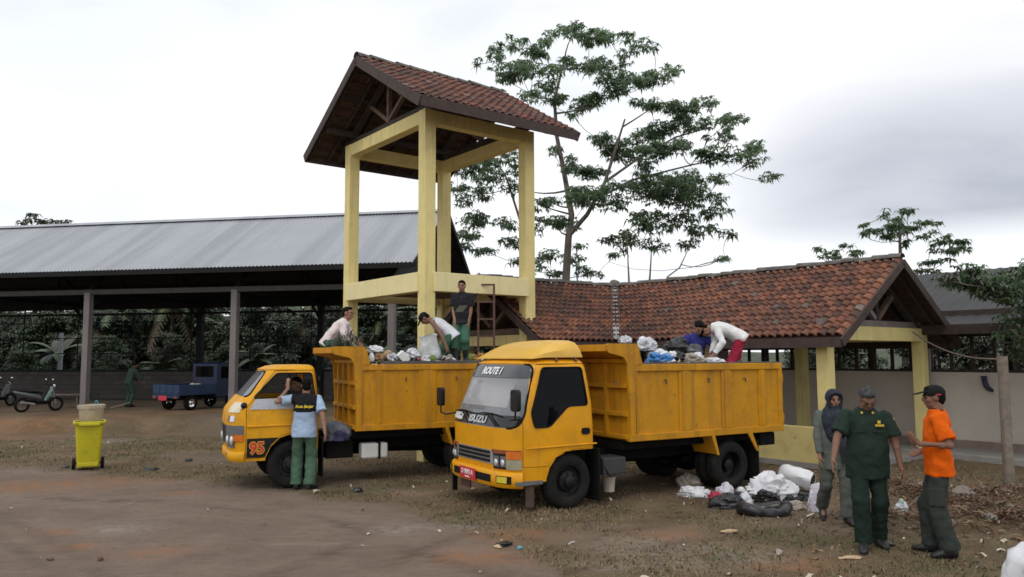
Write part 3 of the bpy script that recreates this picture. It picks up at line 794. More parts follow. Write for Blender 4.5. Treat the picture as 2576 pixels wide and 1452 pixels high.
# ------------------------------------------------------------------ trees
bark = M('bark', (.15, .125, .105), .95, var=.3, scale=5, bump=.4, bscale=20)
bark2 = M('dark_bark', (.06, .05, .042), .95, var=.3, scale=5)
leaf_a = M('leaf_green', (.052, .080, .036), .6, var=.45, scale=.9)
leaf_b = M('leaf_deep_green', (.036, .058, .036), .6, var=.4, scale=.9)
leaf_c = M('leaf_yellow_green', (.058, .078, .026), .6, var=.4, scale=1.2)
leaf_d = M('leaf_dull_green', (.075, .078, .055), .7, var=.5, scale=.7)
leaf_e = M('dead_frond', (.085, .068, .045), .9, var=.4, scale=.7)

def leafmat(name, col, tcol, k=.45):
    mt = M(name, col, .6, var=.45, scale=.9, spec=.3); nt = mt.node_tree; b = nt.nodes['Principled BSDF']; o = nt.nodes['Material Output']
    t = nt.nodes.new('ShaderNodeBsdfTranslucent'); t.inputs['Color'].default_value = (*tcol, 1); mx = nt.nodes.new('ShaderNodeMixShader'); mx.inputs[0].default_value = k
    nt.links.new(b.outputs[0], mx.inputs[1]); nt.links.new(t.outputs[0], mx.inputs[2]); nt.links.new(mx.outputs[0], o.inputs['Surface']); return mt
leaf_t = leafmat('leaf_thin_green', (.055, .09, .045), (.24, .34, .19), .6); leaf_u = leafmat('leaf_thin_grey_green', (.07, .095, .07), (.25, .33, .23), .6)
def leaflet(mb, p, d, L, w, droop):
    """a bent, two-quad leaf starting at p"""
    d = d.normalized(); s = d.cross(Vector((0, 0, 1)))
    if s.length < .05: s = Vector((1, 0, 0))
    s = s.normalized() * w
    m1 = p + d * L * .5 + Vector((0, 0, L * .06)); e = p + d * L - Vector((0, 0, L * droop))
    mb.add([p - s * .25, p + s * .25, m1 + s, m1 - s, e], [(0, 1, 2, 3), (3, 2, 4)])
def leaf_cluster(mb, c, rng, n, L, w):
    a0 = rng.uniform(0, 6.28)
    for k in range(n):
        a = a0 + 6.28 * k / n + rng.uniform(-.4, .4); e = rng.uniform(-.35, .5)
        leaflet(mb, c, Vector((cos(a) * cos(e), sin(a) * cos(e), sin(e))), L * rng.uniform(.7, 1.2), w * rng.uniform(.8, 1.2), rng.uniform(.3, .8))
def limb_pts(a, b, rng, sag=.12):
    a, b = Vector(a), Vector(b); L = (b - a).length; out = []
    off = Vector((rng.uniform(-1, 1), rng.uniform(-1, 1), rng.uniform(-1.2, .1))) * L * sag
    for i in range(5):
        t = i / 4; out.append(a.lerp(b, t) + off * (4 * t * (1 - t)))
    return out
def tree(name, label, trunk, r0, pads, dens, L, w, lm, seed, group=None, start=.45, bk=None, nl=6, thin=.012, stems=()):
    """trunk: world points bottom to top, pads: (centre, (rx, ry, rz)) foliage clumps"""
    rng = random.Random(seed); bk = bk or bark
    base = Vector(trunk[0]); t = thing(name, label, 'tree', base, 0, group)
    tm = MB(); k = len(trunk); T = [Vector(p) - base for p in trunk]
    rs = [r0 * (1 - .75 * i / (k - 1)) for i in range(k)]; rs[0] *= 1.25
    tm.tube(T, rs, 10)
    nodes = []
    for i in range(k - 1):
        for q in range(5):
            f = (i + q / 5) / (k - 1)
            if f >= start: nodes.append((T[i].lerp(T[i + 1], q / 5), rs[i] + (rs[i + 1] - rs[i]) * q / 5))
    nodes.append((T[-1], rs[-1]))
    for st_, a_, b_ in stems:
        S = [Vector(p) - base for p in st_]; q = [a_ + (b_ - a_) * i / (len(S) - 1) for i in range(len(S))]; tm.tube(S, q, 8)
        for i in range(len(S) - 1):
            for f in (0.0, .33, .66): nodes.append((S[i].lerp(S[i + 1], f), q[i]))
    cr = MB(); top0 = nodes[0][0]
    P = sorted([(Vector(c) - base, r) for c, r in pads], key=lambda q: (q[0] - top0).length)
    for c, r in P:
        best = min(nodes, key=lambda nd: (nd[0] - c).length + 1.6 * max(0, nd[0].z - c.z + .1) - .4 * nd[1] * 10)
        rr = min(best[1] * .72, max(thin * 1.6, .05 * r0 * 10 * .5)); pts = limb_pts(best[0], c - Vector((0, 0, r[2] * .2)), rng)
        rads = [rr + (thin - rr) * i / 4 for i in range(5)]
        tm.tube(pts, rads, 6)
        for i in (1, 2, 3, 4): nodes.append((pts[i], rads[i]))
        vol = r[0] * r[1]
        n = max(4, int(dens * vol))
        for _ in range(n):
            while True:
                q = Vector((rng.uniform(-1, 1), rng.uniform(-1, 1), rng.uniform(-1, 1)))
                if q.length < 1: break
            e = c + Vector((q.x * r[0], q.y * r[1], q.z * r[2]))
            cr.cur = 0 if rng.random() < .7 else 1
            leaf_cluster(cr, e, rng, rng.randint(nl - 3, nl + 1), L * rng.uniform(.55, 1.15), w * rng.uniform(.7, 1.1))
        for _ in range(max(3, int(n * .22))):
            q = Vector((rng.uniform(-.8, .8) * r[0], rng.uniform(-.8, .8) * r[1], rng.uniform(-.5, .6) * r[2]))
            tm.tube([pts[3], c + q * .5, c + q], [thin, thin * .7, thin * .4], 4, cap=False)
    tm.build('trunk', bk, t, smooth=60)
    cr.build('crown', lm, t)
    return t
rg = random.Random(11)
def padlist(L, fx, Y, dy, zs=1.0, extra=1):
    out = []
    for u, v, ru, rv in L:
        for q in range(1 + extra):
            y = Y + rg.uniform(-dy, dy); s = y / FPX * fx.k; k = 1.0 if q == 0 else rg.uniform(.45, .8)
            du, dv = (0, 0) if q == 0 else (rg.gauss(0, ru * .75), rg.gauss(-rv * .1, rv * .85))
            c = PX(*fx(u + du, v + dv), y)
            out.append((c, (ru * s * 1.1 * k, ru * s * k * rg.uniform(.8, 1.1), rv * s * zs * (1.0 if q == 0 else .9) * k)))
    return out
def f7(x, y): return 1194.9 + .4982 * x, 31.4 + .4982 * y
f7.k = .4982
def f5(x, y): return 1949.6 + .3032 * x, 503.1 + .3032 * y
f5.k = .3032
def fD(x, y): return x, y
fD.k = 1.0
main = [(500,90,60,45),(590,120,90,30),(650,130,55,40),(370,130,45,50),(210,165,50,35),(300,200,60,30),(100,215,45,50),(20,250,25,22),(200,300,90,55),(290,290,60,40),(390,300,55,45),(470,255,50,35),(560,270,60,45),(650,270,60,55),(760,230,45,55),(850,160,50,38),(740,340,80,45),(860,340,70,45),(960,320,55,45),(1020,290,30,25),(280,420,60,35),(400,430,70,40),(540,470,65,45),(600,440,60,35),(700,400,60,35),(900,470,60,30),(1000,480,70,35),(1140,470,60,50),(940,590,90,45),(1060,560,70,55),(1170,560,65,45),(1270,550,55,35),(1350,530,32,26),(690,660,90,35),(830,640,70,45),(780,720,85,35),(930,700,80,45),(1030,680,60,35),(1200,720,70,50),(1290,720,75,50),(1400,740,65,50),(1480,830,45,28),(1380,690,38,26),(1230,840,60,30),(590,810,90,35),(480,800,40,35),(880,850,105,55),(1000,860,105,60),(1110,850,50,50),(890,925,95,45),(1010,945,95,45),(560,940,110,45),(700,960,90,50),(340,970,65,35),(380,1060,65,35),(460,1060,55,45),(400,700,30,30),(490,740,30,22)]
TY = 29.0
tr = [PX(1424, 740, TY)]; tr[0].z = 0.0; tr = [tr[0]] + [PX(u, v, TY + d) for u, v, d in ((1424, 700, 0), (1430, 600, .1), (1438, 540, .2), (1420, 440, .3), (1400, 340, .3), (1395, 250, .3), (1420, 150, .2))]
tree('spreading_tree', "tallest spreading tree with layered loose dark green foliage behind the tiled pavilion", tr, .17, padlist(main, f7, TY, 1.9, 1.0, 2), 185, .22, .042, [leaf_t, leaf_u], 1, start=.3, nl=6, stems=[([PX(u, v, TY + d) for u, v, d in ((1433, 590, .1), (1477, 540, -.2), (1522, 458, -.4), (1554, 358, -.5), (1572, 300, -.5))], .10, .03), ([PX(u, v, TY + d) for u, v, d in ((1522, 458, -.4), (1604, 400, .2), (1700, 345, .6), (1790, 320, .8))], .055, .02), ([PX(u, v, TY + d) for u, v, d in ((1500, 500, -.3), (1600, 450, .4), (1740, 415, .8), (1860, 390, .9))], .05, .02)])
# a second fork of that size: the tree seen between the tower posts
lt = [(1180,430,38,22),(1222,408,40,26),(1270,388,34,22),(1168,500,32,24),(1215,482,34,24),(1282,468,28,24),(1190,560,40,18),(1178,592,30,13),(1262,560,28,16),(1218,632,30,10),(1290,612,30,16),(1345,580,22,16),(1240,440,30,18),(1150,470,20,14),(1300,660,20,12),(1160,620,26,9)]
Y2 = 31.5
t0 = PX(1345, 800, Y2); t0.z = 0
tree('leaning_tree', "slim leaning tree with sparse drooping leaves seen between the tower posts", [t0, PX(1335, 690, Y2), PX(1310, 560, Y2), PX(1275, 450, Y2), PX(1240, 390, Y2)], .09, padlist(lt, fD, Y2, 1.0), 140, .26, .046, [leaf_t, leaf_u], 2, start=.3)
sap = [("thin sapling with a bare pale stem, leftmost of three beside the big tree", [(760,1130,70,45),(680,1150,45,20),(840,1100,50,25)], 778, 1365),
       ("middle sapling of three beside the big tree, dark tuft low on its stem", [(880,1160,55,38),(870,1030,95,45),(960,1090,50,25)], 882, 1350),
       ("broad flat-topped sapling, rightmost of three beside the big tree", [(1030,1040,70,40),(1200,1010,65,35),(1230,940,40,32),(1150,1100,85,40),(1280,1120,45,24),(1090,960,60,40),(1240,1245,30,14)], 972, 1335)]
for i, (lb, pl, bx, by) in enumerate(sap):
    y = 27.5 + i * .8; b0 = PX(*f7(bx, by), y); b0.z = 0; cx = sum(p[0] for p in pl) / len(pl); cy = max(p[1] for p in pl)
    tree('sapling', lb, [b0, PX(*f7(bx, by), y), PX(*f7(bx + .3 * (cx - bx), (by + cy) / 2), y), PX(*f7((bx + cx) / 2, cy - 40), y)], .05, padlist(pl, f7, y, .8), 110, .28, .05, [leaf_t, leaf_u], 20 + i, group="saplings beside the big tree", start=.55)
low = [(1440,650,30,12),(1470,680,26,10),(1380,640,34,12),(1350,680,20,14),(1500,690,20,9),(1820,650,14,10),(1550,640,22,8),(1400,690,26,9),(1365,655,24,10),(1460,620,22,9)]
b0 = PX(1455, 740, 33); b0.z = 0
tree('young_tree', "low wispy young tree whose top just clears the roof valley beside the big trunk", [b0, PX(1455, 720, 33), PX(1450, 690, 33), PX(1448, 640, 33)], .05, padlist(low, fD, 33, 1.2), 90, .26, .05, [leaf_t, leaf_u], 31)
rt_ = [(910,105,35,36),(1080,90,75,25),(740,200,40,14),(850,260,90,26),(1000,200,80,34),(1100,240,90,26),(1240,190,80,22),(920,310,60,26),(1100,370,38,26),(1220,300,60,22),(1400,340,85,32),(1560,345,70,20),(1500,420,95,25),(740,270,30,14),(1000,290,60,22),(1270,520,90,14),(1250,590,90,18),(1330,420,50,20)]
YR = 27.0
b0 = PX(2270, 760, YR); b0.z = 0
tree('flat_topped_tree', "flat-topped tree with tiered foliage rising behind the right roof gable", [b0, PX(2272, 730, YR), PX(2265, 640, YR), PX(2262, 560, YR)], .12, padlist(rt_, f5, YR, 1.2), 150, .24, .048, [leaf_t, leaf_u], 5, start=.3)
rs_ = [(370,410,42,18),(460,440,60,22),(510,475,40,24),(590,380,55,9),(680,440,68,22),(430,470,40,20)]
b0 = PX(2090, 720, YR + 2); b0.z = 0
tree('small_tree', "small tree showing only leafy tips above the red roof ridge", [b0, PX(2095, 690, YR + 2), PX(2100, 645, YR + 2)], .07, padlist(rs_, f5, YR + 2, .8), 140, .24, .048, [leaf_t, leaf_u], 6, start=.3)
YN = 14.2
nr_ = [(2400,712,40,22),(2450,705,45,26),(2500,715,45,30),(2560,700,50,30),(2540,745,40,24),(2600,740,50,40),(2470,735,30,12),(2620,680,60,40)]
nl_ = [(2535,800,28,26),(2560,840,30,34),(2520,850,18,28),(2590,800,34,40),(2550,885,22,14),(2600,870,40,36)]
b0 = PX(2660, 1190, YN); b0.z = 0
tree('leafy_tree', "nearby leafy tree reaching in over the cream wall at the right edge", [b0, PX(2660, 900, YN), PX(2640, 760, YN), PX(2600, 690, YN)], .10, padlist(nr_, fD, YN, .5) + padlist(nl_, fD, YN, .35), 420, .15, .034, [leaf_t, leaf_d], 8, start=.35)
yl = 52
lp = [(92,554,24,8),(70,557,12,5),(110,559,14,5),(150,561,30,3)]
b0 = PX(95, 700, yl); b0.z = 0
tree('far_tree', "distant tree whose crown peeps over the grey metal roof", [b0, PX(95, 620, yl), PX(94, 560, yl)], .15, padlist(lp, fD, yl, 1.5), 12, .5, .12, [leaf_b, leaf_d], 9)

# ------------------------------------------------------------------ woodland behind the shed
def broadleaf(seed, h, lm):
    rng = random.Random(seed); pads = []
    for i in range(34):
        z = h * rng.uniform(.10, .97); rr = (1.7 if z < h * .7 else 1.2) * rng.uniform(.3, 1.1); a = rng.uniform(0, 6.28)
        pads.append((Vector((cos(a) * rr, sin(a) * rr, z)), (rng.uniform(.6, 1.1), rng.uniform(.6, 1.1), rng.uniform(.4, .8))))
    return tree('woodland_tree', "dense broad-leaved tree in the dim wood behind the shed", [Vector((0, 0, 0)), Vector((.1, 0, h * .4)), Vector((0, .1, h * .8))], .13, pads, 130, .22, .07, lm, seed, group="trees in the wood behind the shed", start=.2, bk=bark2, nl=5)
def palm(seed, h):
    rng = random.Random(seed); t = thing('palm_tree', "palm with arching fronds in the wood behind the shed", 'palm', (0, 0, 0), 0, "palms in the wood behind the shed")
    MB().tube([(0, 0, 0), (.15, 0, h * .5), (.1, .1, h)], [.16, .12, .1], 8).build('trunk', bark, t, smooth=60)
    cr = MB()
    for k in range(22):
        a = 6.28 * k / 22 + rng.uniform(-.2, .2); el = rng.uniform(-.5, 1.1); Lf = rng.uniform(2.2, 3.2); prev = Vector((.1, .1, h)); d = Vector((cos(a) * cos(el), sin(a) * cos(el), sin(el)))
        cr.cur = 2 if el < -.2 and rng.random() < .5 else rng.choice([0, 1])
        for i in range(12):
            p = prev + d * Lf / 12; d = (d + Vector((0, 0, -.13))).normalized(); s = d.cross(Vector((0, 0, 1))).normalized() if abs(d.z) < .98 else Vector((1, 0, 0))
            for sg in (-1, 1):
                e = p + (s * sg * .75 + d * .35 - Vector((0, 0, .28))).normalized() * .62 * (1 - (i / 12) ** 2 * .6)
                cr.add([prev, p, e], [(0, 1, 2)])
            prev = p
    cr.build('crown', [leaf_c, leaf_a, leaf_e], t); return t
def banana(seed, h):
    rng = random.Random(seed); t = thing('banana_plant', "banana plant with broad pale leaves behind the shed's block wall", 'banana plant', (0, 0, 0), 0, "banana plants behind the shed wall")
    MB().tube([(0, 0, 0), (.05, 0, h * .5), (0, 0, h)], [.14, .11, .07], 8).build('stem', leaf_d, t, smooth=60)
    cr = MB()
    for k in range(11):
        a = 6.28 * k / 11 * 1.6 + rng.uniform(-.3, .3); el = rng.uniform(.35, 1.25); L = rng.uniform(1.3, 2.0); p = Vector((0, 0, h)); d = Vector((cos(a) * cos(el), sin(a) * cos(el), sin(el)))
        s = Vector((-sin(a), cos(a), 0)); cr.cur = rng.choice([0, 0, 1, 2])
        last = None
        for i in range(9):
            w = .26 * sin(pi * min(1, (i + .6) / 9)) + .02; row = (p - s * w - Vector((0, 0, w * .4)), p, p + s * w - Vector((0, 0, w * .4)))
            if last: cr.add([*last, *row], [(0, 1, 4, 3), (1, 2, 5, 4)])
            last = row; p = p + d * L / 8; d = (d + Vector((0, 0, -.22))).normalized()
    cr.build('crown', [leaf_a, leaf_b, leaf_d], t); return t
wr = random.Random(5)
protos = [broadleaf(101, 6.2, [leaf_b, leaf_d]), broadleaf(102, 5.4, [leaf_a, leaf_b]), broadleaf(103, 7.0, [leaf_d, leaf_a]), palm(104, 4.6), banana(105, 1.9)]
sd_ = Vector((cos(PH), sin(PH), 0)); sn_ = Vector((-sin(PH), cos(PH), 0)); SO = Vector((-11.5, 24.61, 0))
spots = []
for i in range(40): spots.append((wr.choice([0, 1, 2, 2]), -24 + i * 1.05 + wr.uniform(-.6, .6), wr.uniform(16, 24), wr.uniform(.72, .95)))
for i in range(22): spots.append((wr.choice([0, 1]), -19 + i * 1.5 + wr.uniform(-.5, .5), wr.uniform(12.5, 15.5), wr.uniform(.55, .85)))
for i in range(7): spots.append((3, -14 + i * 3.1 + wr.uniform(-1, 1), wr.uniform(11.5, 15), wr.uniform(.6, .95)))
for i in range(4): spots.append((4, -11.5 + i * 5.2 + wr.uniform(-1.2, 1.2), wr.uniform(9.4, 11.2), wr.uniform(.5, .95)))
for i in range(12): spots.append((wr.choice([0, 1, 2]), -17 + i * 2.2 + wr.uniform(-.7, .7), wr.uniform(10.2, 12), wr.uniform(.32, .5)))
used = set()
for k, x, y, s in spots:
    p = SO + sd_ * x + sn_ * y; p.z = .3
    if x > 3.5 and k not in (3, 4): s *= .80
    if k not in used:
        used.add(k); protos[k].location = p; protos[k].scale = (s, s, s)
    else: dup(protos[k], p, wr.uniform(0, 6.28), scale=(s, s, s * wr.uniform(.85, 1.15)))
for i in range(9):
    q = Vp + A * wr.uniform(11, 13.5) + B * (-18 + i * 2.6 + wr.uniform(-.6, .6)); s = wr.uniform(.5, .66)
    o = dup(protos[i % 3], (q.x, q.y, 0), wr.uniform(0, 6.28), "leafy tree in the dark row behind the cream building", (s, s, s)); o['group'] = "trees behind the cream building"
# wooded slope closing the view
hv = MB()
hv.grid(lambda u, v: Vector((-150 + 300 * u, 62 + 60 * v, -1 + 7.5 * sstep(0, .8, v) * (1 + .5 * noise.noise(Vector((u * 9, v * 3, 0)))) * (1 - .45 * sstep(.42, .58, u)))), 60, 12)
tag(hv.build('hillside', M('wooded_slope', (.045, .055, .028), .95, var=.5, scale=.5, bump=1.0, bscale=1.0), smooth=60), "low dark green wooded hillside far behind", "hillside", kind='structure')
pw = MB().tube([(0, 0, 0), (0, 0, 3.0)], [.11, .09], 10)
o = pw.build('pale_pole', M('pale_blue_grey', (.30, .34, .36), .8), None, smooth=40); p = PX(152, 905, 35.5); o.location = (p.x, p.y, .2)
tag(o, "short pale grey pole standing among bushes behind the shed", "pole")
# ------------------------------------------------------------------ dump trucks (local axes: x forward, y to the driver's left, z up, origin under the front axle)
def rpoly(pts, r, seg=4):
    out = []; n = len(pts)
    for i in range(n):
        p = Vector(pts[i]); a = Vector(pts[i - 1]) - p; b = Vector(pts[(i + 1) % n]) - p
        k = min(r, a.length * .45, b.length * .45); a = a.normalized() * k; b = b.normalized() * k
        for j in range(seg + 1):
            t = j / seg; q = p + a * (1 - t) ** 2 + b * t ** 2
            out.append((q.x, q.y))
    return out
def sgnpow(v, e): return math.copysign(abs(v) ** e, v)
class Cab:
    def __init__(s, prof, n): s.prof = prof; s.n = n    # prof rows: z, xf, xr, yh
    def at(s, z):
        P = s.prof
        if z <= P[0][0]: return P[0][1:]
        for a, b in zip(P, P[1:]):
            if a[0] <= z <= b[0]:
                t = (z - a[0]) / (b[0] - a[0]); return tuple(a[i] + (b[i] - a[i]) * t for i in (1, 2, 3))
        return P[-1][1:]
    def ring(s, z, off=0.0, N=14):
        xf, xr, yh = s.at(z); xf -= off; xr += off; yh -= off; xm = xr + .35; out = []
        for i in range(2 * N + 1):
            t = -pi / 2 + pi * i / (2 * N); out.append(Vector((xm + (xf - xm) * sgnpow(cos(t), 2 / s.n), yh * sgnpow(sin(t), 2 / s.n), z)))
        for i in range(1, 2 * 6):
            t = pi / 2 + pi * i / 12; out.append(Vector((xm + (xm - xr) * sgnpow(cos(t), 2 / 10), yh * sgnpow(sin(t), 2 / 10), z)))
        return out
    def front(s, y, z, off=0.0):
        """point on the front surface at lateral y"""
        xf, xr, yh = s.at(z); xf += off; yh += off; xm = xr + .35
        q = min(1, abs(y / yh)); return Vector((xm + (xf - xm) * max(0.0, 1 - q ** s.n) ** (1 / s.n), y, z))
    def fs(s, t, z, off=0.0):
        xf, xr, yh = s.at(z); xf += off; yh += off; xm = xr + .35
        return Vector((xm + (xf - xm) * sgnpow(cos(t), 2 / s.n), yh * sgnpow(sin(t), 2 / s.n), z))
    def ty(s, y, z):
        yh = s.at(z)[2]; return math.asin(sgnpow(max(-1, min(1, y / yh)), s.n / 2))
    def tx(s, x, z):
        xf, xr, yh = s.at(z); xm = xr + .35; return math.acos(max(0, min(1, (x - xm) / (xf - xm))) ** (s.n / 2))
    def solid(s, off=0.0, top=0.0, bottom=0.0):
        zs = []
        for a, b in zip(s.prof, s.prof[1:]):
            k = max(1, int((b[0] - a[0]) / .06)); zs += [a[0] + (b[0] - a[0]) * i / k for i in range(k)]
        zs.append(s.prof[-1][0]); zs = [z for z in zs if z <= s.prof[-1][0] - top + 1e-6]
        zs[0] -= bottom
        return MB().loft([s.ring(z if i else s.prof[0][0], off) if i else [Vector((p.x, p.y, zs[0])) for p in s.ring(s.prof[0][0], off)] for i, z in enumerate(zs)])
    def patch(s, t0, t1, zb, zt, off, nu=10, nv=3, thick=.0):
        """surface patch; zb, zt may be (at t0, at t1) pairs"""
        zb = zb if isinstance(zb, tuple) else (zb, zb); zt = zt if isinstance(zt, tuple) else (zt, zt)
        mb = MB()
        def f(u, v):
            t = t0 + (t1 - t0) * u; lo = zb[0] + (zb[1] - zb[0]) * u; hi = zt[0] + (zt[1] - zt[0]) * u
            return s.fs(t, lo + (hi - lo) * v, off)
        mb.grid(f, nu, nv)
        o = len(mb.v); n = o
        mb.grid(lambda u, v: f(u, v) - Vector((.012, .012 * (1 if t1 + t0 > .6 else (-1 if t1 + t0 < -.6 else 0)), 0)), nu, nv)
        W1 = nu + 1
        edge = [i for i in range(W1)] + [j * W1 + nu for j in range(1, nv + 1)] + [nv * W1 + i for i in range(nu - 1, -1, -1)] + [j * W1 for j in range(nv - 1, 0, -1)]
        for a, b in zip(edge, edge[1:] + edge[:1]): mb.f.append([a, b, n + b, n + a]); mb.mi.append(mb.cur)
        return mb
def boolean(o, cut, op):
    c = cut.build("cutter", MAT['black'], o.parent if o.parent and o.parent.type == 'EMPTY' else (o.parent.parent if o.parent else None)) if isinstance(cut, MB) else cut
    md = o.modifiers.new("b", 'BOOLEAN'); md.operation = op; md.object = c; md.solver = 'EXACT'
    bake(o)
    if isinstance(cut, MB): D.objects.remove(c)
def smooth_mesh(o, ang=32):
    o.data.polygons.foreach_set('use_smooth', [True] * len(o.data.polygons)); o.data.set_sharp_from_angle(angle=radians(ang))
def sidep(poly, y0, y1): return MB().prism(poly, lambda a, b, d: Vector((a, d, b)), y0, y1)
def frontp(poly, x0, x1): return MB().prism(poly, lambda a, b, d: Vector((d, a, b)), x0, x1)

def wheel(parent, x, y, side, r=.365, w=.20, rear=False, z=None):
    """side: +1 outer face towards +y"""
    z = r if z is None else z
    h = w / 2
    prof = [(.205, -h * .8), (.225, -h), (.31, -h), (.345, -h * .86), (r, -h * .55), (r, h * .55), (.345, h * .86), (.31, h), (.225, h), (.205, h * .8)]
    tm = MB().lathe(prof, axis='Y', n=36, cap=False)
    t = D.objects.new('wheel', tm.mesh('tyre', MAT['tyre'], 50)); COL.objects.link(t); t.parent = parent; t.location = (x, y, z)
    if side < 0: t.rotation_euler = (0, 0, pi)
    # tread blocks
    tb = MB()
    for k in range(44):
        a = 2 * pi * k / 44
        for sy in (-1, 1):
            tb.box((cos(a) * (r - .002), sy * h * .32, sin(a) * (r - .002)), (.02, h * .42, .032), Euler((0, -a, 0)).to_matrix() @ Euler((.35 * sy, 0, 0)).to_matrix())
    tb.build('tread', MAT['tyre'], t)
    if not rear: rp = [(.222, h * .72), (.208, h * .78), (.196, h * .35), (.150, h * .30), (.135, h * .62), (.085, h * .80), (.08, h * 1.15), (.05, h * 1.3), (.001, h * 1.32)]
    else: rp = [(.222, h * .75), (.205, h * .72), (.195, -h * .5), (.16, -h * .75), (.09, -h * .7), (.085, h * .35), (.05, h * .45), (.001, h * .47)]
    rm = MB().lathe(rp, axis='Y', n=32, cap=False)
    for k in range(6):
        a = 2 * pi * k / 6 + .3; rm.tube([(.112 * cos(a), h * .5 if not rear else -h * .72, .112 * sin(a)), (.112 * cos(a), h * .92 if not rear else -h * .3, .112 * sin(a))], .012, 6)
    rim = rm.build('rim', MAT['rim'], t, smooth=40)
    if not rear:
        hm = MB()
        for k in range(5):
            a = 2 * pi * (k + .5) / 5 + .1; hm.blob((.168 * cos(a), h * .335, .168 * sin(a)), (.017, .004, .017), 8, 5)
        hm.build('vent', MAT['black'], t)
    return t

def undercarriage(t, near_stuff):
    MB().box((-1.55, .34, .60), (5.0, .07, .2)).build('chassis_rail', MAT['chassis'], t); MB().box((-1.55, -.34, .60), (5.0, .07, .2)).build('chassis_rail', MAT['chassis'], t)
    MB().box((-2.5, 0, .77), (3.1, 1.5, .12)).build('sub_frame', MAT['chassis'], t)
    MB().tube([(.04, -.75, .365), (.04, .75, .365)], .06).build('front_axle', MAT['chassis'], t)
    MB().tube([(-2.97, -.7, .365), (-2.97, .7, .365)], .08).blob((-2.97, 0, .37), (.2, .2, .2)).build('rear_axle', MAT['chassis'], t)
    MB().tube([(-.5, 0, .5), (-2.9, 0, .4)], .05).box((-.35, 0, .6), (1.1, .5, .45)).build('driveshaft', MAT['chassis'], t)
    for sy in (-1, 1):
        MB().box((-2.97, sy * .36, .43), (1.0, .07, .09)).build('leaf_spring', MAT['chassis'], t)
    MB().tube([(-1.3, -.05, .62), (-2.2, -.05, .9)], .07).build('hoist_ram', MAT['chassis'], t)
    MB().box((-1.3, -.62, .5), (.7, .36, .34)).build('fuel_tank', MAT['chassis'], t, bevel=.04)

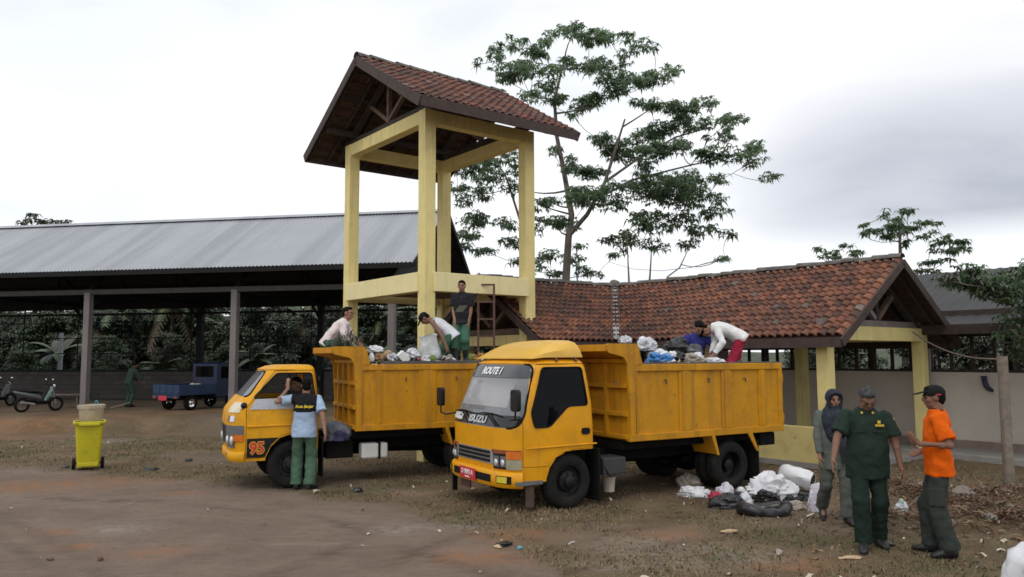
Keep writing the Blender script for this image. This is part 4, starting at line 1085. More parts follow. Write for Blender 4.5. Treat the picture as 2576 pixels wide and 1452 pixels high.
def dump_bed(t, pm, ribs, fender=True):
    bx0, bx1, z0, z1, hw = -.95, -4.04, .84, 1.93, .92
    bed = MB(); bed.box(((bx0 + bx1) / 2, 0, z0 + .04), (bx0 - bx1 - .12, 2 * hw - .12, .08)); bed.build('bed_floor', pm, t)
    for sy in (1, -1):
        w = MB(); y = sy * (hw - .035)
        w.box(((bx0 + bx1) / 2, y, (z0 + z1) / 2), (bx0 - bx1 - .02, .035, z1 - z0 - .03)).build('side_panel', pm, t)
        o = sy * hw
        fr = MB()
        fr.box(((bx0 + bx1) / 2, o - sy * .018, z1 - .05), (bx0 - bx1, .07, .10)); fr.box(((bx0 + bx1) / 2, o - sy * .016, z0 + .05), (bx0 - bx1, .074, .10))
        fr.build('side_rail', pm, t, bevel=.008)
        for (a, b) in ribs:
            r = MB(); c = (a + b) / 2; wd = a - b
            r.box((c, o - sy * .013, (z0 + z1) / 2), (wd, .030, z1 - z0 - .21)); 
            r.box((c, o - sy * .004, (z0 + z1) / 2), (wd * .52, .036, z1 - z0 - .205)); r.build('side_rib', pm, t, bevel=.006)
        for (a, b) in ribs:
            MB().tube([((a + b) / 2 + .38, o - sy * .02, 1.70), ((a + b) / 2 + .38, o + sy * .012, 1.70), ((a + b) / 2 + .385, o + sy * .02, 1.64)], .012, 6).build('rope_hook', MAT['rust_brown'], t)
        # headboard cheek that reaches forward over the cab
        gp = rpoly([(-.965, .90), (-.965, 1.2), (-.92, 1.93), (-.86, 2.035), (-.575, 2.10), (-.555, 2.225), (-1.11, 2.225), (-1.19, 1.935), (-1.06, 1.92), (-1.05, .90)], .035, 3)
        sidep(gp, sy * (hw + .006) - .02, sy * (hw + .006) + .02).build('headboard_cheek', pm, t, bevel=.004)
    hb = MB(); hb.box((-1.0, 0, 1.45), (.03, 2 * hw - .05, 1.2)); hb.build('headboard', pm, t)
    for z in (.90, 1.22, 1.62, 1.98): MB().box((-.965, 0, z), (.075, 2 * hw - .06, .06)).build('headboard_rail', pm, t, bevel=.006)
    for y in (-.45, 0, .45): MB().box((-.96, y, 1.42), (.07, .06, 1.05)).build('headboard_rib', pm, t, bevel=.006)
    cn = MB(); cn.add([(-.56, -hw, 2.13), (-.56, hw, 2.13), (-.86, hw, 2.045), (-.86, -hw, 2.045), (-1.0, -hw, 2.0), (-1.0, hw, 2.0)], [(0, 1, 2, 3), (3, 2, 5, 4)])
    cn.box((-.83, 0, 2.205), (.54, 2 * hw, .02)); cn.box((-.565, 0, 2.165), (.02, 2 * hw, .09)); cn.build('cab_guard', pm, t)
    # tailgate, hinges
    MB().box((bx1 - .01, 0, (z0 + z1) / 2 - .02), (.05, 2 * hw - .1, z1 - z0 - .06)).build('tailgate', pm, t, bevel=.008)
    MB().box((bx1 - .02, hw - .07, 1.38), (.10, .14, z1 - z0 - .0)).build('corner_post', pm, t, bevel=.01); MB().box((bx1 - .02, -hw + .07, 1.38), (.10, .14, z1 - z0)).build('corner_post', pm, t, bevel=.01)
    for sy in (1, -1):
        for z in (1.68, 1.05): MB().box((bx1 - .07, sy * (hw - .04), z), (.07, .06, .14)).build('hinge', pm, t, bevel=.01)
    if fender:
        for sy in (1, -1):
            f = MB(); yo, yi = sy * .93, sy * .48
            f.add([(-2.50, yo, .84), (-2.50, yi, .84), (-2.62, yi, .56), (-2.62, yo, .56)], [(0, 1, 2, 3)])
            f.build('mudguard', pm, t)
            sidep([(-2.50, .86), (-2.615, .55), (-2.655, .55), (-2.57, .86)], yo - .012, yo + .012).build('mudguard', pm, t)
            sidep([(-3.26, .86), (-3.46, .56), (-3.50, .56), (-3.36, .86)], yo - .012, yo + .012).build('mudguard', pm, t)
    for sy in (1, -1):
        MB().box((-3.50, sy * .70, .40), (.02, .46, .66)).build('mudflap', MAT['black'], t)
        w = wheel(t, -2.97, sy * .79, sy, rear=True); wheel(t, -2.97, sy * .56, sy, rear=True)
    MB().box((-3.85, 0, .70), (.12, 1.5, .16)).build('rear_beam', MAT['chassis'], t)
    for sy in (1, -1):
        lb = MB().box((-3.80, sy * .74, .72), (.34, .24, .20)).build('tail_lamp_box', MAT['chassis'], t, bevel=.02)

def seat_and_wheel(t, z=.95):
    MB().box((-.12, 0, z), (.5, 1.5, .18)).box((-.33, 0, z + .32), (.14, 1.5, .55)).build('seat', M('seat_cloth', (.03, .03, .032), .9), t, bevel=.05)
    MB().box((.62, 0, 1.08), (.3, 1.55, .12)).build('dashboard', MAT['plastic'], t, bevel=.03)
    sw = MB(); c = Vector((.38, -.40, 1.25)); ax = Euler((0, radians(-35), 0)).to_matrix()
    sw.tube([c + ax @ Vector((.2 * cos(a), .2 * sin(a), 0)) for a in [2 * pi * k / 20 for k in range(20)]], .014, 6, closed=True)
    for a in (0, 2.1, 4.2): sw.tube([c, c + ax @ Vector((.2 * cos(a), .2 * sin(a), 0))], .012, 6)
    sw.tube([c, c + Vector((.25, 0, -.3))], .02, 6); sw.build('steering_wheel', MAT['plastic'], t, smooth=50)
def cut_cab(t, cab, paint, side_win, shield, door, arch, inner_z=.06):
    shell = cab.solid().build('cab', paint, t)
    boolean(shell, cab.solid(.045, top=inner_z, bottom=.2), 'DIFFERENCE')
    boolean(shell, sidep(side_win, -1.3, 1.3), 'DIFFERENCE')
    boolean(shell, frontp(shield, .25, 1.4), 'DIFFERENCE')
    boolean(shell, frontp(rpoly([(-.7, 1.35), (.7, 1.35), (.66, 1.8), (-.66, 1.8)], .06), -.7, -.1), 'DIFFERENCE')
    if arch: boolean(shell, sidep(arch, -1.3, 1.3), 'DIFFERENCE')
    doors = []
    for sy in (1, -1):
        dr = D.objects.new('door', shell.data.copy()); COL.objects.link(dr); dr.parent = t
        boolean(dr, sidep(door, sy * .4 if sy > 0 else -1.3, 1.3 if sy > 0 else -.4), 'INTERSECT')
        c = Vector((sum(p[0] for p in door) / len(door), sum(p[1] for p in door) / len(door)))
        big = []
        for p in door:
            v = Vector(p) - c; big.append(tuple(c + v * (1 + .009 / v.length)))
        boolean(shell, sidep(big, sy * .4 if sy > 0 else -1.3, 1.3 if sy > 0 else -.4), 'DIFFERENCE')
        smooth_mesh(dr); doors.append(dr)
    smooth_mesh(shell)
    return shell, doors
def glass_from(t, cab, cutter, name, mat, parent, o0=.012, o1=.02):
    g = cab.solid(o0).build(name, mat, parent); boolean(g, cab.solid(o1, top=.02, bottom=.2), 'DIFFERENCE'); boolean(g, cutter, 'INTERSECT'); smooth_mesh(g); return g
MAT['windshield'] = M('windshield_glass', (.36, .38, .41), .06, spec=1.0, var=.12, scale=2.5, alpha=.38)  # pale colour paints the sky reflection onto the glass
MAT['sunband'] = M('tinted_band', (.035, .042, .05), .12, spec=.7, alpha=.97)

# ---- the near truck: rounded cab, route board, wind deflector
tA = thing('dump_truck', "orange-yellow dump truck with ROUTE 1 on its windscreen and a roof deflector", "truck", (.365 - .05, 11.446 + .0866, 0), radians(180 + 30)); tA.scale = (1, 1.11, 1)
cabA = Cab([(.40, .97, -.40, .89), (.60, .99, -.40, .90), (1.10, 1.0, -.40, .90), (1.40, .89, -.39, .885), (1.70, .755, -.36, .85), (1.90, .645, -.335, .815), (1.96, .59, -.32, .79), (2.0, .50, -.30, .74), (2.025, .36, -.27, .62)], 4.4)
winA = rpoly([(.42, 1.90), (-.22, 1.90), (-.27, 1.38), (.06, 1.37), (.20, 1.25), (.36, 1.11), (.60, 1.11), (.63, 1.30)], .05)
shA = rpoly([(-.735, 1.94), (.735, 1.94), (.82, 1.30), (.80, 1.10), (-.80, 1.10), (-.82, 1.30)], .11)
archA = [(.43, .2), (.415, .44), (.37, .58), (.27, .70), (.12, .765), (-.04, .785), (-.6, .785), (-.6, .2)]
doorA = rpoly([(.735, .60), (.735, 1.30), (.47, 1.935), (-.275, 1.945), (-.375, 1.42), (-.395, .80), (-.05, .80), (.16, .765), (.31, .68), (.39, .60)], .02, 2)
shell, drs = cut_cab(tA, cabA, MAT['truck'], winA, shA, doorA, archA)
for d_, sy in zip(drs, (1, -1)):
    cut = sidep(winA, .3 if sy > 0 else -1.3, 1.3 if sy > 0 else -.3)
    glass_from(tA, cabA, cut, 'window', MAT['glass_dark'], d_)
    # rubber seal round the window
    zs = [Vector((a, 0, b)) for a, b in winA]
    MB().tube([Vector((a, sy * (cabA.at(b)[2] - .006), b)) for a, b in winA], .011, 5, closed=True).build('window_seal', MAT['black'], d_)
    h = MB().prism(rpoly([(-.145, 1.075), (-.285, 1.075), (-.285, .985), (-.145, .985)], .04), lambda a, b, dd: Vector((a, dd, b)), sy * .88, sy * .908).build('door_handle', MAT['plastic'], d_)
    MB().box((-.215, sy * .912, 1.045), (.11, .012, .03)).build('lever', MAT['black'], h)
    MB().tube([(.735, sy * .90, .845), (.2, sy * .905, .85), (-.39, sy * .903, .855)], .012, 6).build('door_crease', MAT['truck'], d_)
ws = glass_from(tA, cabA, frontp(shA, .25, 1.4), 'windscreen', MAT['windshield'], tA)
glass_from(tA, cabA, frontp(rpoly([(-.76, 1.955), (.76, 1.955), (.79, 1.76), (-.79, 1.76)], .06), .25, 1.4), 'sun_band', MAT['sunband'], ws, .004, .011)
glass_from(tA, cabA, frontp(rpoly([(-.815, 1.265), (.815, 1.265), (.78, 1.115), (-.78, 1.115)], .07), .25, 1.4), 'lower_band', M('black_band', (.015, .016, .018), .15), ws, .004, .011)
MB().tube([cabA.front(a, b, -.004) for a, b in shA], .016, 5, closed=True).build('windscreen_seal', MAT['black'], ws)
seat_and_wheel(tA, .98)
sv = MB(); sv.box((.66, -.14, 1.56), (.012, 1.20, .46), Euler((0, radians(-24), 0))); sv.build('reflection_board', M('pale_reflection', (.85, .80, .74), .8, var=.04, scale=2), tA)  # added pale board imitating the bright reflection in the windscreen
def on_front(cab, y, z, off):
    p = cab.front(y, z, off); dz = cab.front(y, z + .03, off) - cab.front(y, z - .03, off); dy = cab.front(y + .03, z, off) - cab.front(y - .03, z, off)
    return frame_mtx(p, dy, dz)
wtxt = M('white_lettering', (.78, .80, .80), .6, var=.03)
text_mesh("ROUTE 1", .155, wtxt, 'lettering', ws, on_front(cabA, -.02, 1.845, .006), bold=.006, xs=.82, shear=.12)
text_mesh("ISUZU", .135, M('grey_lettering', (.50, .52, .53), .5), 'lettering', ws, on_front(cabA, .07, 1.185, .006), bold=.005, xs=1.25)
# emblem-like strokes left of the lettering
em = MB()
for y, z, w, h in ((-.52, 1.225, .16, .05), (-.44, 1.175, .14, .05), (-.60, 1.18, .08, .05), (-.36, 1.225, .08, .045)): em.box(tuple(cabA.front(y, z, .004)), (.006, w, h))
em.build('white_marking', wtxt, ws)
for yo, ln in ((-.62, .52), (.05, .55)):
    w = MB(); p = [cabA.front(yo + q * ln, 1.255 + .03 * sin(q * 3), .035) for q in (0, .33, .66, 1)]
    w.tube(p, .010, 6); w.tube([cabA.front(yo + .5 * ln, 1.27, .035), cabA.front(yo + ln * .95, 1.13, .03)], .012, 6); w.build('wiper', MAT['black'], tA)
# panel, grille, lamps
def T(y, z=.8): return cabA.ty(y, z)
cabA.patch(T(-.56), T(.56), .615, (.80, .80), .006, 14).build('grille', MAT['silver'], tA, smooth=40)
gr = [cabA.patch(T(-.42), T(.42), z, z + .04, .012, 12, 1) for z in (.745, .69, .635)]
for g in gr: g.build('grille_slot', MAT['plastic'], tA)
for sy in (1, -1):
    t0, t1 = sorted((T(sy * .49), sy * cabA.tx(.80, .7)))
    cabA.patch(t0, t1, .565, .765, .010, 14).build('lamp_housing', MAT['plastic'], tA, smooth=40)
    ta, tb = sorted((T(sy * .46), sy * cabA.tx(.76, .7))); cabA.patch(ta, tb, .768, .815, .008, 14).build('lamp_brow', MAT['lens_red'], tA, smooth=40)
    for a, b in ((.505, .595), (.615, .70)):
        u0, u1 = sorted((T(sy * a), T(sy * b))); hl = cabA.patch(u0, u1, .595, .735, .016, 6).build('headlight', MAT['grey_plastic'], tA, smooth=40)
        c = cabA.front(sy * (a + b) / 2, .65, .014); MB().blob(tuple(c), (.018, .042, .045), 12, 8).build('lamp_glass', MAT['lens_clear'], hl, smooth=60)
    v0, v1 = sorted((sy * cabA.tx(.905, .7), sy * cabA.tx(.755, .7)))
    cabA.patch(v0, v1, .565, .695, .018, 8).build('marker_lamp', MAT['lens_olive'], tA, smooth=40)
    cabA.patch(v0, v1, .70, .80, .018, 8).build('turn_signal', MAT['lens_amber'], tA, smooth=40)
# bumper
def bumper(t, cab, paint, z0, z1, off, t1, inset=True):
    mb = MB(); rings = []
    for i in range(33):
        tt = -t1 + 2 * t1 * i / 32
        rings.append([cab.fs(tt, .6, o) * 1 - Vector((0, 0, .6)) + Vector((0, 0, z)) for o, z in ((off - .06, z0 + .02), (off - .01, z0), (off + .012, z0 + .03), (off + .02, (z0 + z1) / 2), (off + .012, z1 - .025), (off - .01, z1), (off - .06, z1))])
    mb.loft(rings); return mb.build('bumper', paint, t, smooth=50)
tb = cabA.tx(.74, .6)
bmp = bumper(tA, cabA, MAT['truck'], .325, .535, .03, tb)
class Off(Cab): pass
def bpatch(y0, y1, z0, z1, off, nu=8):
    mb = MB(); mb.grid(lambda u, v: cabA.front(y0 + (y1 - y0) * u, .6, off) - Vector((0, 0, .6)) + Vector((0, 0, z0 + (z1 - z0) * v)), nu, 1); return mb
bpatch(-.50, .50, .385, .485, .055).build('bumper_shade_patch', MAT['black'], tA)  # flat black patches paint the shade of the bumper and fog lamp recesses
for sy in (1, -1): 
    bpatch(sy * .60, sy * .80, .385, .485, .054).build('fog_recess_shade', MAT['black'], tA)
    fl = bpatch(sy * .62, sy * .76, .395, .475, .060).build('fog_lamp', MAT['lens_yellow'], tA)
pl = MB().box(tuple(cabA.front(-.06, .6, .068) - Vector((0, 0, .165))), (.012, .42, .155)).build('number_plate', MAT['plate_red'], tA, bevel=.004)
text_mesh("D 9893 A", .098, wtxt, 'plate_lettering', pl, frame_mtx(Vector((cabA.front(-.06, .6).x + .077, -.06, .448)), (0, 1, 0), (0, 0, 1)), bold=.001, xs=.8)
MB().box((cabA.front(0, .6).x + .075, -.06, .385), (.003, .12, .016)).build('plate_lettering', wtxt, pl)
# deflector on the roof
sp = []
for x, ht in ((.53, .015), (.46, .06), (.34, .125), (.18, .19), (.0, .23), (-.12, .245), (-.20, .24), (-.245, .19), (-.275, .03)):
    hb_, htp = .775 - .05 * max(0, (x - .3) / .25), .70 - .12 * max(0, (x - .1) / .4)
    z0 = 2.035 - .02 * max(0, (x - .35) / .18); r = []
    for y, z in ((-hb_, 0), (-hb_ + .005, .45), (-htp, .86), (-htp * .8, .99), (-htp * .3, 1.03), (htp * .3, 1.03), (htp * .8, .99), (htp, .86), (hb_ - .005, .45), (hb_, 0)):
        r.append(Vector((x, y, z0 + ht * z)))
    sp.append(r)
defl = MB().loft(sp).build('wind_deflector', MAT['spoiler'], tA, smooth=38)
for sy in (1, -1):
    for x in (.16, -.16): MB().box((x, sy * .765, 2.005), (.035, .02, .07), Euler((sy * .25, 0, 0))).build('deflector_bracket', MAT['rust_brown'], tA)
MB().tube([cabA.ring(1.955, -.004)[i] for i in range(0, 29)], .010, 5).build('roof_gutter', MAT['truck'], tA, smooth=50)
# mirrors
for sy, zc, yy, xx in ((1, 1.485, 1.03, .98), (-1, 1.44, -1.08, .95)):
    mm = MB(); pr = rpoly([(-.075, -.14), (.075, -.14), (.075, .14), (-.075, .14)], .05)
    mm.prism(pr, lambda a, b, d: Vector((xx + d, yy + a, zc + b)), -.035, .03); mo = mm.build('wing_mirror', MAT['plastic'], tA, bevel=.015, smooth=40)
    MB().tube([(xx, yy, zc - .13), (xx, yy - sy * .01, zc - .24), (xx - .02, yy - sy * .15, zc - .26), tuple(cabA.front(sy * .80, 1.22))], .013, 8).build('mirror_arm', MAT['plastic'], mo, smooth=50)
wheel(tA, .04, .775, 1); wheel(tA, .04, -.775, -1)
MB().box((.10, 0, .62), (1.0, 1.3, .3)).build('wheel_well', MAT['chassis'], tA)
sidep(rpoly([(.47, .37), (.86, .37), (.86, .42), (.47, .42)], .01), .62, .885).build('step', MAT['grey_plastic'], tA, bevel=.006)
MB().beam((.62, .80, .36), (.60, .78, .07), .10, .10).build('step_support', M('dirty_timber', (.10, .065, .05), .95, var=.3), tA, bevel=.008)
MB().beam((.93, -.66, .33), (.93, -.66, .09), .05, .06).build('tow_bracket', MAT['chassis'], tA); MB().box((.86, -.45, .25), (.02, .26, .16)).build('front_flap', MAT['rust_brown'], tA)
for sy in (1, -1): MB().box((-.45, sy * .72, .42), (.025, .34, .72)).build('mudflap', MAT['black'], tA)
undercarriage(tA, None)
MB().box((-.80, .62, .50), (.40, .34, .24)).build('battery_box', M('dusty_black', (.04, .042, .045), .6, var=.3), tA, bevel=.02)
MB().tube([(-.6, .70, .66), (-.62, .78, .5), (-.7, .80, .36)], .012, 6).build('hose', MAT['black'], tA)
dump_bed(tA, MAT['bed'], ((-1.06, -1.12), (-1.90, -2.14), (-2.76, -2.98), (-3.56, -3.72)))

# ---- the far truck: older square cab with open window
tB = thing('dump_truck', "older orange-yellow dump truck numbered 95 with an open cab window, its bed heaped with rubbish", "truck", (-3.825 + .0457, 13.28 - .098, 0), radians(180 + 25)); tB.scale = (1, .88, 1)
cabB = Cab([(.45, .92, -.39, .87), (.62, .96, -.39, .89), (.85, .985, -.39, .895), (1.05, 1.0, -.39, .895), (1.22, .975, -.385, .885), (1.30, .92, -.38, .88), (1.40, .835, -.375, .865), (1.62, .65, -.36, .82), (1.80, .50, -.34, .775), (1.87, .43, -.33, .745), (1.91, .33, -.31, .68), (1.93, .18, -.27, .55)], 6.0)
winB = rpoly([(.285, 1.80), (-.26, 1.80), (-.31, 1.42), (.64, 1.42)], .04)
shB = rpoly([(-.66, 1.83), (.66, 1.83), (.77, 1.44), (-.77, 1.44)], .07)
archB = [(.47, .2), (.44, .50), (.37, .66), (.24, .79), (.10, .835), (-.12, .825), (-.25, .76), (-.33, .62), (-.36, .46), (-.36, .2)]
doorB = rpoly([(.735, .50), (.735, 1.26), (.31, 1.835), (-.30, 1.835), (-.345, 1.25), (-.35, .72), (-.26, .80), (-.12, .85), (.10, .86), (.25, .815), (.38, .69), (.47, .50)], .02, 2)
shell, drs = cut_cab(tB, cabB, MAT['truck2'], winB, shB, doorB, archB)
redn = M('red_numerals', (.52, .05, .02), .6); yel = M('yellow_outline', (.72, .46, .04), .6)
for d_, sy in zip(drs, (1, -1)):
    def sg(y): return sy * y
    mb = MB(); P = [(.70, 1.245), (-.335, 1.235), (-.31, 1.405), (.60, 1.405)]
    mb.prism(P, lambda a, b, dd: Vector((a, sy * (cabB.at(b)[2] + dd), b)), .001, .006); mb.build('tread_plate', MAT['steel_tread'], d_)
    mb = MB(); mb.prism([(.725, .505), (.455, .505), (.365, .69), (.25, .80), (.725, .80)], lambda a, b, dd: Vector((a, sy * (cabB.at(b)[2] + dd), b)), .001, .005)
    bp = mb.build('black_panel', MAT['plastic'], d_)
    if sy > 0:
        mt_ = frame_mtx(Vector((.575, .905, .645)), (-1, 0, 0), (0, .0, 1)); mt2 = mt_.copy(); mt2.translation.y += .003
        text_mesh("95", .245, yel, 'numeral_outline', bp, mt_, bold=.016, xs=.92); text_mesh("95", .245, redn, 'numerals', bp, mt2, bold=.008, xs=.92)
    MB().tube([(.735, sy * .899, .985), (.3, sy * .901, .99), (-.35, sy * .899, .985)], .016, 6).build('door_crease', MAT['truck2'], d_)
    MB().tube([Vector((a, sy * (cabB.at(b)[2] - .004), b)) for a, b in winB], .012, 5, closed=True).build('window_seal', MAT['black'], d_)
    MB().tube([(-.14, sy * .825, 1.42), (-.13, sy * .77, 1.80)], .012, 6).build('window_channel', MAT['black'], d_)
ws = glass_from(tB, cabB, frontp(shB, .25, 1.4), 'windscreen', M('pale_windscreen', (.30, .33, .36), .05, alpha=.5, spec=.9), tB)  # pale tint painted in for light reflected off the glass
MB().tube([cabB.front(a, b, .0) for a, b in shB], .016, 5, closed=True).build('windscreen_seal', MAT['black'], ws)
seat_and_wheel(tB, .98)
for i in range(6): pass
rk = MB(); rk.box((-.36, 0, 1.50), (.02, 1.3, .05)); rk.build('rear_window_bar', M('dull_red_frame', (.12, .03, .025), .7), tB)
TBy = cabB.ty
for sy in (1, -1):
    t0, t1 = sorted((TBy(sy * .40, .8), sy * cabB.tx(.76, .8)))
    cabB.patch(t0, t1, .86, 1.0, .010, 14).build('lamp_housing', MAT['grey_plastic'], tB, smooth=40)
    cabB.patch(t0, sy * cabB.tx(.90, .8) if sy > 0 else t1, .66, .86, .012, 12).build('lamp_surround', MAT['grey_plastic'], tB, smooth=40)
    for y in (.52, .72):
        c = cabB.front(sy * y, .77, .01); MB().blob(tuple(c), (.03, .08, .075), 12, 8).build('headlight', MAT['lens_clear'], tB, smooth=60)
    v0, v1 = sorted((sy * cabB.tx(.92, .8), sy * cabB.tx(.77, .8))); cabB.patch(v0, v1, .76, .85, .018, 6).build('turn_signal', MAT['lens_amber'], tB, smooth=40)
    u0, u1 = sorted((sy * cabB.tx(.955, 1.1), sy * cabB.tx(.90, 1.1))); cabB.patch(u0, u1, 1.06, 1.15, .012, 4).build('side_marker', MAT['lens_clear'], tB)
    u0, u1 = sorted((sy * cabB.tx(.978, 1.1), sy * cabB.tx(.958, 1.1))); cabB.patch(u0, u1, 1.06, 1.15, .012, 4).build('side_marker', MAT['lens_red'], tB)
cabB.patch(TBy(-.36, .8), TBy(.36, .8), .68, .98, .008, 10).build('grille', MAT['plastic'], tB, smooth=40)
bumper(tB, cabB, MAT['truck2'], .44, .60, .02, cabB.tx(.74, .6))
for sy in (1, -1):
    mb = MB(); u0 = sy * cabB.tx(.93, .5); mb.box(tuple(cabB.fs(u0, .53, .045)), (.03, .03, .07)); mb.build('bumper_slot', MAT['black'], tB)
    m_ = MB().blob((.79, sy * .98, 1.315), (.05, .05, .05), 12, 8).tube([(.79, sy * .98, 1.30), (.80, sy * .88, 1.25)], .012, 6).build('wing_mirror', MAT['plastic'], tB, smooth=60)
    p0 = cabB.fs(sy * cabB.tx(.90, 1.28), 1.28, .008)
cabB.patch(cabB.tx(.93, 1.28), cabB.tx(.80, 1.28), 1.20, 1.355, .008, 5).build('corner_flash', M('pale_sticker', (.66, .60, .45), .5), tB)
MB().tube([cabB.ring(1.86, -.006)[i] for i in range(0, 29)], .010, 5).build('roof_gutter', MAT['truck2'], tB, smooth=50)
wheel(tB, .04, .765, 1); wheel(tB, .04, -.765, -1)
MB().box((.05, 0, .66), (.95, 1.25, .3)).build('wheel_well', MAT['chassis'], tB)
for sy in (1, -1): MB().box((-.44, sy * .70, .45), (.025, .36, .62)).build('mudflap', MAT['black'], tB)
undercarriage(tB, None)
MB().box((-.75, .55, .55), (.45, .3, .3)).build('battery_box', MAT['chassis'], tB, bevel=.02)
tk = MB().box((-1.24, .66, .50), (.29, .26, .25)).build('water_tank', M('milky_plastic', (.66, .66, .63), .5, var=.06), tB, bevel=.03)
MB().box((-1.475, .66, .50), (.13, .26, .25)).build('water_tank', M('milky_plastic_small', (.62, .62, .60), .5, var=.06), tB, bevel=.03)
MB().box((-1.395, .66, .50), (.03, .275, .27)).build('tank_strap', MAT['black'], tB)
dump_bed(tB, MAT['bed'], ((-1.04, -1.08), (-1.28, -1.40), (-2.04, -2.34), (-2.98, -3.22)), fender=True)
# ------------------------------------------------------------------ people (local axes: y forward, x to their right, z up)
skin = M('skin', (.27, .145, .095), .6, var=.08, scale=9, spec=.3); skin2 = M('skin_darker', (.20, .105, .068), .6, var=.08, scale=9, spec=.3)
lipm = M('lips', (.14, .06, .05), .6); hairm = M('black_hair', (.007, .0065, .006), .8, spec=.1, var=.4, scale=30); greyhair = M('grey_hair', (.055, .055, .06), .85, spec=.1, var=.4, scale=30)
eyem = M('dark_eyes', (.012, .010, .010), .3)
shoe_b = M('black_shoes', (.012, .011, .011), .5, var=.3)
wrk = D.textures.new("folds", 'CLOUDS'); wrk.noise_scale = .10; wrk.noise_depth = 2
def cloth(name, col, **k): return M(name, col, .92, var=k.pop('var', .10), scale=k.pop('scale', 7), spec=.15, bump=.15, bscale=120, **k)
def unify(mb, name, mat, parent, vox, smooth=2, fold=0.0):
    o = mb.build(name, mat, parent)
    r = o.modifiers.new("r", 'REMESH'); r.mode = 'VOXEL'; r.voxel_size = vox; r.use_smooth_shade = True
    if fold:
        d = o.modifiers.new("d", 'DISPLACE'); d.texture = wrk; d.strength = fold; d.mid_level = .5; d.texture_coords = 'GLOBAL'
    if smooth:
        s = o.modifiers.new("s", 'SMOOTH'); s.iterations = smooth; s.factor = .5
    bake(o)
    if not o.data.materials: o.data.materials.append(mat)
    o.data.polygons.foreach_set('use_smooth', [True] * len(o.data.polygons)); return o
def ik(a, t, l1, l2, pole):
    d = t - a; L = d.length
    if L > (l1 + l2) * .995: t = a + d * ((l1 + l2) * .995 / L); d = t - a; L = d.length
    L = max(L, abs(l1 - l2) + .02); x = (l1 * l1 - l2 * l2 + L * L) / (2 * L); h = sqrt(max(0, l1 * l1 - x * x)); dn = d.normalized()
    p = Vector(pole); p = p - dn * p.dot(dn)
    if p.length < 1e-4: p = dn.orthogonal()
    return a + dn * x + p.normalized() * h, t
def limb(mb, pts, rs, n=12):
    mb.tube(pts, rs, n)
    for p, r in zip(pts, rs): mb.blob(p, r * .995, 10, 7)
def hand(mb, w, d, palm, side, curl=.5, k=1.0):
    """palm: direction the palm faces, side: +1 when the thumb lies along +(d x palm)"""
    d = d.normalized(); palm = (palm - d * palm.dot(d)).normalized(); s = d.cross(palm) * side
    c = w + d * .05 * k; Rm = Matrix((s, d, palm)).transposed(); mb.blob(c, (.038 * k, .05 * k, .017 * k), 10, 7, Rm)
    mb.tube([w - d * .02, w + d * .03], [.026 * k, .027 * k], 10)
    for i, (off, L) in enumerate(((.028, .072), (.010, .080), (-.009, .075), (-.027, .060))):
        p = w + d * .088 * k + s * off * k; pts = [p - d * .02 * k]; a = curl * (.25 + .1 * i)
        dd = d
        for q in range(3):
            pts.append(p); dd = (dd * cos(a) + palm * sin(a)).normalized(); p = p + dd * L * k * (.45, .32, .23)[q]
        pts.append(p); mb.tube(pts, [.0098 * k, .0098 * k, .0095 * k, .009 * k, .0075 * k], 7)
    b = w + d * .022 * k + s * .026 * k; t1 = (s * .8 + d * .5 + palm * .25).normalized(); t2 = (s * .25 + d * .85 + palm * (.3 + .3 * curl)).normalized()
    mb.tube([b, b + t1 * .038 * k, b + t1 * .038 * k + t2 * .034 * k, b + t1 * .038 * k + t2 * .056 * k], [.014 * k, .012 * k, .0105 * k, .008 * k], 7)
def rotz(v, a): return Vector((v.x * cos(a) - v.y * sin(a), v.x * sin(a) + v.y * cos(a), v.z))
ZV = Vector((0, 0, 1))
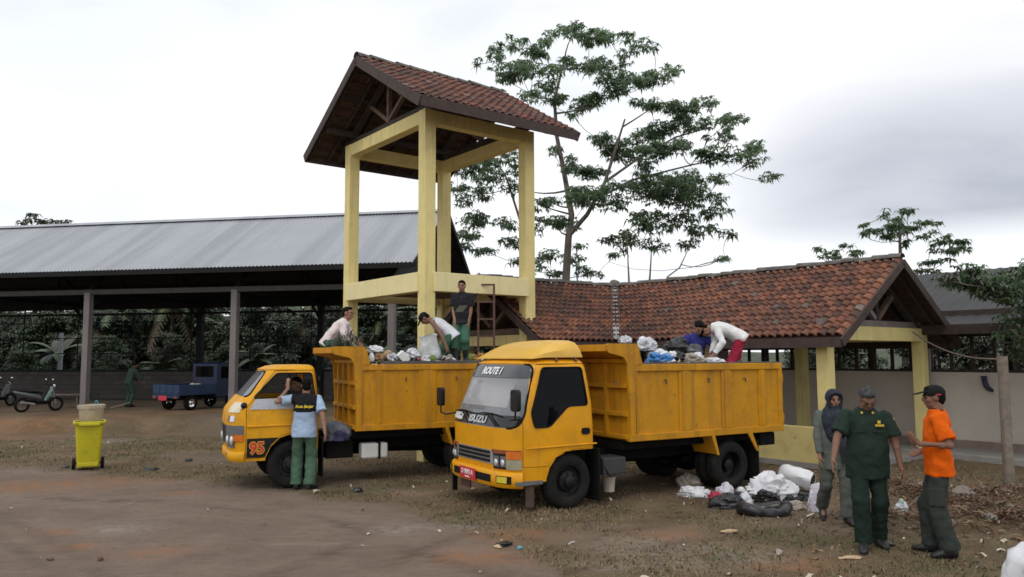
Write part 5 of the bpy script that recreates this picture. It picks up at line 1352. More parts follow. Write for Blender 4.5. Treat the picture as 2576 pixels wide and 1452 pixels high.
def person(label, loc, rz, P, C, H=1.68):
    """P: pose, C: clothing.  Everything is scaled by H/1.7"""
    k = H / 1.70; t = thing('person', label, 'person', loc, rz)
    inv = Matrix.Translation(Vector(loc)) @ Matrix.Rotation(rz, 4, 'Z'); inv.invert()
    def loc_(v):
        v = Vector(v[1]) if isinstance(v, tuple) and v[0] == 'w' else None or Vector(v); return v
    def L_(v):
        if isinstance(v, tuple) and isinstance(v[0], str): return inv @ Vector(v[1])
        return Vector(v)
    pel = L_(P.get('pelvis', (0, 0, .92 * k))); lean = P.get('lean', 0.03); sidel = P.get('side', 0.0); tw = P.get('twist', 0.0); hy = P.get('hipyaw', 0.0)
    u1 = (ZV * cos(lean * .6) + Vector((0, sin(lean * .6), 0))).normalized(); u2 = (Vector((0, sin(lean), 0)) + ZV * cos(lean)); u2 = (u2 + Vector((sidel, 0, 0))).normalized(); u1 = (u1 + Vector((sidel * .6, 0, 0))).normalized()
    u2 = rotz(u2, hy); u1 = rotz(u1, hy)
    right = rotz(Vector((1, 0, 0)), tw + hy); right = (right - u2 * right.dot(u2)).normalized(); fw2 = u2.cross(right)
    rh = rotz(Vector((1, 0, 0)), hy)
    mid = pel + u1 * .20 * k; nb = mid + u2 * .31 * k; shc = mid + u2 * .245 * k
    hp, hyaw, hroll = P.get('head', (0.0, 0.0, 0.0))
    hd = (u2 * .5 + ZV * .5) if lean < 1.0 else (u2 * .8 + ZV * .05); hd.normalize()
    f0 = rotz(fw2 if lean < .9 else (fw2 * .6 + Vector((0, .4, 0))), hyaw); f0 = f0 - hd * f0.dot(hd); f0.normalize()
    hx = f0.cross(hd); hu = (hd * cos(hp) + f0 * sin(hp)).normalized(); hf = (f0 * cos(hp) - hd * sin(hp)).normalized()
    hc = nb + hd * .032 * k + hu * .118 * k + hf * .018 * k
    RH = Matrix((hx, hf, hu)).transposed()
    def HP(x, y, z): return hc + RH @ (Vector((x, y, z)) * k)
    bs = P.get('build', 1.0)
    b = MB()
    b.blob(HP(0, -.008, .02), (.074 * k, .094 * k, .098 * k), 16, 12, RH); b.blob(HP(0, .022, -.052), (.056 * k, .066 * k, .066 * k), 14, 9, RH); b.blob(HP(0, .052, -.088), (.028 * k, .028 * k, .025 * k), 9, 7, RH)
    b.blob(HP(0, .066, .022), (.05 * k, .028 * k, .018 * k), 10, 7, RH)
    b.tube([HP(0, .086, .02), HP(0, .104, -.018), HP(0, .098, -.03), HP(0, .08, -.034)], [.010 * k, .016 * k, .017 * k, .012 * k], 8)
    for sx in (-1, 1):
        b.blob(HP(sx * .076, -.008, -.002), (.011 * k, .02 * k, .031 * k), 8, 6, RH); b.blob(HP(sx * .042, .056, -.024), (.026 * k, .026 * k, .024 * k), 8, 6, RH)
    b.tube([nb - u2 * .05 * k, HP(0, -.02, -.05)], [.066 * k, .058 * k], 12)
    b.tube([pel - u1 * .02, pel + u1 * .1 * k, mid, mid + u2 * .12 * k, shc, nb - u2 * .03 * k], [.10 * k, .10 * k, .105 * k, .115 * k, .105 * k, .07 * k], 14)
    sk = C.get('skin', skin)
    # arms
    arms = {}
    for nm, sx in (('L', -1), ('R', 1)):
        sh = shc + right * sx * .175 * k * P.get('shw', 1.0) + u2 * .012
        tg = L_(P[nm + 'hand']) if nm + 'hand' in P else sh + Vector((sx * .06, .05, -.53 * k))
        el, wr = ik(sh, tg, .285 * k, .255 * k, Vector(P.get(nm + 'pole', (sx * .5, -1, -.1))))
        limb(b, [sh, el, wr], [.052 * k, .041 * k, .028 * k]); b.blob(el.lerp(wr, .25), (.043 * k,) * 3, 10, 7)
        d = (wr - el).normalized(); hdv = L_(P[nm + 'hdir']) if nm + 'hdir' in P else d + Vector((0, .1, -.15))
        pd = Vector(P.get(nm + 'palm', (-sx, 0, 0)))
        q = d.cross(pd); hand(b, wr + d * .012, hdv, pd, 1 if q.dot(Vector((0, 1, 0))) > 0 else -1, P.get(nm + 'curl', .7), k)
        arms[nm] = (sh, el, wr)
    legs = {}
    for nm, sx in (('L', -1), ('R', 1)):
        hip = pel + rh * sx * .09 * k - ZV * .02
        an = L_(P[nm + 'foot']) if nm + 'foot' in P else Vector((sx * .11, 0, .085 * k))
        kn, an = ik(hip, an, .43 * k, .415 * k, Vector(P.get(nm + 'knee', (sx * .1, 1, 0))))
        td = Vector(P.get(nm + 'toe', (sx * .2, 1, 0))); limb(b, [hip, kn, an], [.078 * k, .052 * k, .038 * k])
        b.blob(kn.lerp(an, .3), (.052 * k,) * 3, 10, 7)
        tdn = td.normalized(); b.tube([an - tdn * .03, an + tdn * .08 - ZV * .05 * k, an + tdn * .12 - ZV * .055 * k], [.036 * k, .024 * k, .016 * k], 8)
        legs[nm] = (hip, kn, an, tdn)
    body = unify(b, 'body', sk, t, .0105, 1)
    # shirt
    def torso(o0, hem, top=.95, gr=0.0, belly=0.0, hemw=(.178, .128), loose=.0):
        rings = []
        for s, wx, wy, fo in ((hem, hemw[0], hemw[1], 0.0), (-.02, .172 + loose, .122, .0), (.14, .158 + loose, .116, .015 * (1 + belly * 3)), (.30, .168 + loose * .6, .122, .012 * (1 + belly)), (.42, .172, .115, 0.0), (.475, .148, .092, -.005), (.51, .098, .08, 0.0), (.545, .070, .068, .008)):
            if s > top: break
            if s < .2: c = pel + u1 * s * k; uu = u1
            else: c = mid + u2 * (s - .2) * k; uu = u2
            fo *= 1.0; bl = belly if -.05 < s < .3 else 0
            f = min(1, max(0, (s + .02) / .3)); rx = (rh * (1 - f) + right * f).normalized(); fy = uu.cross(rx).normalized(); rx = fy.cross(uu)
            c = c + fy * (fo + bl * .35) * k
            rings.append([c + rx * cos(a) * (wx * bs + o0 + bl * .3) * k + fy * sin(a) * (wy * bs + o0 + bl * .6) * k for a in [2 * pi * i / 20 for i in range(20)]])
        return MB().loft(rings)
    if 'shirt' in C:
        m = torso(.008, C.get('hem', -.10), belly=C.get('belly', 0.0), hemw=C.get('hemw', (.178, .128)), loose=C.get('loose', 0.0))
        sl = C.get('sleeve', .62)
        for nm in ('L', 'R'):
            sh, el, wr = arms[nm]; w0 = C.get('slw', .075)
            m.blob(sh - u2 * .005, (.068 * k,) * 3, 12, 8)
            if sl <= 1: m.tube([sh - (el - sh) * .1, sh.lerp(el, sl * .5), sh.lerp(el, sl)], [.068 * k, w0 * k * .95, w0 * k], 14)
            else:
                e2 = el.lerp(wr, (sl - 1)); m.tube([sh, sh.lerp(el, .5), el, e2], [.068 * k, .064 * k, .056 * k, .045 * k], 14); m.blob(el, (.057 * k,) * 3, 12, 8)
        so_ = unify(m, C.get('shirt_name', 'shirt'), C['shirt'], t, .0125, 2, C.get('fold', .034))
        if 'shirt_fn' in C:
            so_.data.materials.append(C['shirt2'])
            for p in so_.data.polygons:
                if C['shirt_fn'](p.center): p.material_index = 1
    if C.get('vest'):
        m = torso(.012, -.09, top=.44); 
        for sx in (-1, 1): m.tube([shc + right * sx * .085 * k + fw2 * .10 * k - u2 * .03, shc + right * sx * .085 * k + u2 * .055 * k, shc + right * sx * .085 * k - fw2 * .11 * k - u2 * .02], .022, 8)
        unify(m, 'vest', C['vest'], t, .0125, 2, .012)
    # trousers
    m = MB(); kw = C.get('legw', .072); hm = C.get('cuff', 1.03)
    pc = pel + u1 * .01; m.loft([[pc + u1 * s * k + rh * cos(a) * wx * bs * k + u1.cross(rh) * sin(a) * wy * bs * k for a in [2 * pi * i / 18 for i in range(18)]] for s, wx, wy in ((-.10, .15, .105), (-.04, .172, .122), (.04, .168, .118), (.11, .156, .112))])
    for nm in ('L', 'R'):
        hip, kn, an, td = legs[nm]; e = kn.lerp(an, hm)
        m.tube([hip + ZV * .02, hip.lerp(kn, .5), kn, kn.lerp(e, .5), e], [.096 * k * bs, .088 * k, kw * 1.04 * k, kw * k, kw * 1.06 * k], 14); m.blob(kn, (kw * 1.05 * k,) * 3, 12, 8); m.blob(hip, (.097 * k * bs,) * 3, 12, 8)
    unify(m, 'trousers', C['trousers'], t, .0125, 2, C.get('tfold', .04))
    # shoes or boots
    for nm in ('L', 'R'):
        hip, kn, an, td = legs[nm]; s = td.cross(ZV).normalized(); f = MB(); lift = P.get(nm + 'lift', 0.0); tdd = (td - ZV * lift).normalized(); up = s.cross(tdd)
        Rf = Matrix((s, tdd, up)).transposed(); c0 = an - up * (.045 * k) + tdd * .02
        rg = []
        for y, w_, h0, h1 in ((-.085, .022, .0, .045), (-.075, .034, -.036, .06), (-.02, .042, -.04, .075), (.05, .045, -.04, .06), (.11, .047, -.04, .032), (.155, .038, -.038, .005), (.18, .016, -.03, -.015)):
            rg.append([c0 + Rf @ Vector((w_ * cos(a) * 1.05, y, (h0 + h1) / 2 + (h1 - h0) / 2 * sgnpow(sin(a), .7))) * k for a in [2 * pi * i / 12 for i in range(12)]])
        f.loft(rg)
        if C.get('boots'): f.tube([an - ZV * .03, an.lerp(kn, .45), an.lerp(kn, .86)], [.050 * k, .058 * k, .066 * k], 12); unify(f, 'boot', C['shoes'], t, .012, 2)
        else: f.build('shoe', C.get('shoes', shoe_b), t, smooth=50)
    # head details
    if C.get('hair', True) is not None:
        hm_ = C.get('hair') if C.get('hair') not in (True, None) else hairm; h = MB()
        h.blob(HP(0, -.022, .042), (.081 * k, .096 * k, .088 * k), 16, 12, RH, jit=.06, seed=int(abs(loc[0]) * 10)); h.blob(HP(0, -.052, .0), (.072 * k, .062 * k, .085 * k), 14, 10, RH, jit=.06)
        h.blob(HP(0, .035, .088), (.060 * k, .05 * k, .034 * k), 12, 8, RH, jit=.1)
        unify(h, 'hair', hm_, t, .011, 1)
    for sx in (-1, 1):
        MB().blob(HP(sx * .032, .0805, .004), (.011 * k, .007 * k, .006 * k), 8, 6, RH).build('eye', eyem, t, smooth=80)
        if not C.get('glasses'): MB().tube([HP(sx * .016, .094, .024), HP(sx * .034, .091, .03), HP(sx * .052, .078, .024)], .0055 * k, 5).build('eyebrow', hairm, t)
    MB().blob(HP(0, .087, -.062), (.025 * k, .008 * k, .008 * k), 8, 6, RH).build('mouth', lipm, t, smooth=80)
    if C.get('cap'):
        c = MB(); c.blob(HP(0, -.012, .05), (.086 * k, .104 * k, .082 * k), 18, 12, RH)
        co = unify(c, 'cap', C['cap'], t, .011, 1)
        br = MB(); Rb = RH @ Euler((radians(-12), 0, 0)).to_matrix(); br.blob(HP(0, .125, .052), (.072 * k, .075 * k, .008), 16, 6, Rb); br.build('brim', C['cap'], co, smooth=50)
    if C.get('glasses'):
        g = MB()
        for sx in (-1, 1):
            g.tube([HP(sx * .034 + .024 * cos(a), .096, .004 + .018 * sin(a)) for a in [2 * pi * i / 12 for i in range(12)]], .0022 * k, 5, closed=True); g.tube([HP(sx * .058, .09, .008), HP(sx * .078, .0, .012)], .003 * k, 5)
        g.tube([HP(-.01, .1, .008), HP(.01, .1, .008)], .003, 5); g.build('glasses', MAT['plastic'], t)
    return t, dict(HP=HP, RH=RH, k=k, arms=arms, legs=legs, shc=shc, right=right, u2=u2, fw=fw2, nb=nb, mid=mid, pel=pel, L=L_)
def W(u, v, Y): return ('w', PX(u, v, Y))
def gl(x, y): return Vector((x, y, gz(x, y)))

# man in the dark green uniform
g1 = cloth('dark_green_uniform', (.020, .034, .026)); g1b = cloth('dark_green_trousers', (.015, .027, .021))
b0 = PG(2190, 1380); b0 = gl(b0.x, b0.y)
t1, I = person("grey-haired man in a dark green uniform walking forward with bowed head", b0, radians(168),
    dict(pelvis=(0, 0, .935), lean=.07, head=(.55, .08, 0), Rhand=W(2092, 1172, 8.25), Lhand=W(2268, 1180, 8.3), Rpole=(.9, -.6, 0), Lpole=(-.9, -.6, 0), Rfoot=(.09, .13, .09), Lfoot=(-.10, -.10, .09), Rtoe=(.25, 1, 0), Ltoe=(-.25, 1, 0), build=1.05, shw=1.10, Rknee=(.2, 1, 0)),
    dict(skin=skin2, shirt=g1, hem=-.20, hemw=(.20, .145), belly=.05, sleeve=.80, slw=.088, loose=.02, trousers=g1b, hair=greyhair, glasses=True, legw=.084), 1.72)
def badge(t, I, sx, sz, w, h, mat, name, off=.135, fn=None):
    c = I['mid'] + I['u2'] * sz + I['right'] * sx + I['fw'] * off
    MB().box(c, (w, .012, h), Matrix((I['right'], I['fw'], I['u2'])).transposed()).build(name, mat, t)
ymet = M('gold_badge', (.62, .42, .04), .4); lbl = M('pale_blue_patch', (.35, .5, .6), .7); dpk = cloth('uniform_pocket', (.024, .040, .030))
badge(t1, I, -.105, .175, .085, .02, ymet, 'name_badge', .150); badge(t1, I, -.10, .21, .03, .03, ymet, 'pin_badge', .146); badge(t1, I, -.10, .115, .12, .016, dpk, 'pocket_flap', .158); badge(t1, I, .10, .115, .12, .016, dpk, 'pocket_flap', .158)
for i in range(5): badge(t1, I, 0, .20 - i * .085, .011, .011, shoe_b, 'button', .155 + (.012 if i > 1 else 0))
for nm, sx in (('R', 1), ('L', -1)):
    sh, el, wr = I['arms'][nm]; MB().blob(sh.lerp(el, .16) + I['right'] * sx * .066, (.012, .03, .024), 8, 6).build('shoulder_patch', ymet, t1)
    MB().blob(sh.lerp(el, .42) + I['right'] * sx * .068 + I['fw'] * .01, (.014, .03, .035), 8, 6).build('sleeve_patch', lbl if sx > 0 else M('orange_patch', (.55, .2, .06), .7), t1)
    cl = MB(); cl.tube([I['nb'] + I['fw'] * .07 + I['right'] * sx * .012 - I['u2'] * .035, I['nb'] + I['fw'] * .045 + I['right'] * sx * .065 + I['u2'] * .01, I['nb'] - I['fw'] * .05 + I['right'] * sx * .045 + I['u2'] * .03], [.018, .022, .018], 8); cl.build('collar', g1, t1, smooth=60)
    MB().blob(I['nb'] + I['fw'] * .095 + I['right'] * sx * .055 - I['u2'] * .015, (.014, .008, .014), 8, 6).build('collar_pin', ymet, t1)
MB().tube([I['pel'] + I['u2'] * .03 + Vector((.155 * cos(a), .12 * sin(a), 0)) for a in [2 * pi * i / 16 for i in range(16)]], .02, 6, closed=True).build('belt', shoe_b, t1)

# woman in a head scarf
scarf = cloth('navy_patterned_scarf', (.030, .034, .046), var=.3, dirt=[((.16, .17, .19), 34, .60, .66, .6)])
tun = cloth('grey_green_tunic', (.115, .135, .118)); gtr = cloth('grey_trousers', (.085, .092, .082))
b0 = PG(2106, 1318); b0 = gl(b0.x, b0.y)
t2, I = person("woman in a navy patterned head scarf and grey-green tunic walking behind the uniformed man", b0, radians(172),
    dict(pelvis=(0, 0, .87), lean=.05, head=(.10, .12, 0), Rhand=W(2062, 1172, 9.6), Rpole=(.8, -.7, 0), Lhand=(-.26, .12, .70), Rfoot=(.12, -.20, .15), Lfoot=(-.08, .16, .085), Rtoe=(.1, 1, -.5), Rlift=.4),
    dict(shirt=tun, shirt_name='tunic', hem=-.26, hemw=(.205, .15), sleeve=1.9, trousers=gtr, hair=None, legw=.080, loose=.012), 1.57)
s = MB(); HP, RH, k = I['HP'], I['RH'], I['k']
s.blob(HP(0, -.03, .03), (.098 * k, .108 * k, .112 * k), 16, 12, RH); s.blob(HP(0, -.02, -.10), (.095 * k, .10 * k, .10 * k), 14, 10, RH)
s.loft([[I['nb'] + ZV * z + Vector((cos(a) * wx, sin(a) * wy + fo, 0)) for a in [2 * pi * i / 18 for i in range(18)]] for z, wx, wy, fo in ((.06, .08, .085, .01), (0, .13, .10, .01), (-.06, .17, .125, .015), (-.16, .155, .13, .03), (-.30, .12, .10, .06), (-.38, .07, .05, .09))])
s.tube([HP(.088, .05, .02), HP(.07, .075, .085), HP(0, .085, .105), HP(-.07, .075, .085), HP(-.088, .05, .02), HP(-.075, .06, -.07), HP(0, .075, -.118), HP(.075, .06, -.07)], .022 * k, 8, closed=True)
unify(s, 'head_scarf', scarf, t2, .011, 1, .012)
MB().tube([I['nb'] + Vector((-.06, .11, -.34)), I['nb'] + Vector((-.07, .16, -.5)), I['nb'] + Vector((-.05, .15, -.62))], [.05, .045, .02], 8).build('scarf_tail', scarf, t2, smooth=60)

# man in the orange polo shirt
org_ = cloth('orange_polo', (.66, .105, .004)); och = cloth('charcoal_green_trousers', (.038, .045, .040))
b0 = PG(2384, 1398); b0 = gl(b0.x, b0.y)
t3, I = person("man in a bright orange polo shirt and dark cap turned towards the uniformed man", b0, radians(62),
    dict(pelvis=(0, .03, .945), lean=.0, head=(.06, .20, 0), Lhand=(-.26, .19, 1.15), Lpole=(-.3, -.25, -1), Lhdir=(.0, .75, .75), Lpalm=(1, -.3, .6), Rhand=(.08, .17, 1.06), Rpole=(.4, -.5, -1), Rpalm=(-1, 0, .5), Lcurl=.35, Rcurl=.3, Lfoot=(-.09, -.03, .09), Rfoot=(.09, .13, .09), Ltoe=(-.35, .8, 0), Rtoe=(.1, 1, 0)),
    dict(skin=skin2, shirt=org_, hem=-.13, hemw=(.19, .14), sleeve=.82, slw=.085, loose=.02, trousers=och, cap=cloth('black_cap', (.013, .014, .015)), legw=.092, belly=.01), 1.72)
cl = MB().tube([I['nb'] + Vector((.062 * cos(a), .062 * sin(a), .02 + .012 * sin(a))) for a in [2 * pi * i / 16 for i in range(16)]], .020, 8, closed=True); cl.build('collar', M('black_collar', (.014, .014, .015), .9), t3, smooth=60)
MB().box(I['HP'](-.085, -.03, .03), (.012, .05, .014), I['RH']).build('cap_badge', M('red_mark', (.45, .03, .03), .6), t3)
for sx in (-1, 1):
    hip, kn, an, td = I['legs']['L' if sx < 0 else 'R']; MB().box(hip.lerp(kn, .72) + Vector((sx * .09, 0, 0)), (.03, .15, .18)).build('cargo_pocket', och, t3, bevel=.012)

# man at the cab window, seen from behind
blu = cloth('pale_blue_shirt', (.34, .45, .60)); blk = cloth('black_yoke', (.018, .018, .020)); gt = cloth('green_work_trousers', (.075, .135, .088))
b0 = PG(763, 1230); b0 = gl(b0.x, b0.y)
t4, I = person("man in a pale blue shirt with black shoulders standing at the open cab window", b0, radians(6),
    dict(pelvis=(.0, 0, .945), lean=.04, side=.03, head=(.02, .25, 0), Lhand=W(724, 978, 12.3), Lpole=(-.5, -.3, -1), Lhdir=('w', PX(735, 950, 12.5)), Lpalm=(.6, .8, 0), Rhand=W(819, 1092, 12.2), Rpole=(.8, -.6, 0), Lcurl=.8, Lfoot=(-.12, .05, .085), Rfoot=(.10, -.04, .085), Rtoe=(.45, .9, 0)),
    dict(shirt=blu, shirt2=blk, shirt_fn=lambda c: (c.z > 1.20 + .10 * abs(c.x) and abs(c.x) < .195), hem=-.13, hemw=(.185, .135), sleeve=.80, slw=.082, loose=.012, trousers=gt, legw=.088), 1.73)
tb_ = text_mesh("Kota Banjar", .058, M('yellow_lettering', (.70, .55, .04), .7), 'shirt_lettering', t4, frame_mtx(I['shc'] + Vector((.0, -.142, -.10)), (1, 0.0, 0), (0, .06, 1)), bold=.002, shear=.25)
for sx in (-1, 1):
    sh, el, wr = I['arms']['L' if sx < 0 else 'R']
    if sx > 0: MB().tube([sh + Vector((.07, -.02, .0)), sh.lerp(el, .8) + Vector((.078, -.02, 0))], .008, 5).build('sleeve_stripe', blk, t4)
ph = MB().box((0, 0, 0), (.055, .018, .11)).build('mobile_phone', MAT['plastic'], None, bevel=.006); pp = PX(729, 962, 12.36); ph.location = pp; ph.rotation_euler = (.1, -.35, .5)
tag(ph, "small black mobile phone held up at the open cab window", "phone")

# driver seen through the window
b0 = Vector((-3.60, 13.02, .05))
cy = cloth('dark_grey_shirt', (.045, .045, .05))
t5, I = person("man sitting inside the older truck's cab, only his face showing at the window", b0, radians(150),
    dict(pelvis=(0, -.03, .93), lean=.02, head=(.05, .1, 0), Lhand=(-.2, .25, 1.05), Rhand=(.2, .25, 1.05), Lfoot=(-.14, .42, .74), Rfoot=(.14, .42, .74)), dict(shirt=cy, trousers=gtr, sleeve=.7), 1.62)

# man crouching on the cab guard, pale pink shirt
pink = cloth('pale_pink_shirt', (.66, .58, .58)); dgr = cloth('teal_green_trousers', (.028, .085, .062))
b0 = PX(826, 866, 13.62); b0.z = 2.10
t6, I = person("man in a pale pink shirt crouching on the headboard of the older truck", b0, radians(-88),
    dict(pelvis=(0, -.02, .20), lean=.85, head=(-.45, -.35, 0), Lhand=(-.12, .50, .20), Rhand=(.16, .48, .10), Lpole=(-.6, -.4, .2), Rpole=(.6, -.4, -.2), Lfoot=(-.17, .66, -.20), Rfoot=(.17, .62, -.20), Lknee=(-.4, .3, 1), Rknee=(.4, .3, 1)),
    dict(shirt=pink, hem=-.06, sleeve=1.8, trousers=dgr, glasses=True), 1.66)

# bending man in a white vest
wv = cloth('white_vest', (.62, .64, .68)); gt2 = cloth('green_trousers', (.055, .135, .088))
b0 = PX(1138, 900, 14.75); b0.z = 1.66
t7, I = person("bending man in a white sleeveless vest and dark cap lifting a clear sack", b0, radians(84),
    dict(pelvis=(0, 0, .80), lean=1.18, head=(-.1, .0, 0), Lhand=W(1124, 872, 14.45), Rhand=W(1080, 872, 14.8), Lpole=(-.3, -1, .3), Rpole=(.3, -1, .3), Lfoot=(-.12, .06, .085), Rfoot=(.14, -.16, .085)),
    dict(skin=skin2, vest=wv, trousers=gt2, cap=cloth('black_cap_worn', (.014, .014, .015)), legw=.10, tfold=.035), 1.64)

# standing man in a black t-shirt
bt_ = cloth('black_tshirt', (.020, .020, .024)); rub = M('grey_rubber_boots', (.045, .045, .05), .45, var=.3)
b0 = PX(1162, 906, 14.9); b0.z = 1.92
t8, I = person("young man in a black t-shirt, green trousers and rubber boots standing on the load", b0, radians(166),
    dict(pelvis=(0, 0, .85), lean=.02, head=(.02, .18, 0), Rhand=W(1146, 838, 14.75), Lhand=W(1179, 812, 14.8), Rpole=(.8, -.6, 0), Lpole=(-.8, -.6, 0), Rfoot=(.08, .10, .085), Lfoot=(-.06, -.06, .085)),
    dict(shirt=bt_, shirt2=cloth('faded_print', (.10, .105, .075)), shirt_fn=lambda c: c.y > .07 and .98 < c.z < 1.10 and -.10 < c.x + (c.z - 1.04) * .8 < .06, hem=-.10, hemw=(.195, .175), sleeve=.72, slw=.084, loose=.015, trousers=gt2, boots=True, shoes=rub, cuff=.45, legw=.10, tfold=.035), 1.62)

# two people sorting bags on the near truck
ws_ = cloth('white_sweatshirt', (.70, .70, .69)); red = cloth('maroon_trousers', (.30, .022, .048)); bj = cloth('blue_jacket', (.035, .042, .20))
b0 = PX(1862, 905, 12.95); b0.z = 1.48
t9, I = person("person in a white sweatshirt and maroon trousers bending over bags", b0, radians(80),
    dict(pelvis=(0, -.02, .86), lean=1.42, head=(.55, .1, 0), Lhand=W(1795, 893, 12.75), Rhand=W(1787, 897, 13.0), Lpole=(-.4, -1, .2), Rpole=(.4, -1, .2), Lfoot=(-.12, .0, .085), Rfoot=(.14, -.12, .085)),
    dict(shirt=ws_, shirt_name='sweatshirt', hem=-.07, hemw=(.172, .125), sleeve=1.85, slw=.08, trousers=red, loose=.02, fold=.03, legw=.09), 1.66)
b0 = PX(1750, 905, 13.2); b0.z = 1.52
t10, I = person("person in a blue jacket crouching among the bags beside the white sweatshirt", b0, radians(195),
    dict(pelvis=(0, -.1, .42), lean=.45, head=(.45, -.25, 0), Lhand=W(1790, 892, 12.95), Rhand=W(1752, 900, 13.0), Lfoot=(-.15, .12, .09), Rfoot=(.15, .12, .09), Lpole=(-1, -.3, 0), Rpole=(1, -.3, 0), Lknee=(-.3, 1, .6), Rknee=(.3, 1, .6)),
    dict(shirt=bj, shirt_name='jacket', hem=-.06, sleeve=1.9, trousers=gtr, loose=.02), 1.66)

# worker in the shed
b0 = PG(322, 1024, .35)
gw = cloth('faded_green_overalls', (.045, .075, .055))
t11, I = person("dim figure in faded green work clothes stooping beside the blue pickup in the shed", b0, radians(-35),
    dict(lean=.35, head=(.5, .2, 0), Lhand=(-.1, .45, .75), Rhand=(.3, .42, .8)), dict(skin=skin2, shirt=gw, sleeve=1.8, trousers=gw), 1.62)
# ------------------------------------------------------------------ rubbish, bags and small things
pw_ = M('white_plastic', (.66, .67, .70), .4, var=.08, scale=6, dirt=[((.42, .41, .40), 7, .55, .75, .4)]); pc_ = M('clear_plastic', (.50, .52, .55), .25, var=.3, scale=9, dirt=[((.72, .73, .75), 11, .5, .62, .8), ((.16, .15, .14), 8, .60, .74, .6)])
pk_ = M('black_plastic_bag', (.014, .014, .016), .3, var=.4, scale=8); pg_ = M('grey_plastic_bag', (.05, .056, .065), .35, var=.3, scale=8); pb_ = M('blue_plastic_sheet', (.06, .22, .50), .4, var=.25, scale=8, dirt=[((.4, .45, .52), 9, .6, .7, .6)])
pbe = M('beige_sack', (.33, .285, .24), .85, var=.2, scale=8); pr_ = M('red_plastic_bag', (.42, .03, .06), .4, var=.25, scale=9); ppr = M('printed_white_bag', (.60, .58, .64), .45, var=.12, scale=6, dirt=[((.16, .12, .40), 9, .60, .64, .8), ((.10, .28, .24), 7, .66, .70, .7), ((.5, .12, .12), 13, .70, .73, .7)])
pn_ = M('navy_cloth', (.02, .022, .05), .7, var=.3); card = M('cardboard', (.27, .155, .08), .9, var=.2); tanp = M('tan_paper', (.50, .36, .22), .9, var=.2); foam = M('white_foam', (.74, .74, .73), .7, var=.05); grn = M('green_husk', (.13, .19, .035), .6, var=.3); orh = M('orange_husk', (.36, .17, .05), .8, var=.35)
def crumple(r, seed, amp=.22, seg=30, rings=20, flat=.55, sharp=1.0):
    mb = MB(); vs = []
    o = Vector((seed * 7.3, seed * 3.1, seed * 1.7))
    for i in range(rings + 1):
        th = pi * i / rings
        for j in range(seg):
            a = 2 * pi * j / seg; p = Vector((sin(th) * cos(a), sin(th) * sin(a), cos(th)))
            q = 1 + amp * 1.5 * noise.noise(p * 1.4 + o) + amp * (.6 - 2.1 * abs(noise.noise(p * 2.4 + o * 1.3))) * sharp + amp * .95 * sharp * (.4 - 1.3 * abs(noise.noise(p * 5.0 + o)))
            p = p * q; p = Vector((p.x * r[0], p.y * r[1], p.z * r[2]))
            if p.z < -flat * r[2]: p.z = -flat * r[2] + (p.z + flat * r[2]) * .12
            vs.append(p + Vector((0, 0, flat * r[2])))
    fs = [(i * seg + j, (i + 1) * seg + j, (i + 1) * seg + (j + 1) % seg, i * seg + (j + 1) % seg) for i in range(rings) for j in range(seg)]
    mb.add(vs, fs); return mb
SEED = [100]
def bag(name, label, cat, u, v, ru, rv, Y, mat, amp=.22, depth=1.0, rz=0.0, flat=.55, sharp=1.0, sink=.0, group=None, ground=False):
    """u, v: centre of what shows; sizes in photo pixels at depth Y"""
    SEED[0] += 1; s = Y / FPX
    r = (ru * s, ru * s * depth, rv * s / (.5 + flat * .5))
    o = crumple(r, SEED[0] * .13, amp, flat=flat, sharp=sharp).build(name, mat, None, smooth=28)
    p = PX(u, v, Y); o.location = (p.x, p.y, p.z - flat * r[2] - sink) if not ground else (p.x, p.y, gz(p.x, p.y) - .01); o.rotation_euler = (0, 0, rz)
    return tag(o, label, cat, group)
# loose filling of the two beds
def heap(t, name, label, zb, seed):
    rng = random.Random(seed); h = MB(); F = lambda x, y: zb + .15 * noise.noise(Vector((x * 1.7, y * 1.7, seed))) + .06 * noise.noise(Vector((x * 5, y * 5, seed)))
    mats_ = [M('dark_rubbish', (.06, .05, .04), .95, var=.5, scale=5), pw_, pk_, card, grn, tanp, pg_]
    h.grid(lambda u, v: Vector((-1.05 - 2.95 * u, -.85 + 1.7 * v, F(-1.05 - 2.95 * u, -.85 + 1.7 * v))), 40, 22)
    for i in range(900):
        x, y = rng.uniform(-3.95, -1.1), rng.uniform(-.82, .82); h.cur = rng.choices(range(7), [4, 2.2, 2, 1.4, 1.2, 1.3, 1.5])[0]; s = rng.uniform(.02, .075)
        c = Vector((x, y, F(x, y) + s * .3)); a, b_, d = [Vector((rng.uniform(-1, 1), rng.uniform(-1, 1), rng.uniform(-.5, .5))).normalized() * s for _ in range(3)]
        h.add([c + a, c + b_, c - a * .8, c - b_, c + d * .6 + ZV * s * .4], [(0, 1, 4), (1, 2, 4), (2, 3, 4), (3, 0, 4)])
    o = h.build(name, mats_); o.matrix_world = Matrix.Translation(t.location) @ Matrix.Rotation(t.rotation_euler.z, 4, 'Z') @ Matrix.Diagonal((*t.scale, 1))
    return tag(o, label, "rubbish", kind='stuff')
heap(tA, 'mixed_rubbish', "mixed loose rubbish filling the near truck's bed under the bags", 1.88, 4)
heap(tB, 'mixed_rubbish', "mixed loose rubbish filling the older truck's bed around the workers", 1.90, 9)
rimm = M('grimy_rim', (.085, .082, .08), .8, var=.3, scale=6)
MB().box((-2.72, .895, 1.955), (2.62, .05, .055)).build('rim_strip', rimm, tB, bevel=.008)
MB().box((-2.60, .90, 1.94), (2.86, .05, .022)).build('rim_strip', rimm, tA, bevel=.006)
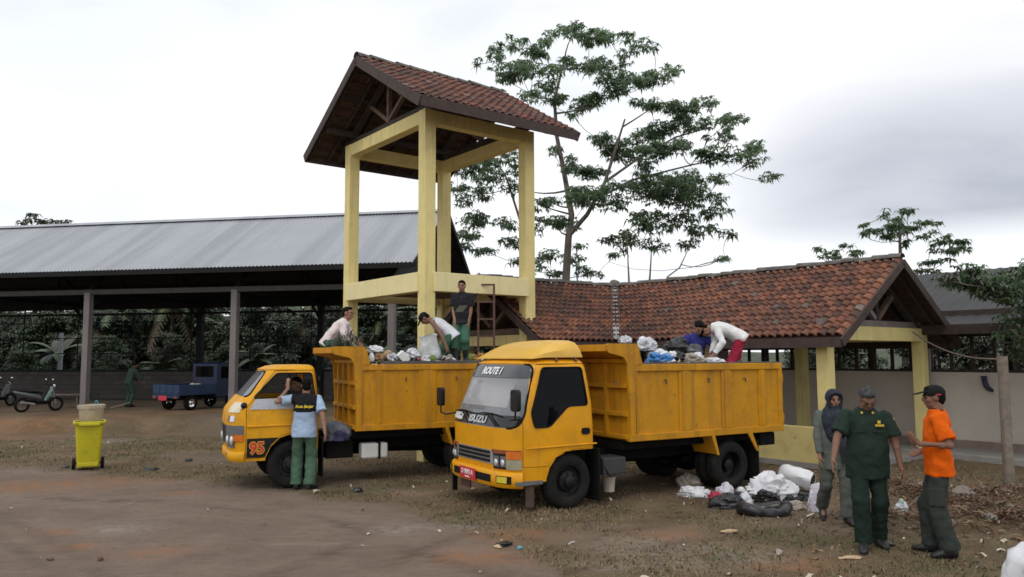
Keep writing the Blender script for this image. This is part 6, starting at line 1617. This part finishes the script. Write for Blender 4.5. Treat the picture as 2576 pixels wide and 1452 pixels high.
# bags on the near truck
def B3(x, y): return 1509.4 + .1709 * x, 786.1 + .1709 * y
for nm, lb, x, y, rx, ry, Y, mt, kw in [
    ('plastic_bag', "small clear white bag perched on the headboard corner of the near truck", 370, 415, 95, 52, 12.0, pc_, {}),
    ('plastic_bag', "bulging clear bag with bluish contents at the front of the near truck's load", 690, 490, 130, 95, 12.35, pc_, {}),
    ('white_bag', "white bag lying below the bulging clear bag on the near truck", 860, 630, 130, 60, 12.3, pw_, {}),
    ('plastic_sheet', "bright blue plastic sheet hanging to the rim of the near truck's bed", 880, 690, 190, 62, 12.2, pb_, dict(amp=.35, depth=.5)),
    ('bin_bag', "largest black bin bag humped in the middle of the near truck's load", 1120, 540, 175, 120, 12.9, pk_, {}),
    ('bin_bag', "low black bin bag in front of the humped one, next to a white scrap", 1130, 660, 120, 60, 12.5, pk_, {}),
    ('white_bag', "small white knotted bag lying on the low black bin bag", 1065, 625, 55, 42, 12.35, foam, {}),
    ('grey_bag', "dark grey rounded bag in front of the blue jacket", 1380, 565, 120, 80, 12.75, pg_, dict(amp=.12)),
    ('beige_sack', "beige sack slumped on the rim of the near truck's bed", 1320, 705, 205, 82, 12.6, pbe, {}),
    ('white_bag', "white bag on the beige sack at the crouching person's hand", 1430, 665, 85, 52, 12.55, pw_, {}),
    ('white_bag', "flat white bag gripped by the person in the white sweatshirt", 1670, 735, 155, 45, 12.7, pw_, dict(amp=.3))]:
    u, v = B3(x, y); bag(nm, lb, 'bag' if nm != 'plastic_sheet' else 'plastic sheet', u, v, rx * .1709, ry * .1709, Y, mt, **kw)
# dead twigs over the side
def sprays(name, label, cat, c, n, L, w, spread, mats_, seed, down=False, kind=None):
    rng = random.Random(seed); mb = MB()
    for i in range(n):
        mb.cur = rng.randrange(len(mats_)); p = Vector((rng.gauss(0, spread[0]), rng.gauss(0, spread[1]), rng.gauss(0, spread[2]))); a = rng.uniform(0, 6.28); el = rng.uniform(-.4, 1.3) if not down else rng.uniform(-1.5, -.6)
        d = Vector((cos(a) * cos(el), sin(a) * cos(el), sin(el))); s = d.cross(ZV).normalized() * w * rng.uniform(.6, 1.2); q = p; l = L * rng.uniform(.5, 1.1)
        pts = []
        for k in range(5): pts.append(q); q = q + d * l / 4; d = (d + Vector((rng.uniform(-.25, .25), rng.uniform(-.25, .25), -.32))).normalized()
        ws_n = (.4, 1, 1, .7, .05); vs = []
        for p_, wk in zip(pts, ws_n): vs += [p_ - s * wk, p_ + s * wk]
        mb.add(vs, [(2 * k, 2 * k + 1, 2 * k + 3, 2 * k + 2) for k in range(4)])
    o = mb.build(name, mats_); o.location = c; return tag(o, label, cat, kind=kind)
sprays('dead_twigs', "brown dead twigs dangling over the near truck's side", 'twigs', PX(1646, 915, 12.0), 60, .26, .007, (.10, .03, .03), [orh, M('brown_twig', (.10, .07, .05), .9)], 5, down=True)
sprays('cut_branches', "bunch of dark drooping leaves heaped before the crouching man in pink", 'branches', PX(872, 862, 13.25), 170, .24, .013, (.15, .12, .06), [leaf_b, leaf_d, M('dry_leaf', (.12, .085, .05), .9)], 6)
sprays('green_stalks', "upright green stalks sticking out of the older truck's load", 'stalks', PX(955, 893, 14.3), 26, .34, .012, (.06, .06, .02), [leaf_c, leaf_a], 7)
# rubbish on the older truck
def B4(x, y): return 798.7 + .1733 * x, 679.2 + .1733 * y
for nm, lb, x, y, rx, ry, Y, mt, kw in [
    ('crumpled_paper', "crumpled white paper on top of the older truck's load by its headboard", 830, 1165, 92, 45, 13.9, pw_, dict(amp=.35)),
    ('white_jug', "small white jug standing against the headboard of the older truck", 785, 1285, 42, 62, 13.6, foam, dict(amp=.06)),
    ('cardboard_scrap', "brown cardboard scrap beside the white jug", 905, 1285, 85, 52, 13.75, card, dict(amp=.3)),
    ('paper_bag', "tan crumpled paper bag in the older truck's load", 1015, 1230, 65, 42, 13.95, tanp, dict(amp=.3)),
    ('plastic_bag', "rounded milky bag between the cardboard and the white foam box", 1090, 1295, 85, 62, 13.8, pc_, {}),
    ('plastic_bag', "greyish clear bag right of the white foam box", 1385, 1235, 105, 66, 14.2, pc_, {}),
    ('plastic_bag', "small white and clear bag at the foot of the lifted sack", 1590, 1310, 80, 55, 13.95, pc_, {}),
    ('green_coconut', "yellow-green coconut at the foot of the clear sack", 1672, 1285, 52, 50, 13.9, grn, dict(amp=.05, sharp=.2, flat=.9)),
    ('white_dish', "flat white dish lying on the rim of the older truck's bed", 1750, 1345, 112, 22, 13.95, foam, dict(amp=.08)),
    ('beige_cloth', "crumpled beige cloth beside the rubber boots", 1890, 1315, 82, 55, 14.1, pbe, dict(amp=.35)),
    ('green_coconut', "green coconut standing right of the rubber boots", 2222, 1272, 42, 56, 14.6, grn, dict(amp=.05, sharp=.2, flat=.9)),
    ('husk_pile', "orange-brown husks heaped behind the near truck's roof", 2335, 1300, 88, 60, 14.7, orh, dict(amp=.4)),
    ('bin_bag', "small black bag behind the white foam box", 1290, 1215, 70, 45, 14.4, pk_, {}),
    ('red_scrap', "small red scrap on the older truck's rubbish", 1490, 1300, 26, 15, 13.95, pr_, dict(amp=.3))]:
    u, v = B4(x, y); bag(nm, lb, {'crumpled_paper': 'paper', 'white_jug': 'jug', 'cardboard_scrap': 'cardboard', 'green_coconut': 'coconut', 'white_dish': 'dish', 'beige_cloth': 'cloth', 'husk_pile': 'husks', 'red_scrap': 'scrap'}.get(nm, 'bag'), u, v, rx * .1733, ry * .1733, Y, mt, **kw)
fb = MB().box((0, 0, 0), (.14, .12, .21)).build('foam_box', foam, None, bevel=.012); p = PX(1014, 899, 13.75); fb.location = p; fb.rotation_euler = (.1, -.75, .4); tag(fb, "white foam box lying tilted on the older truck's rubbish", "box")
# the clear sack being lifted
cs = MAT['sack'] = M('clear_sack', (.52, .53, .54), .3, var=.25, scale=5, alpha=.78, dirt=[((.74, .75, .76), 6, .5, .62, .8), ((.20, .19, .17), 5, .60, .72, .5)])
s = 14.35 / FPX; rg = []
for q, w_ in ((0, .02), (.03, .17), (.15, .20), (.35, .205), (.6, .18), (.8, .155), (.93, .15), (1.0, .17)):
    rg.append([Vector((cos(a) * w_ * (1 + .16 * noise.noise(Vector((cos(a) * 2, sin(a) * 2, q * 3)))), sin(a) * w_ * (1 + .16 * noise.noise(Vector((sin(a) * 2, cos(a) * 2, q * 3 + 4)))), q * .47 + (.02 * sin(a * 3) if q > .9 else 0))) for a in [2 * pi * i / 26 for i in range(26)]])
mb = MB(); mb.loft(rg, cap=False); so_ = mb.build('clear_sack', cs, None, smooth=60); p = PX(1084, 908, 14.3); so_.location = p; so_.rotation_euler = (0, -.12, .3); tag(so_, "tall clear plastic sack held open by the bending man", "sack")
# bags on the ground behind the near truck
def B5(x, y): return 1666.6 + .1709 * x, 1132 + .1709 * y
for nm, lb, x, y, rx, ry, by, mt, kw in [
    ('plastic_sheet', "thin white plastic sheet lying flat in front of the rear wheels", 470, 630, 205, 62, 690, pw_, dict(amp=.3, depth=.6)),
    ('beige_sack', "dirty beige sack lying beyond the rear wheels under the truck", 380, 420, 150, 80, 560, pbe, {}),
    ('white_bag', "white bag beyond the rear wheels beside the beige sack", 520, 380, 95, 55, 520, pw_, {}),
    ('red_bag', "small red bag in front of the rear wheel", 775, 665, 92, 55, 730, pr_, dict(amp=.3)),
    ('printed_bag', "white bag with purple print by the rear wheel", 930, 640, 130, 95, 725, ppr, {}),
    ('white_box', "small square white box against the rear tyre", 1155, 540, 66, 48, 640, foam, dict(amp=.05, sharp=.3)),
    ('navy_bundle', "navy cloth bundle between the printed bag and the white pile", 1150, 625, 95, 52, 730, pn_, {}),
    ('bin_bag', "flat shiny black bin bag, nearest the camera under the printed bag", 960, 780, 265, 85, 850, pk_, dict(amp=.16, depth=.5)),
    ('white_bag', "white bag lying on the end of the flat black bin bag", 1215, 755, 88, 88, 840, pw_, {}),
    ('white_bag', "white bag standing behind the rear mudflap", 1500, 380, 95, 85, 560, pw_, {}),
    ('white_tarpaulin', "wide heap of white plastic tarpaulin behind the rear wheel", 1570, 560, 290, 135, 730, pw_, dict(amp=.34, depth=.6)),
    ('bin_bag', "crumpled black bag in front of the white tarpaulin heap", 1540, 670, 150, 80, 780, pk_, dict(amp=.3)),
    ('bin_bag', "small black bag left of the grey-beige sack", 1870, 700, 85, 65, 800, pk_, dict(amp=.3)),
    ('bin_bag', "long black bag lying across the white plastic near the walking woman", 2050, 630, 150, 45, 720, pk_, dict(amp=.25, depth=.6)),
    ('grey_sack', "grey-beige sack lying before the long black bag", 1960, 800, 130, 52, 860, pbe, dict(amp=.25, depth=.6)),
    ('printed_bag', "white bag with faint coloured print beside the walking woman's leg", 2275, 740, 118, 150, 900, ppr, dict(depth=.6))]:
    u, v = B5(x, y); g = PG(u, B5(0, by)[1]); Yc = g.y + ry * .1709 * g.y / FPX * .5
    bag(nm, lb, {'plastic_sheet': 'plastic sheet', 'white_box': 'box', 'navy_bundle': 'cloth', 'white_tarpaulin': 'tarpaulin'}.get(nm, 'bag'), u, v, rx * .1709, ry * .1709 * 1.15, Yc, mt, ground=True, **kw)
a_, b_ = B5(1760, 345), B5(2215, 465); ya = PG(a_[0], 1232).y; yb = PG(b_[0], 1240).y
pa, pb2 = PX(a_[0], a_[1], ya), PX(b_[0], b_[1], yb); mb = MB(); dd = (pb2 - pa)
rings = []; n_ = dd.normalized(); sx_ = n_.cross(ZV).normalized(); sy_ = sx_.cross(n_)
for q, r in ((-.10, .02), (-.09, .08), (0, .12), (.15, .15), (.3, .145), (.5, .155), (.7, .135), (.85, .14), (1.0, .12)):
    rings.append([pa + dd * q + (sx_ * cos(a) + sy_ * sin(a)) * r * (1 + .32 * noise.noise(Vector((cos(a) * 1.6, sin(a) * 1.6, q * 3))) + .08 * noise.noise(Vector((cos(a) * 5, sin(a) * 5, q * 9)))) for a in [2 * pi * i / 20 for i in range(20)]])
mb.loft(rings, cap=False); mb.loft([rings[-1], [c + (pb2 - c) * .25 - n_ * .18 for c in rings[-1]]], cap=False); mb.v = [tuple(Vector(q) - pa) for q in mb.v]
rl = mb.build('white_sack_roll', pw_, None, smooth=50); rl.location = pa; tag(rl, "rolled white sack with a dark open end beside the yellow low wall", "sack")
cap_ = MB(); cap_.add([(c + (pb2 - c) * .10 - n_ * .004) - pa for c in rings[-1]], [tuple(range(20))]); cap_.build('opening_shade', pk_, rl)  # black disc paints the shade inside the open end of the roll
c = PG(1927, 1296); mb = MB(); rr = []
tor = [Vector((.285 * cos(a) * (1 + .1 * sin(3 * a)), .17 * sin(a) * (1 + .12 * cos(2 * a)), .06 + .03 * sin(2 * a + 1))) for a in [2 * pi * i / 40 for i in range(40)]]
mb.tube(tor, [.075 + .022 * noise.noise(Vector((i * .4, 0, 3))) for i in range(40)], 12, closed=True); o = mb.build('black_ring', pk_, None, smooth=60); o.location = (c.x, c.y + .05, gz(c.x, c.y)); tag(o, "black rubbish bag twisted into a ring with bare ground in its middle", "bag")
c = PG(2612, 1528); o = crumple((.33, .30, .36), 3.7, .2, 28, 20).build('white_sack', pw_, None, smooth=60); o.location = (c.x + .10, c.y - .05, 0); tag(o, "large white plastic sack cut by the lower right picture corner", "sack")
c = PG(2269, 1297); o = crumple((.07, .06, .10), 5.2, .25).build('plastic_bag', pc_, None, smooth=60); o.location = (c.x, c.y, gz(c.x, c.y)); tag(o, "small pale bag with a green neck between the two standing men", "bag")
o2 = MB().blob((0, 0, .16), (.03, .03, .045), 10, 7).build('neck', M('mint_plastic', (.30, .46, .38), .5), o)
for nm, lb, u, v, r, mt in [('cloth_scrap', "black rag lying with teal scraps in front of the near truck", 1268, 1372, (.10, .06, .03), pk_), ('teal_scrap', "teal scrap beside the black rag in front of the near truck", 1308, 1378, (.045, .03, .02), M('teal_plastic', (.10, .30, .32), .6)), ('paper_scrap', "pale paper scrap at the left of the black rag", 1252, 1378, (.04, .03, .02), tanp), ('dark_rag', "black rag lying on the straw left of the older truck", 378, 1182, (.14, .07, .04), pk_),
    ('dark_rag', "small black rag right of the wheelie bin, nearest the trucks", 475, 1160, (.09, .06, .03), pk_), ('dark_scrap', "black scrap on the dirt left of the wheelie bin", 165, 1178, (.09, .05, .025), pk_), ('dark_rag', "dark crumpled bag in the straw between the trucks", 900, 1240, (.08, .06, .04), pk_), ('clod', "reddish clod of earth near the lower left corner of the yard", 252, 1412, (.03, .024, .02), M('red_clod', (.13, .06, .035), .95)),
    ('clod', "flat reddish clod left of the round one in the lower left yard", 126, 1408, (.05, .026, .013), M('red_clod_flat', (.12, .058, .036), .95)), ('pale_scrap', "pale husk lying on the bare ground right of the near truck", 1835, 1340, (.11, .03, .02), tanp), ('pale_scrap', "pale torn paper in front of the uniformed man", 1960, 1392, (.12, .03, .02), pbe), ('dark_rag', "dark rag near the uniformed man's shoes", 2225, 1372, (.09, .05, .03), pk_), ('pale_scrap', "orange-white husk before the uniformed man's shoes", 2140, 1405, (.10, .03, .02), tanp), ('pale_scrap', "pale scrap of board below the older truck's bumper", 590, 1155, (.16, .05, .015), pbe)]:
    SEED[0] += 1; c = PG(u, v); o = crumple(r, SEED[0] * .17, .3, 14, 9).build(nm, mt, None, smooth=50); o.location = (c.x, c.y, gz(c.x, c.y)); o.rotation_euler = (0, 0, SEED[0]); tag(o, lb, "scrap" if 'clod' not in nm else "clod")
# rocks and husks on the right
rk = M('pale_rock', (.19, .165, .14), .95, var=.25, scale=6, bump=.5, bscale=15, dirt=[((.09, .07, .05), 5, .5, .7, .6)])
for i, (u, v, r, lb) in enumerate([(2318, 1238, .15, "pale broken rock nearest the cream wall, right of the orange-shirted man"), (2422, 1262, .17, "largest pale rock on the rubble right of the orange-shirted man"), (2470, 1248, .12, "flat pale rock behind the largest one on the rubble"), (2392, 1330, .08, "small pale stone low on the rubble beside the dark trousers"), (2492, 1330, .09, "small rounded stone at the front of the rubble"), (2540, 1290, .13, "brownish rock at the right end of the rubble"), (2560, 1230, .12, "low rock at the foot of the concrete post")]):
    c = PG(u, v + 6); o = crumple((r, r * .8, r * .55), 9 + i * .37, .3, 12, 8).build('rock', rk, None, smooth=25); o.location = (c.x, c.y, gz(c.x, c.y) - .02); o.rotation_euler = (0, 0, i * 1.3); tag(o, lb, "rock")
hm_ = MB(); rng = random.Random(17); hmats = [M('brown_husk', (.085, .05, .03), .95, var=.4), M('pale_straw', (.19, .14, .085), .95, var=.3), M('rusty_husk', (.115, .052, .028), .95, var=.3)]
for i in range(3000):
    m0 = rng.choice(MOUND); x, y = m0.x + rng.gauss(0, .33), m0.y + rng.gauss(0, .28); z = gz(x, y) + rng.uniform(0, .06); a = rng.uniform(0, 6.28); L = rng.uniform(.05, .22); w = rng.uniform(.004, .013)
    d = Vector((cos(a), sin(a), rng.uniform(-.15, .3))); s_ = Vector((-sin(a), cos(a), rng.uniform(-.6, .6))) * w; p = Vector((x, y, z)); hm_.cur = rng.choice([0, 0, 1, 2])
    hm_.add([p - s_, p + s_, p + d * L * .5 + ZV * .02 + s_, p + d * L * .5 + ZV * .02 - s_, p + d * L], [(0, 1, 2, 3), (3, 2, 4)])
tag(hm_.build('dry_husks', hmats), "heap of dry brown husks and straw over the rubble on the right", "husks", kind='stuff')
c0, c1 = PG(2275, 1290), PG(2345, 1262); c0.z += .04; c1.z += .12
o = MB().tube([(0, 0, 0), (c1 - c0) * .5 + Vector((0, 0, .03)), c1 - c0], .014, 6).build('stick', MAT['wood'], None); o.location = c0; tag(o, "thin brown stick lying on the rubble behind the two men", "stick")

# wheelie bin with a tub on it
c = PG(221, 1181); c.z = gz(c.x, c.y); tB_ = thing('wheelie_bin', "yellow two-wheeled rubbish bin without a lid, standing alone on the dirt", "bin", c, radians(28) + 0)
ybin = M('yellow_bin_plastic', (.50, .445, .012), .45, var=.06, scale=4, dirt=[((.25, .21, .03), 6, .55, .75, .6), ((.07, .06, .03), 9, .66, .74, .6)])
def rrect(w, d, r, z, n=4):
    return [Vector((x, y, z)) for x, y in rpoly([(-w / 2, -d / 2), (w / 2, -d / 2), (w / 2, d / 2), (-w / 2, d / 2)], r, n)]
MB().loft([rrect(.36, .36, .05, .05), rrect(.37, .38, .05, .10), rrect(.46, .50, .05, .84)]).build('bin_body', ybin, tB_, smooth=40)
MB().loft([rrect(.52, .56, .06, .83), rrect(.54, .58, .06, .845), rrect(.54, .58, .06, .875), rrect(.50, .54, .05, .885), rrect(.47, .50, .05, .87)], cap=False).build('bin_rim', ybin, tB_, smooth=40)
MB().box((0, -.30, .835), (.34, .05, .05)).build('rim_lug', ybin, tB_, bevel=.01)
MB().box((0, -.19, .10), (.33, .05, .07)).build('foot_bar', ybin, tB_, bevel=.01)
for sx in (-1, 1): MB().lathe([(.001, -.03), (.06, -.03), (.10, -.025), (.105, 0), (.10, .025), (.06, .03), (.001, .03)], (sx * .235, .02, .105), 'X', 20).build('wheel', MAT['black'], tB_, smooth=40)
MB().tube([(-.23, .02, .105), (.23, .02, .105)], .016).build('axle', MAT['black'], tB_)
tub = thing('plastic_tub', "dirty translucent tub with a blue rope handle resting on the yellow bin", "tub", (c.x + .02, c.y, c.z + .875), 0)
tubm = M('dirty_clear_plastic', (.46, .39, .27), .4, var=.2, scale=7, alpha=.86, dirt=[((.24, .19, .12), 5, .5, .7, .5)], streak=((.62, .56, .46), (6, 6, .8), .55, .75, .5))
MB().lathe([(.18, 0), (.195, .02), (.215, .27)], n=30, cap=False).build('tub_body', tubm, tub, smooth=60); MB().lathe([(.215, .235), (.235, .235), (.238, .30), (.22, .305), (.21, .27)], n=30, cap=False).build('tub_rim', tubm, tub, smooth=40)
MB().tube([(.14 + .03 * cos(a) * 1.0, -.10, .30 + .085 * sin(a)) for a in [pi * i / 10 for i in range(11)]], .007, 6).build('rope_handle', M('blue_rope', (.10, .38, .55), .7), tub)

# bucket hung behind the near cab
p = PX(1532, 1236, 11.45); bk_ = thing('bucket', "small dirty white bucket hanging by the near truck's chassis", "bucket", p, 0)
MB().lathe([(.001, 0), (.078, 0), (.095, .20), (.102, .20), (.102, .215), (.092, .215)], n=24, cap=False).build('pail', M('dirty_white_pail', (.52, .45, .37), .6, var=.15), bk_, smooth=40)
MB().tube([(-.10, 0, .20), (-.07, 0, .30), (0, 0, .40), (.07, 0, .30), (.10, 0, .20)], .005, 5).build('bail', MAT['steel_dark'], bk_)
# bundle behind the older cab
tm = tB.matrix_world if False else (Matrix.Translation(tB.location) @ Matrix.Rotation(tB.rotation_euler.z, 4, 'Z'))
o = crumple((.20, .17, .19), 21.3, .22).build('jacket_bundle', M('grey_jacket', (.115, .125, .14), .9, var=.2, scale=5, dirt=[((.03, .03, .09), 3, .52, .56, .9)]), None, smooth=60); o.location = tm @ Vector((-.70, .62, .70)); tag(o, "grey and navy jacket bundled on the chassis behind the older cab", "jacket")

# ladder behind the trucks
lx = PX(1223, 860, 16.2); lad = thing('ladder', "rusty brown steel ladder standing against the tower's deck beam", "ladder", (lx.x, lx.y, 0), radians(6))
zt = PX(1223, 714, 16.2).z
for sx in (-1, 1): MB().box((sx * .165, 0, zt / 2), (.045, .03, zt)).build('rail', MAT['rust_brown'], lad)
z = zt - .02
while z > .1: MB().box((0, 0, z), (.29, .028, .035)).build('rung', MAT['rust_brown'], lad); z -= .36

# concrete post, cable, hanging boot
c = PG(2540, 1226); pm = MB(); rg = []
for i in range(22):
    z = -.1 + 2.12 * i / 21; rg.append([Vector((sgnpow(cos(a), .5) * .066 * (1 + .12 * noise.noise(Vector((cos(a) * 2, z * 4, 1)))), sgnpow(sin(a), .5) * .066 * (1 + .12 * noise.noise(Vector((sin(a) * 2, z * 4, 5)))), z)) for a in [2 * pi * k / 16 for k in range(16)]])
pm.loft(rg); o = pm.build('concrete_post', M('rough_concrete', (.20, .165, .13), .95, var=.25, scale=7, bump=.8, bscale=14, dirt=[((.14, .11, .09), 9, .55, .7, .7)]), None, smooth=40); o.location = (c.x, c.y, 0); tag(o, "rough tan concrete post standing at the right edge by the rubble", "post")
p0, p1 = PX(2296, 836, 15.6), Vector((c.x, c.y, 1.98)); mb = MB(); pts = [p0.lerp(p1, q) - ZV * .16 * 4 * q * (1 - q) - p0 for q in [i / 14 for i in range(15)]]
mb.tube(pts, .014, 6); o = mb.build('cable', M('brown_cable', (.16, .12, .10), .9), None, smooth=60); o.location = p0; tag(o, "sagging brown cable from the pavilion gable to the concrete post", "cable")
def on_wall(u, v, out=.06):
    d = ray(u, v); O = Vector((0, 0, HC)); q = Vp + A * (2.42 - out); t = (q - O).dot(A) / d.dot(A); return O + d * t
p = on_wall(2478, 962, .08); bt = thing('hanging_boot', "dark boot-shaped thing hanging on the cream wall", "boot", p, TH)
MB().tube([(0, .02, .13), (0, .01, .03), (0, -.01, -.06), (0, -.05, -.12), (0, -.14, -.17)], [.055, .05, .05, .05, .03], 10).build('boot', pn_, bt, smooth=60)

# ---- things in the shed
def scooter(loc, rz, label, c1_, c2_):
    t = thing('motorbike', label, 'motorbike', loc, rz)
    for x in (-.60, .62):
        w = MB(); w.tube([(x + .235 * cos(a), 0, .285 + .235 * sin(a)) for a in [2 * pi * i / 24 for i in range(24)]], .05, 8, closed=True); w = w.build('wheel', MAT['black'], t, smooth=60)
        r = MB(); r.lathe([(.01, -.04), (.06, -.03), (.06, .03), (.01, .04)], (x, 0, .285), 'Y', 14)
        for k in range(5): r.tube([(x, 0, .285), (x + .19 * cos(k * 1.257), 0, .285 + .19 * sin(k * 1.257))], .014, 5)
        r.build('hub', MAT['grey_plastic'], w)
    MB().loft([[Vector((x, w_ * cos(a), z + h * sin(a))) for a in [2 * pi * i / 10 for i in range(10)]] for x, w_, z, h in ((-.92, .02, .80, .03), (-.75, .10, .76, .07), (-.45, .13, .68, .10), (-.12, .12, .60, .10), (.05, .08, .52, .08))]).build('tail_panel', c1_, t, smooth=60)
    MB().loft([[Vector((x, w_ * cos(a), z + h * sin(a))) for a in [2 * pi * i / 10 for i in range(10)]] for x, w_, z, h in ((-.80, .08, .83, .03), (-.4, .13, .79, .05), (0, .10, .76, .05), (.10, .05, .72, .04))]).build('saddle', MAT['black'], t, smooth=60)
    MB().loft([[Vector((x + .02 * sin(a), w_ * cos(a), z + h * sin(a))) for a in [2 * pi * i / 10 for i in range(10)]] for x, w_, z, h in ((.22, .12, .42, .12), (.33, .17, .60, .12), (.42, .15, .82, .10), (.44, .10, .98, .06))]).build('leg_shield', c2_, t, smooth=60)
    MB().box((.05, 0, .36), (.55, .2, .14)).box((-.25, .0, .38), (.3, .22, .2)).build('engine', MAT['chassis'], t, bevel=.03)
    MB().tube([(.45, 0, .98), (.55, 0, .55), (.62, 0, .285)], .03).build('fork', MAT['silver'], t); MB().tube([(.30, .33, 1.04), (.40, .18, 1.02), (.43, 0, 1.0), (.40, -.18, 1.02), (.30, -.33, 1.04)], .016).build('handlebar', MAT['black'], t, smooth=60)
    MB().blob((.52, 0, .98), (.06, .09, .08)).build('headlight', MAT['lens_clear'], t, smooth=60)
    for sy in (-1, 1):
        m = MB().blob((.34, sy * .32, 1.24), (.02, .065, .045), 10, 7).build('mirror', MAT['chrome'], t, smooth=60); MB().tube([(.36, sy * .24, 1.03), (.34, sy * .30, 1.22)], .008, 5).build('mirror_stem', MAT['black'], m)
    MB().box((.66, 0, .58), (.30, .10, .03), Euler((0, .3, 0))).build('mudguard', c2_, t, bevel=.01); MB().tube([(-.2, -.14, .30), (-.7, -.17, .40)], .045).build('exhaust', MAT['silver'], t, smooth=60)
    t.scale = (.82, .82, .82); return t
tg_ = M('teal_fairing', (.03, .10, .085), .3, var=.1); wf_ = M('white_fairing', (.13, .15, .15), .3, var=.05)
p = PG(97, 1036, .35); scooter(p, radians(52), "white and teal motorbike parked left of the first grey shed post", wf_, tg_)
p = PG(-6, 1024, .35); scooter(p, radians(75), "all-dark motorbike at the left edge of the shed", M('black_fairing', (.015, .015, .018), .4), M('black_fairing2', (.02, .02, .022), .4))
p = PG(441, 1033, .35); p.z = .35
tk = thing('pickup_truck', "dark blue pickup with a low flatbed parked in the shed, seen from behind", "truck", (p.x, p.y + .3, .35), radians(62)); tk.scale = (.87, .87, .87)
bl_ = M('dark_blue_paint', (.005, .013, .05), .4, var=.15); bl2 = M('blue_bed_paint', (.010, .034, .085), .6, var=.2)
MB().box((.25, 0, .62), (1.7, 1.42, .07)).build('flatbed', bl2, tk)
for sy in (-1, 1): MB().box((.25, sy * .70, .80), (1.7, .04, .32)).build('bed_side', bl2, tk, bevel=.006)
tg2 = MB().box((-.60, 0, .80), (.04, 1.44, .32)).build('tailgate', bl2, tk, bevel=.006)
for y in (-.36, 0, .36): MB().box((-.625, y, .80), (.02, .05, .30)).build('tailgate_rib', bl2, tg2)
MB().box((-.60, 0, .52), (.10, 1.40, .10)).build('rear_bumper', bl2, tk, bevel=.01)
pl2 = MB().box((-.66, .12, .47), (.012, .44, .17)).build('number_plate', MAT['plate_red'], tk)
cabp = [(1.12, .42), (1.12, 1.72), (1.20, 1.78), (1.95, 1.74), (2.32, 1.15), (2.42, .95), (2.42, .42)]
cb = sidep(cabp, -.69, .69).build('cab', bl_, tk, bevel=.04)
for sy in (-1, 1):
    sidep(rpoly([(1.32, 1.15), (1.32, 1.62), (1.88, 1.60), (2.18, 1.15)], .05), sy * .691, sy * .70).build('window', MAT['glass_dark'], tk)
mb = MB(); mb.box((1.105, 0, 1.42), (.012, .95, .42)); mb.build('window', MAT['glass_dark'], tk)
mb = MB(); mb.beam((2.005, 0, 1.665), (2.295, 0, 1.20), 1.1, .012, (1, 0, 1)); mb.build('windscreen', MAT['glass_dark'], tk)
for x, sy in ((0, 1), (0, -1), (1.95, 1), (1.95, -1)):
    w = MB().lathe([(.17, -.07), (.26, -.075), (.28, -.04), (.28, .04), (.26, .075), (.17, .07)], (x, sy * .60, .28), 'Y', 24, cap=False).build('wheel', MAT['black'], tk, smooth=40)
    MB().lathe([(.17, 0), (.15, .05 * sy), (.08, .03 * sy), (.05, .07 * sy), (.001, .075 * sy)], (x, sy * .62, .28), 'Y', 20, cap=False).build('hubcap', MAT['chrome'], w, smooth=40)
MB().box((.9, 0, .45), (2.6, .7, .12)).build('chassis', MAT['chassis'], tk)
for sy in (-1, 1): MB().box((-.655, sy * .58, .50), (.02, .16, .07)).build('tail_lamp', MAT['lens_red'], tk)
o = crumple((.2, .15, .13), 31, .25).build('beige_sack', pbe, None, smooth=60); o.location = tk.matrix_world @ Vector((0, 0, 0)) if False else (Matrix.Translation(tk.location) @ Matrix.Rotation(tk.rotation_euler.z, 4, 'Z')) @ Vector((.3, -.35, .66)); tag(o, "beige bundle lying in the blue pickup's bed", "bag")
p = PG(574, 1024, .35); st = thing('grey_stand', "small grey pedestal beside the second shed post", "pedestal", p, .2)
MB().box((0, 0, .25), (.20, .20, .50)).build('pedestal', MAT['concrete'], st, bevel=.01); MB().tube([(.10, -.06, .45), (.16, -.08, .62), (.20, -.08, .40)], .012, 6).build('hose', MAT['silver'], st)
p = PG(166, 1026, .35); bn = thing('low_bench', "low dark wooden bench between the motorbike and the shed post", "bench", p, .1)
MB().box((0, 0, .45), (1.0, .3, .05)).build('seat', MAT['wood'], bn)
for sx in (-1, 1):
    for sy in (-1, 1): MB().box((sx * .4, sy * .1, .215), (.05, .05, .43)).build('leg', MAT['wood'], bn)
p = PG(302, 1026, .35); o = MB().box((0, 0, 0), (.62, .10, .02)).build('pale_plank', pbe, None); o.location = (p.x, p.y, .44); o.rotation_euler = (0, -.28, .4); tag(o, "pale plank leaning on the ground by the stooping worker", "plank")
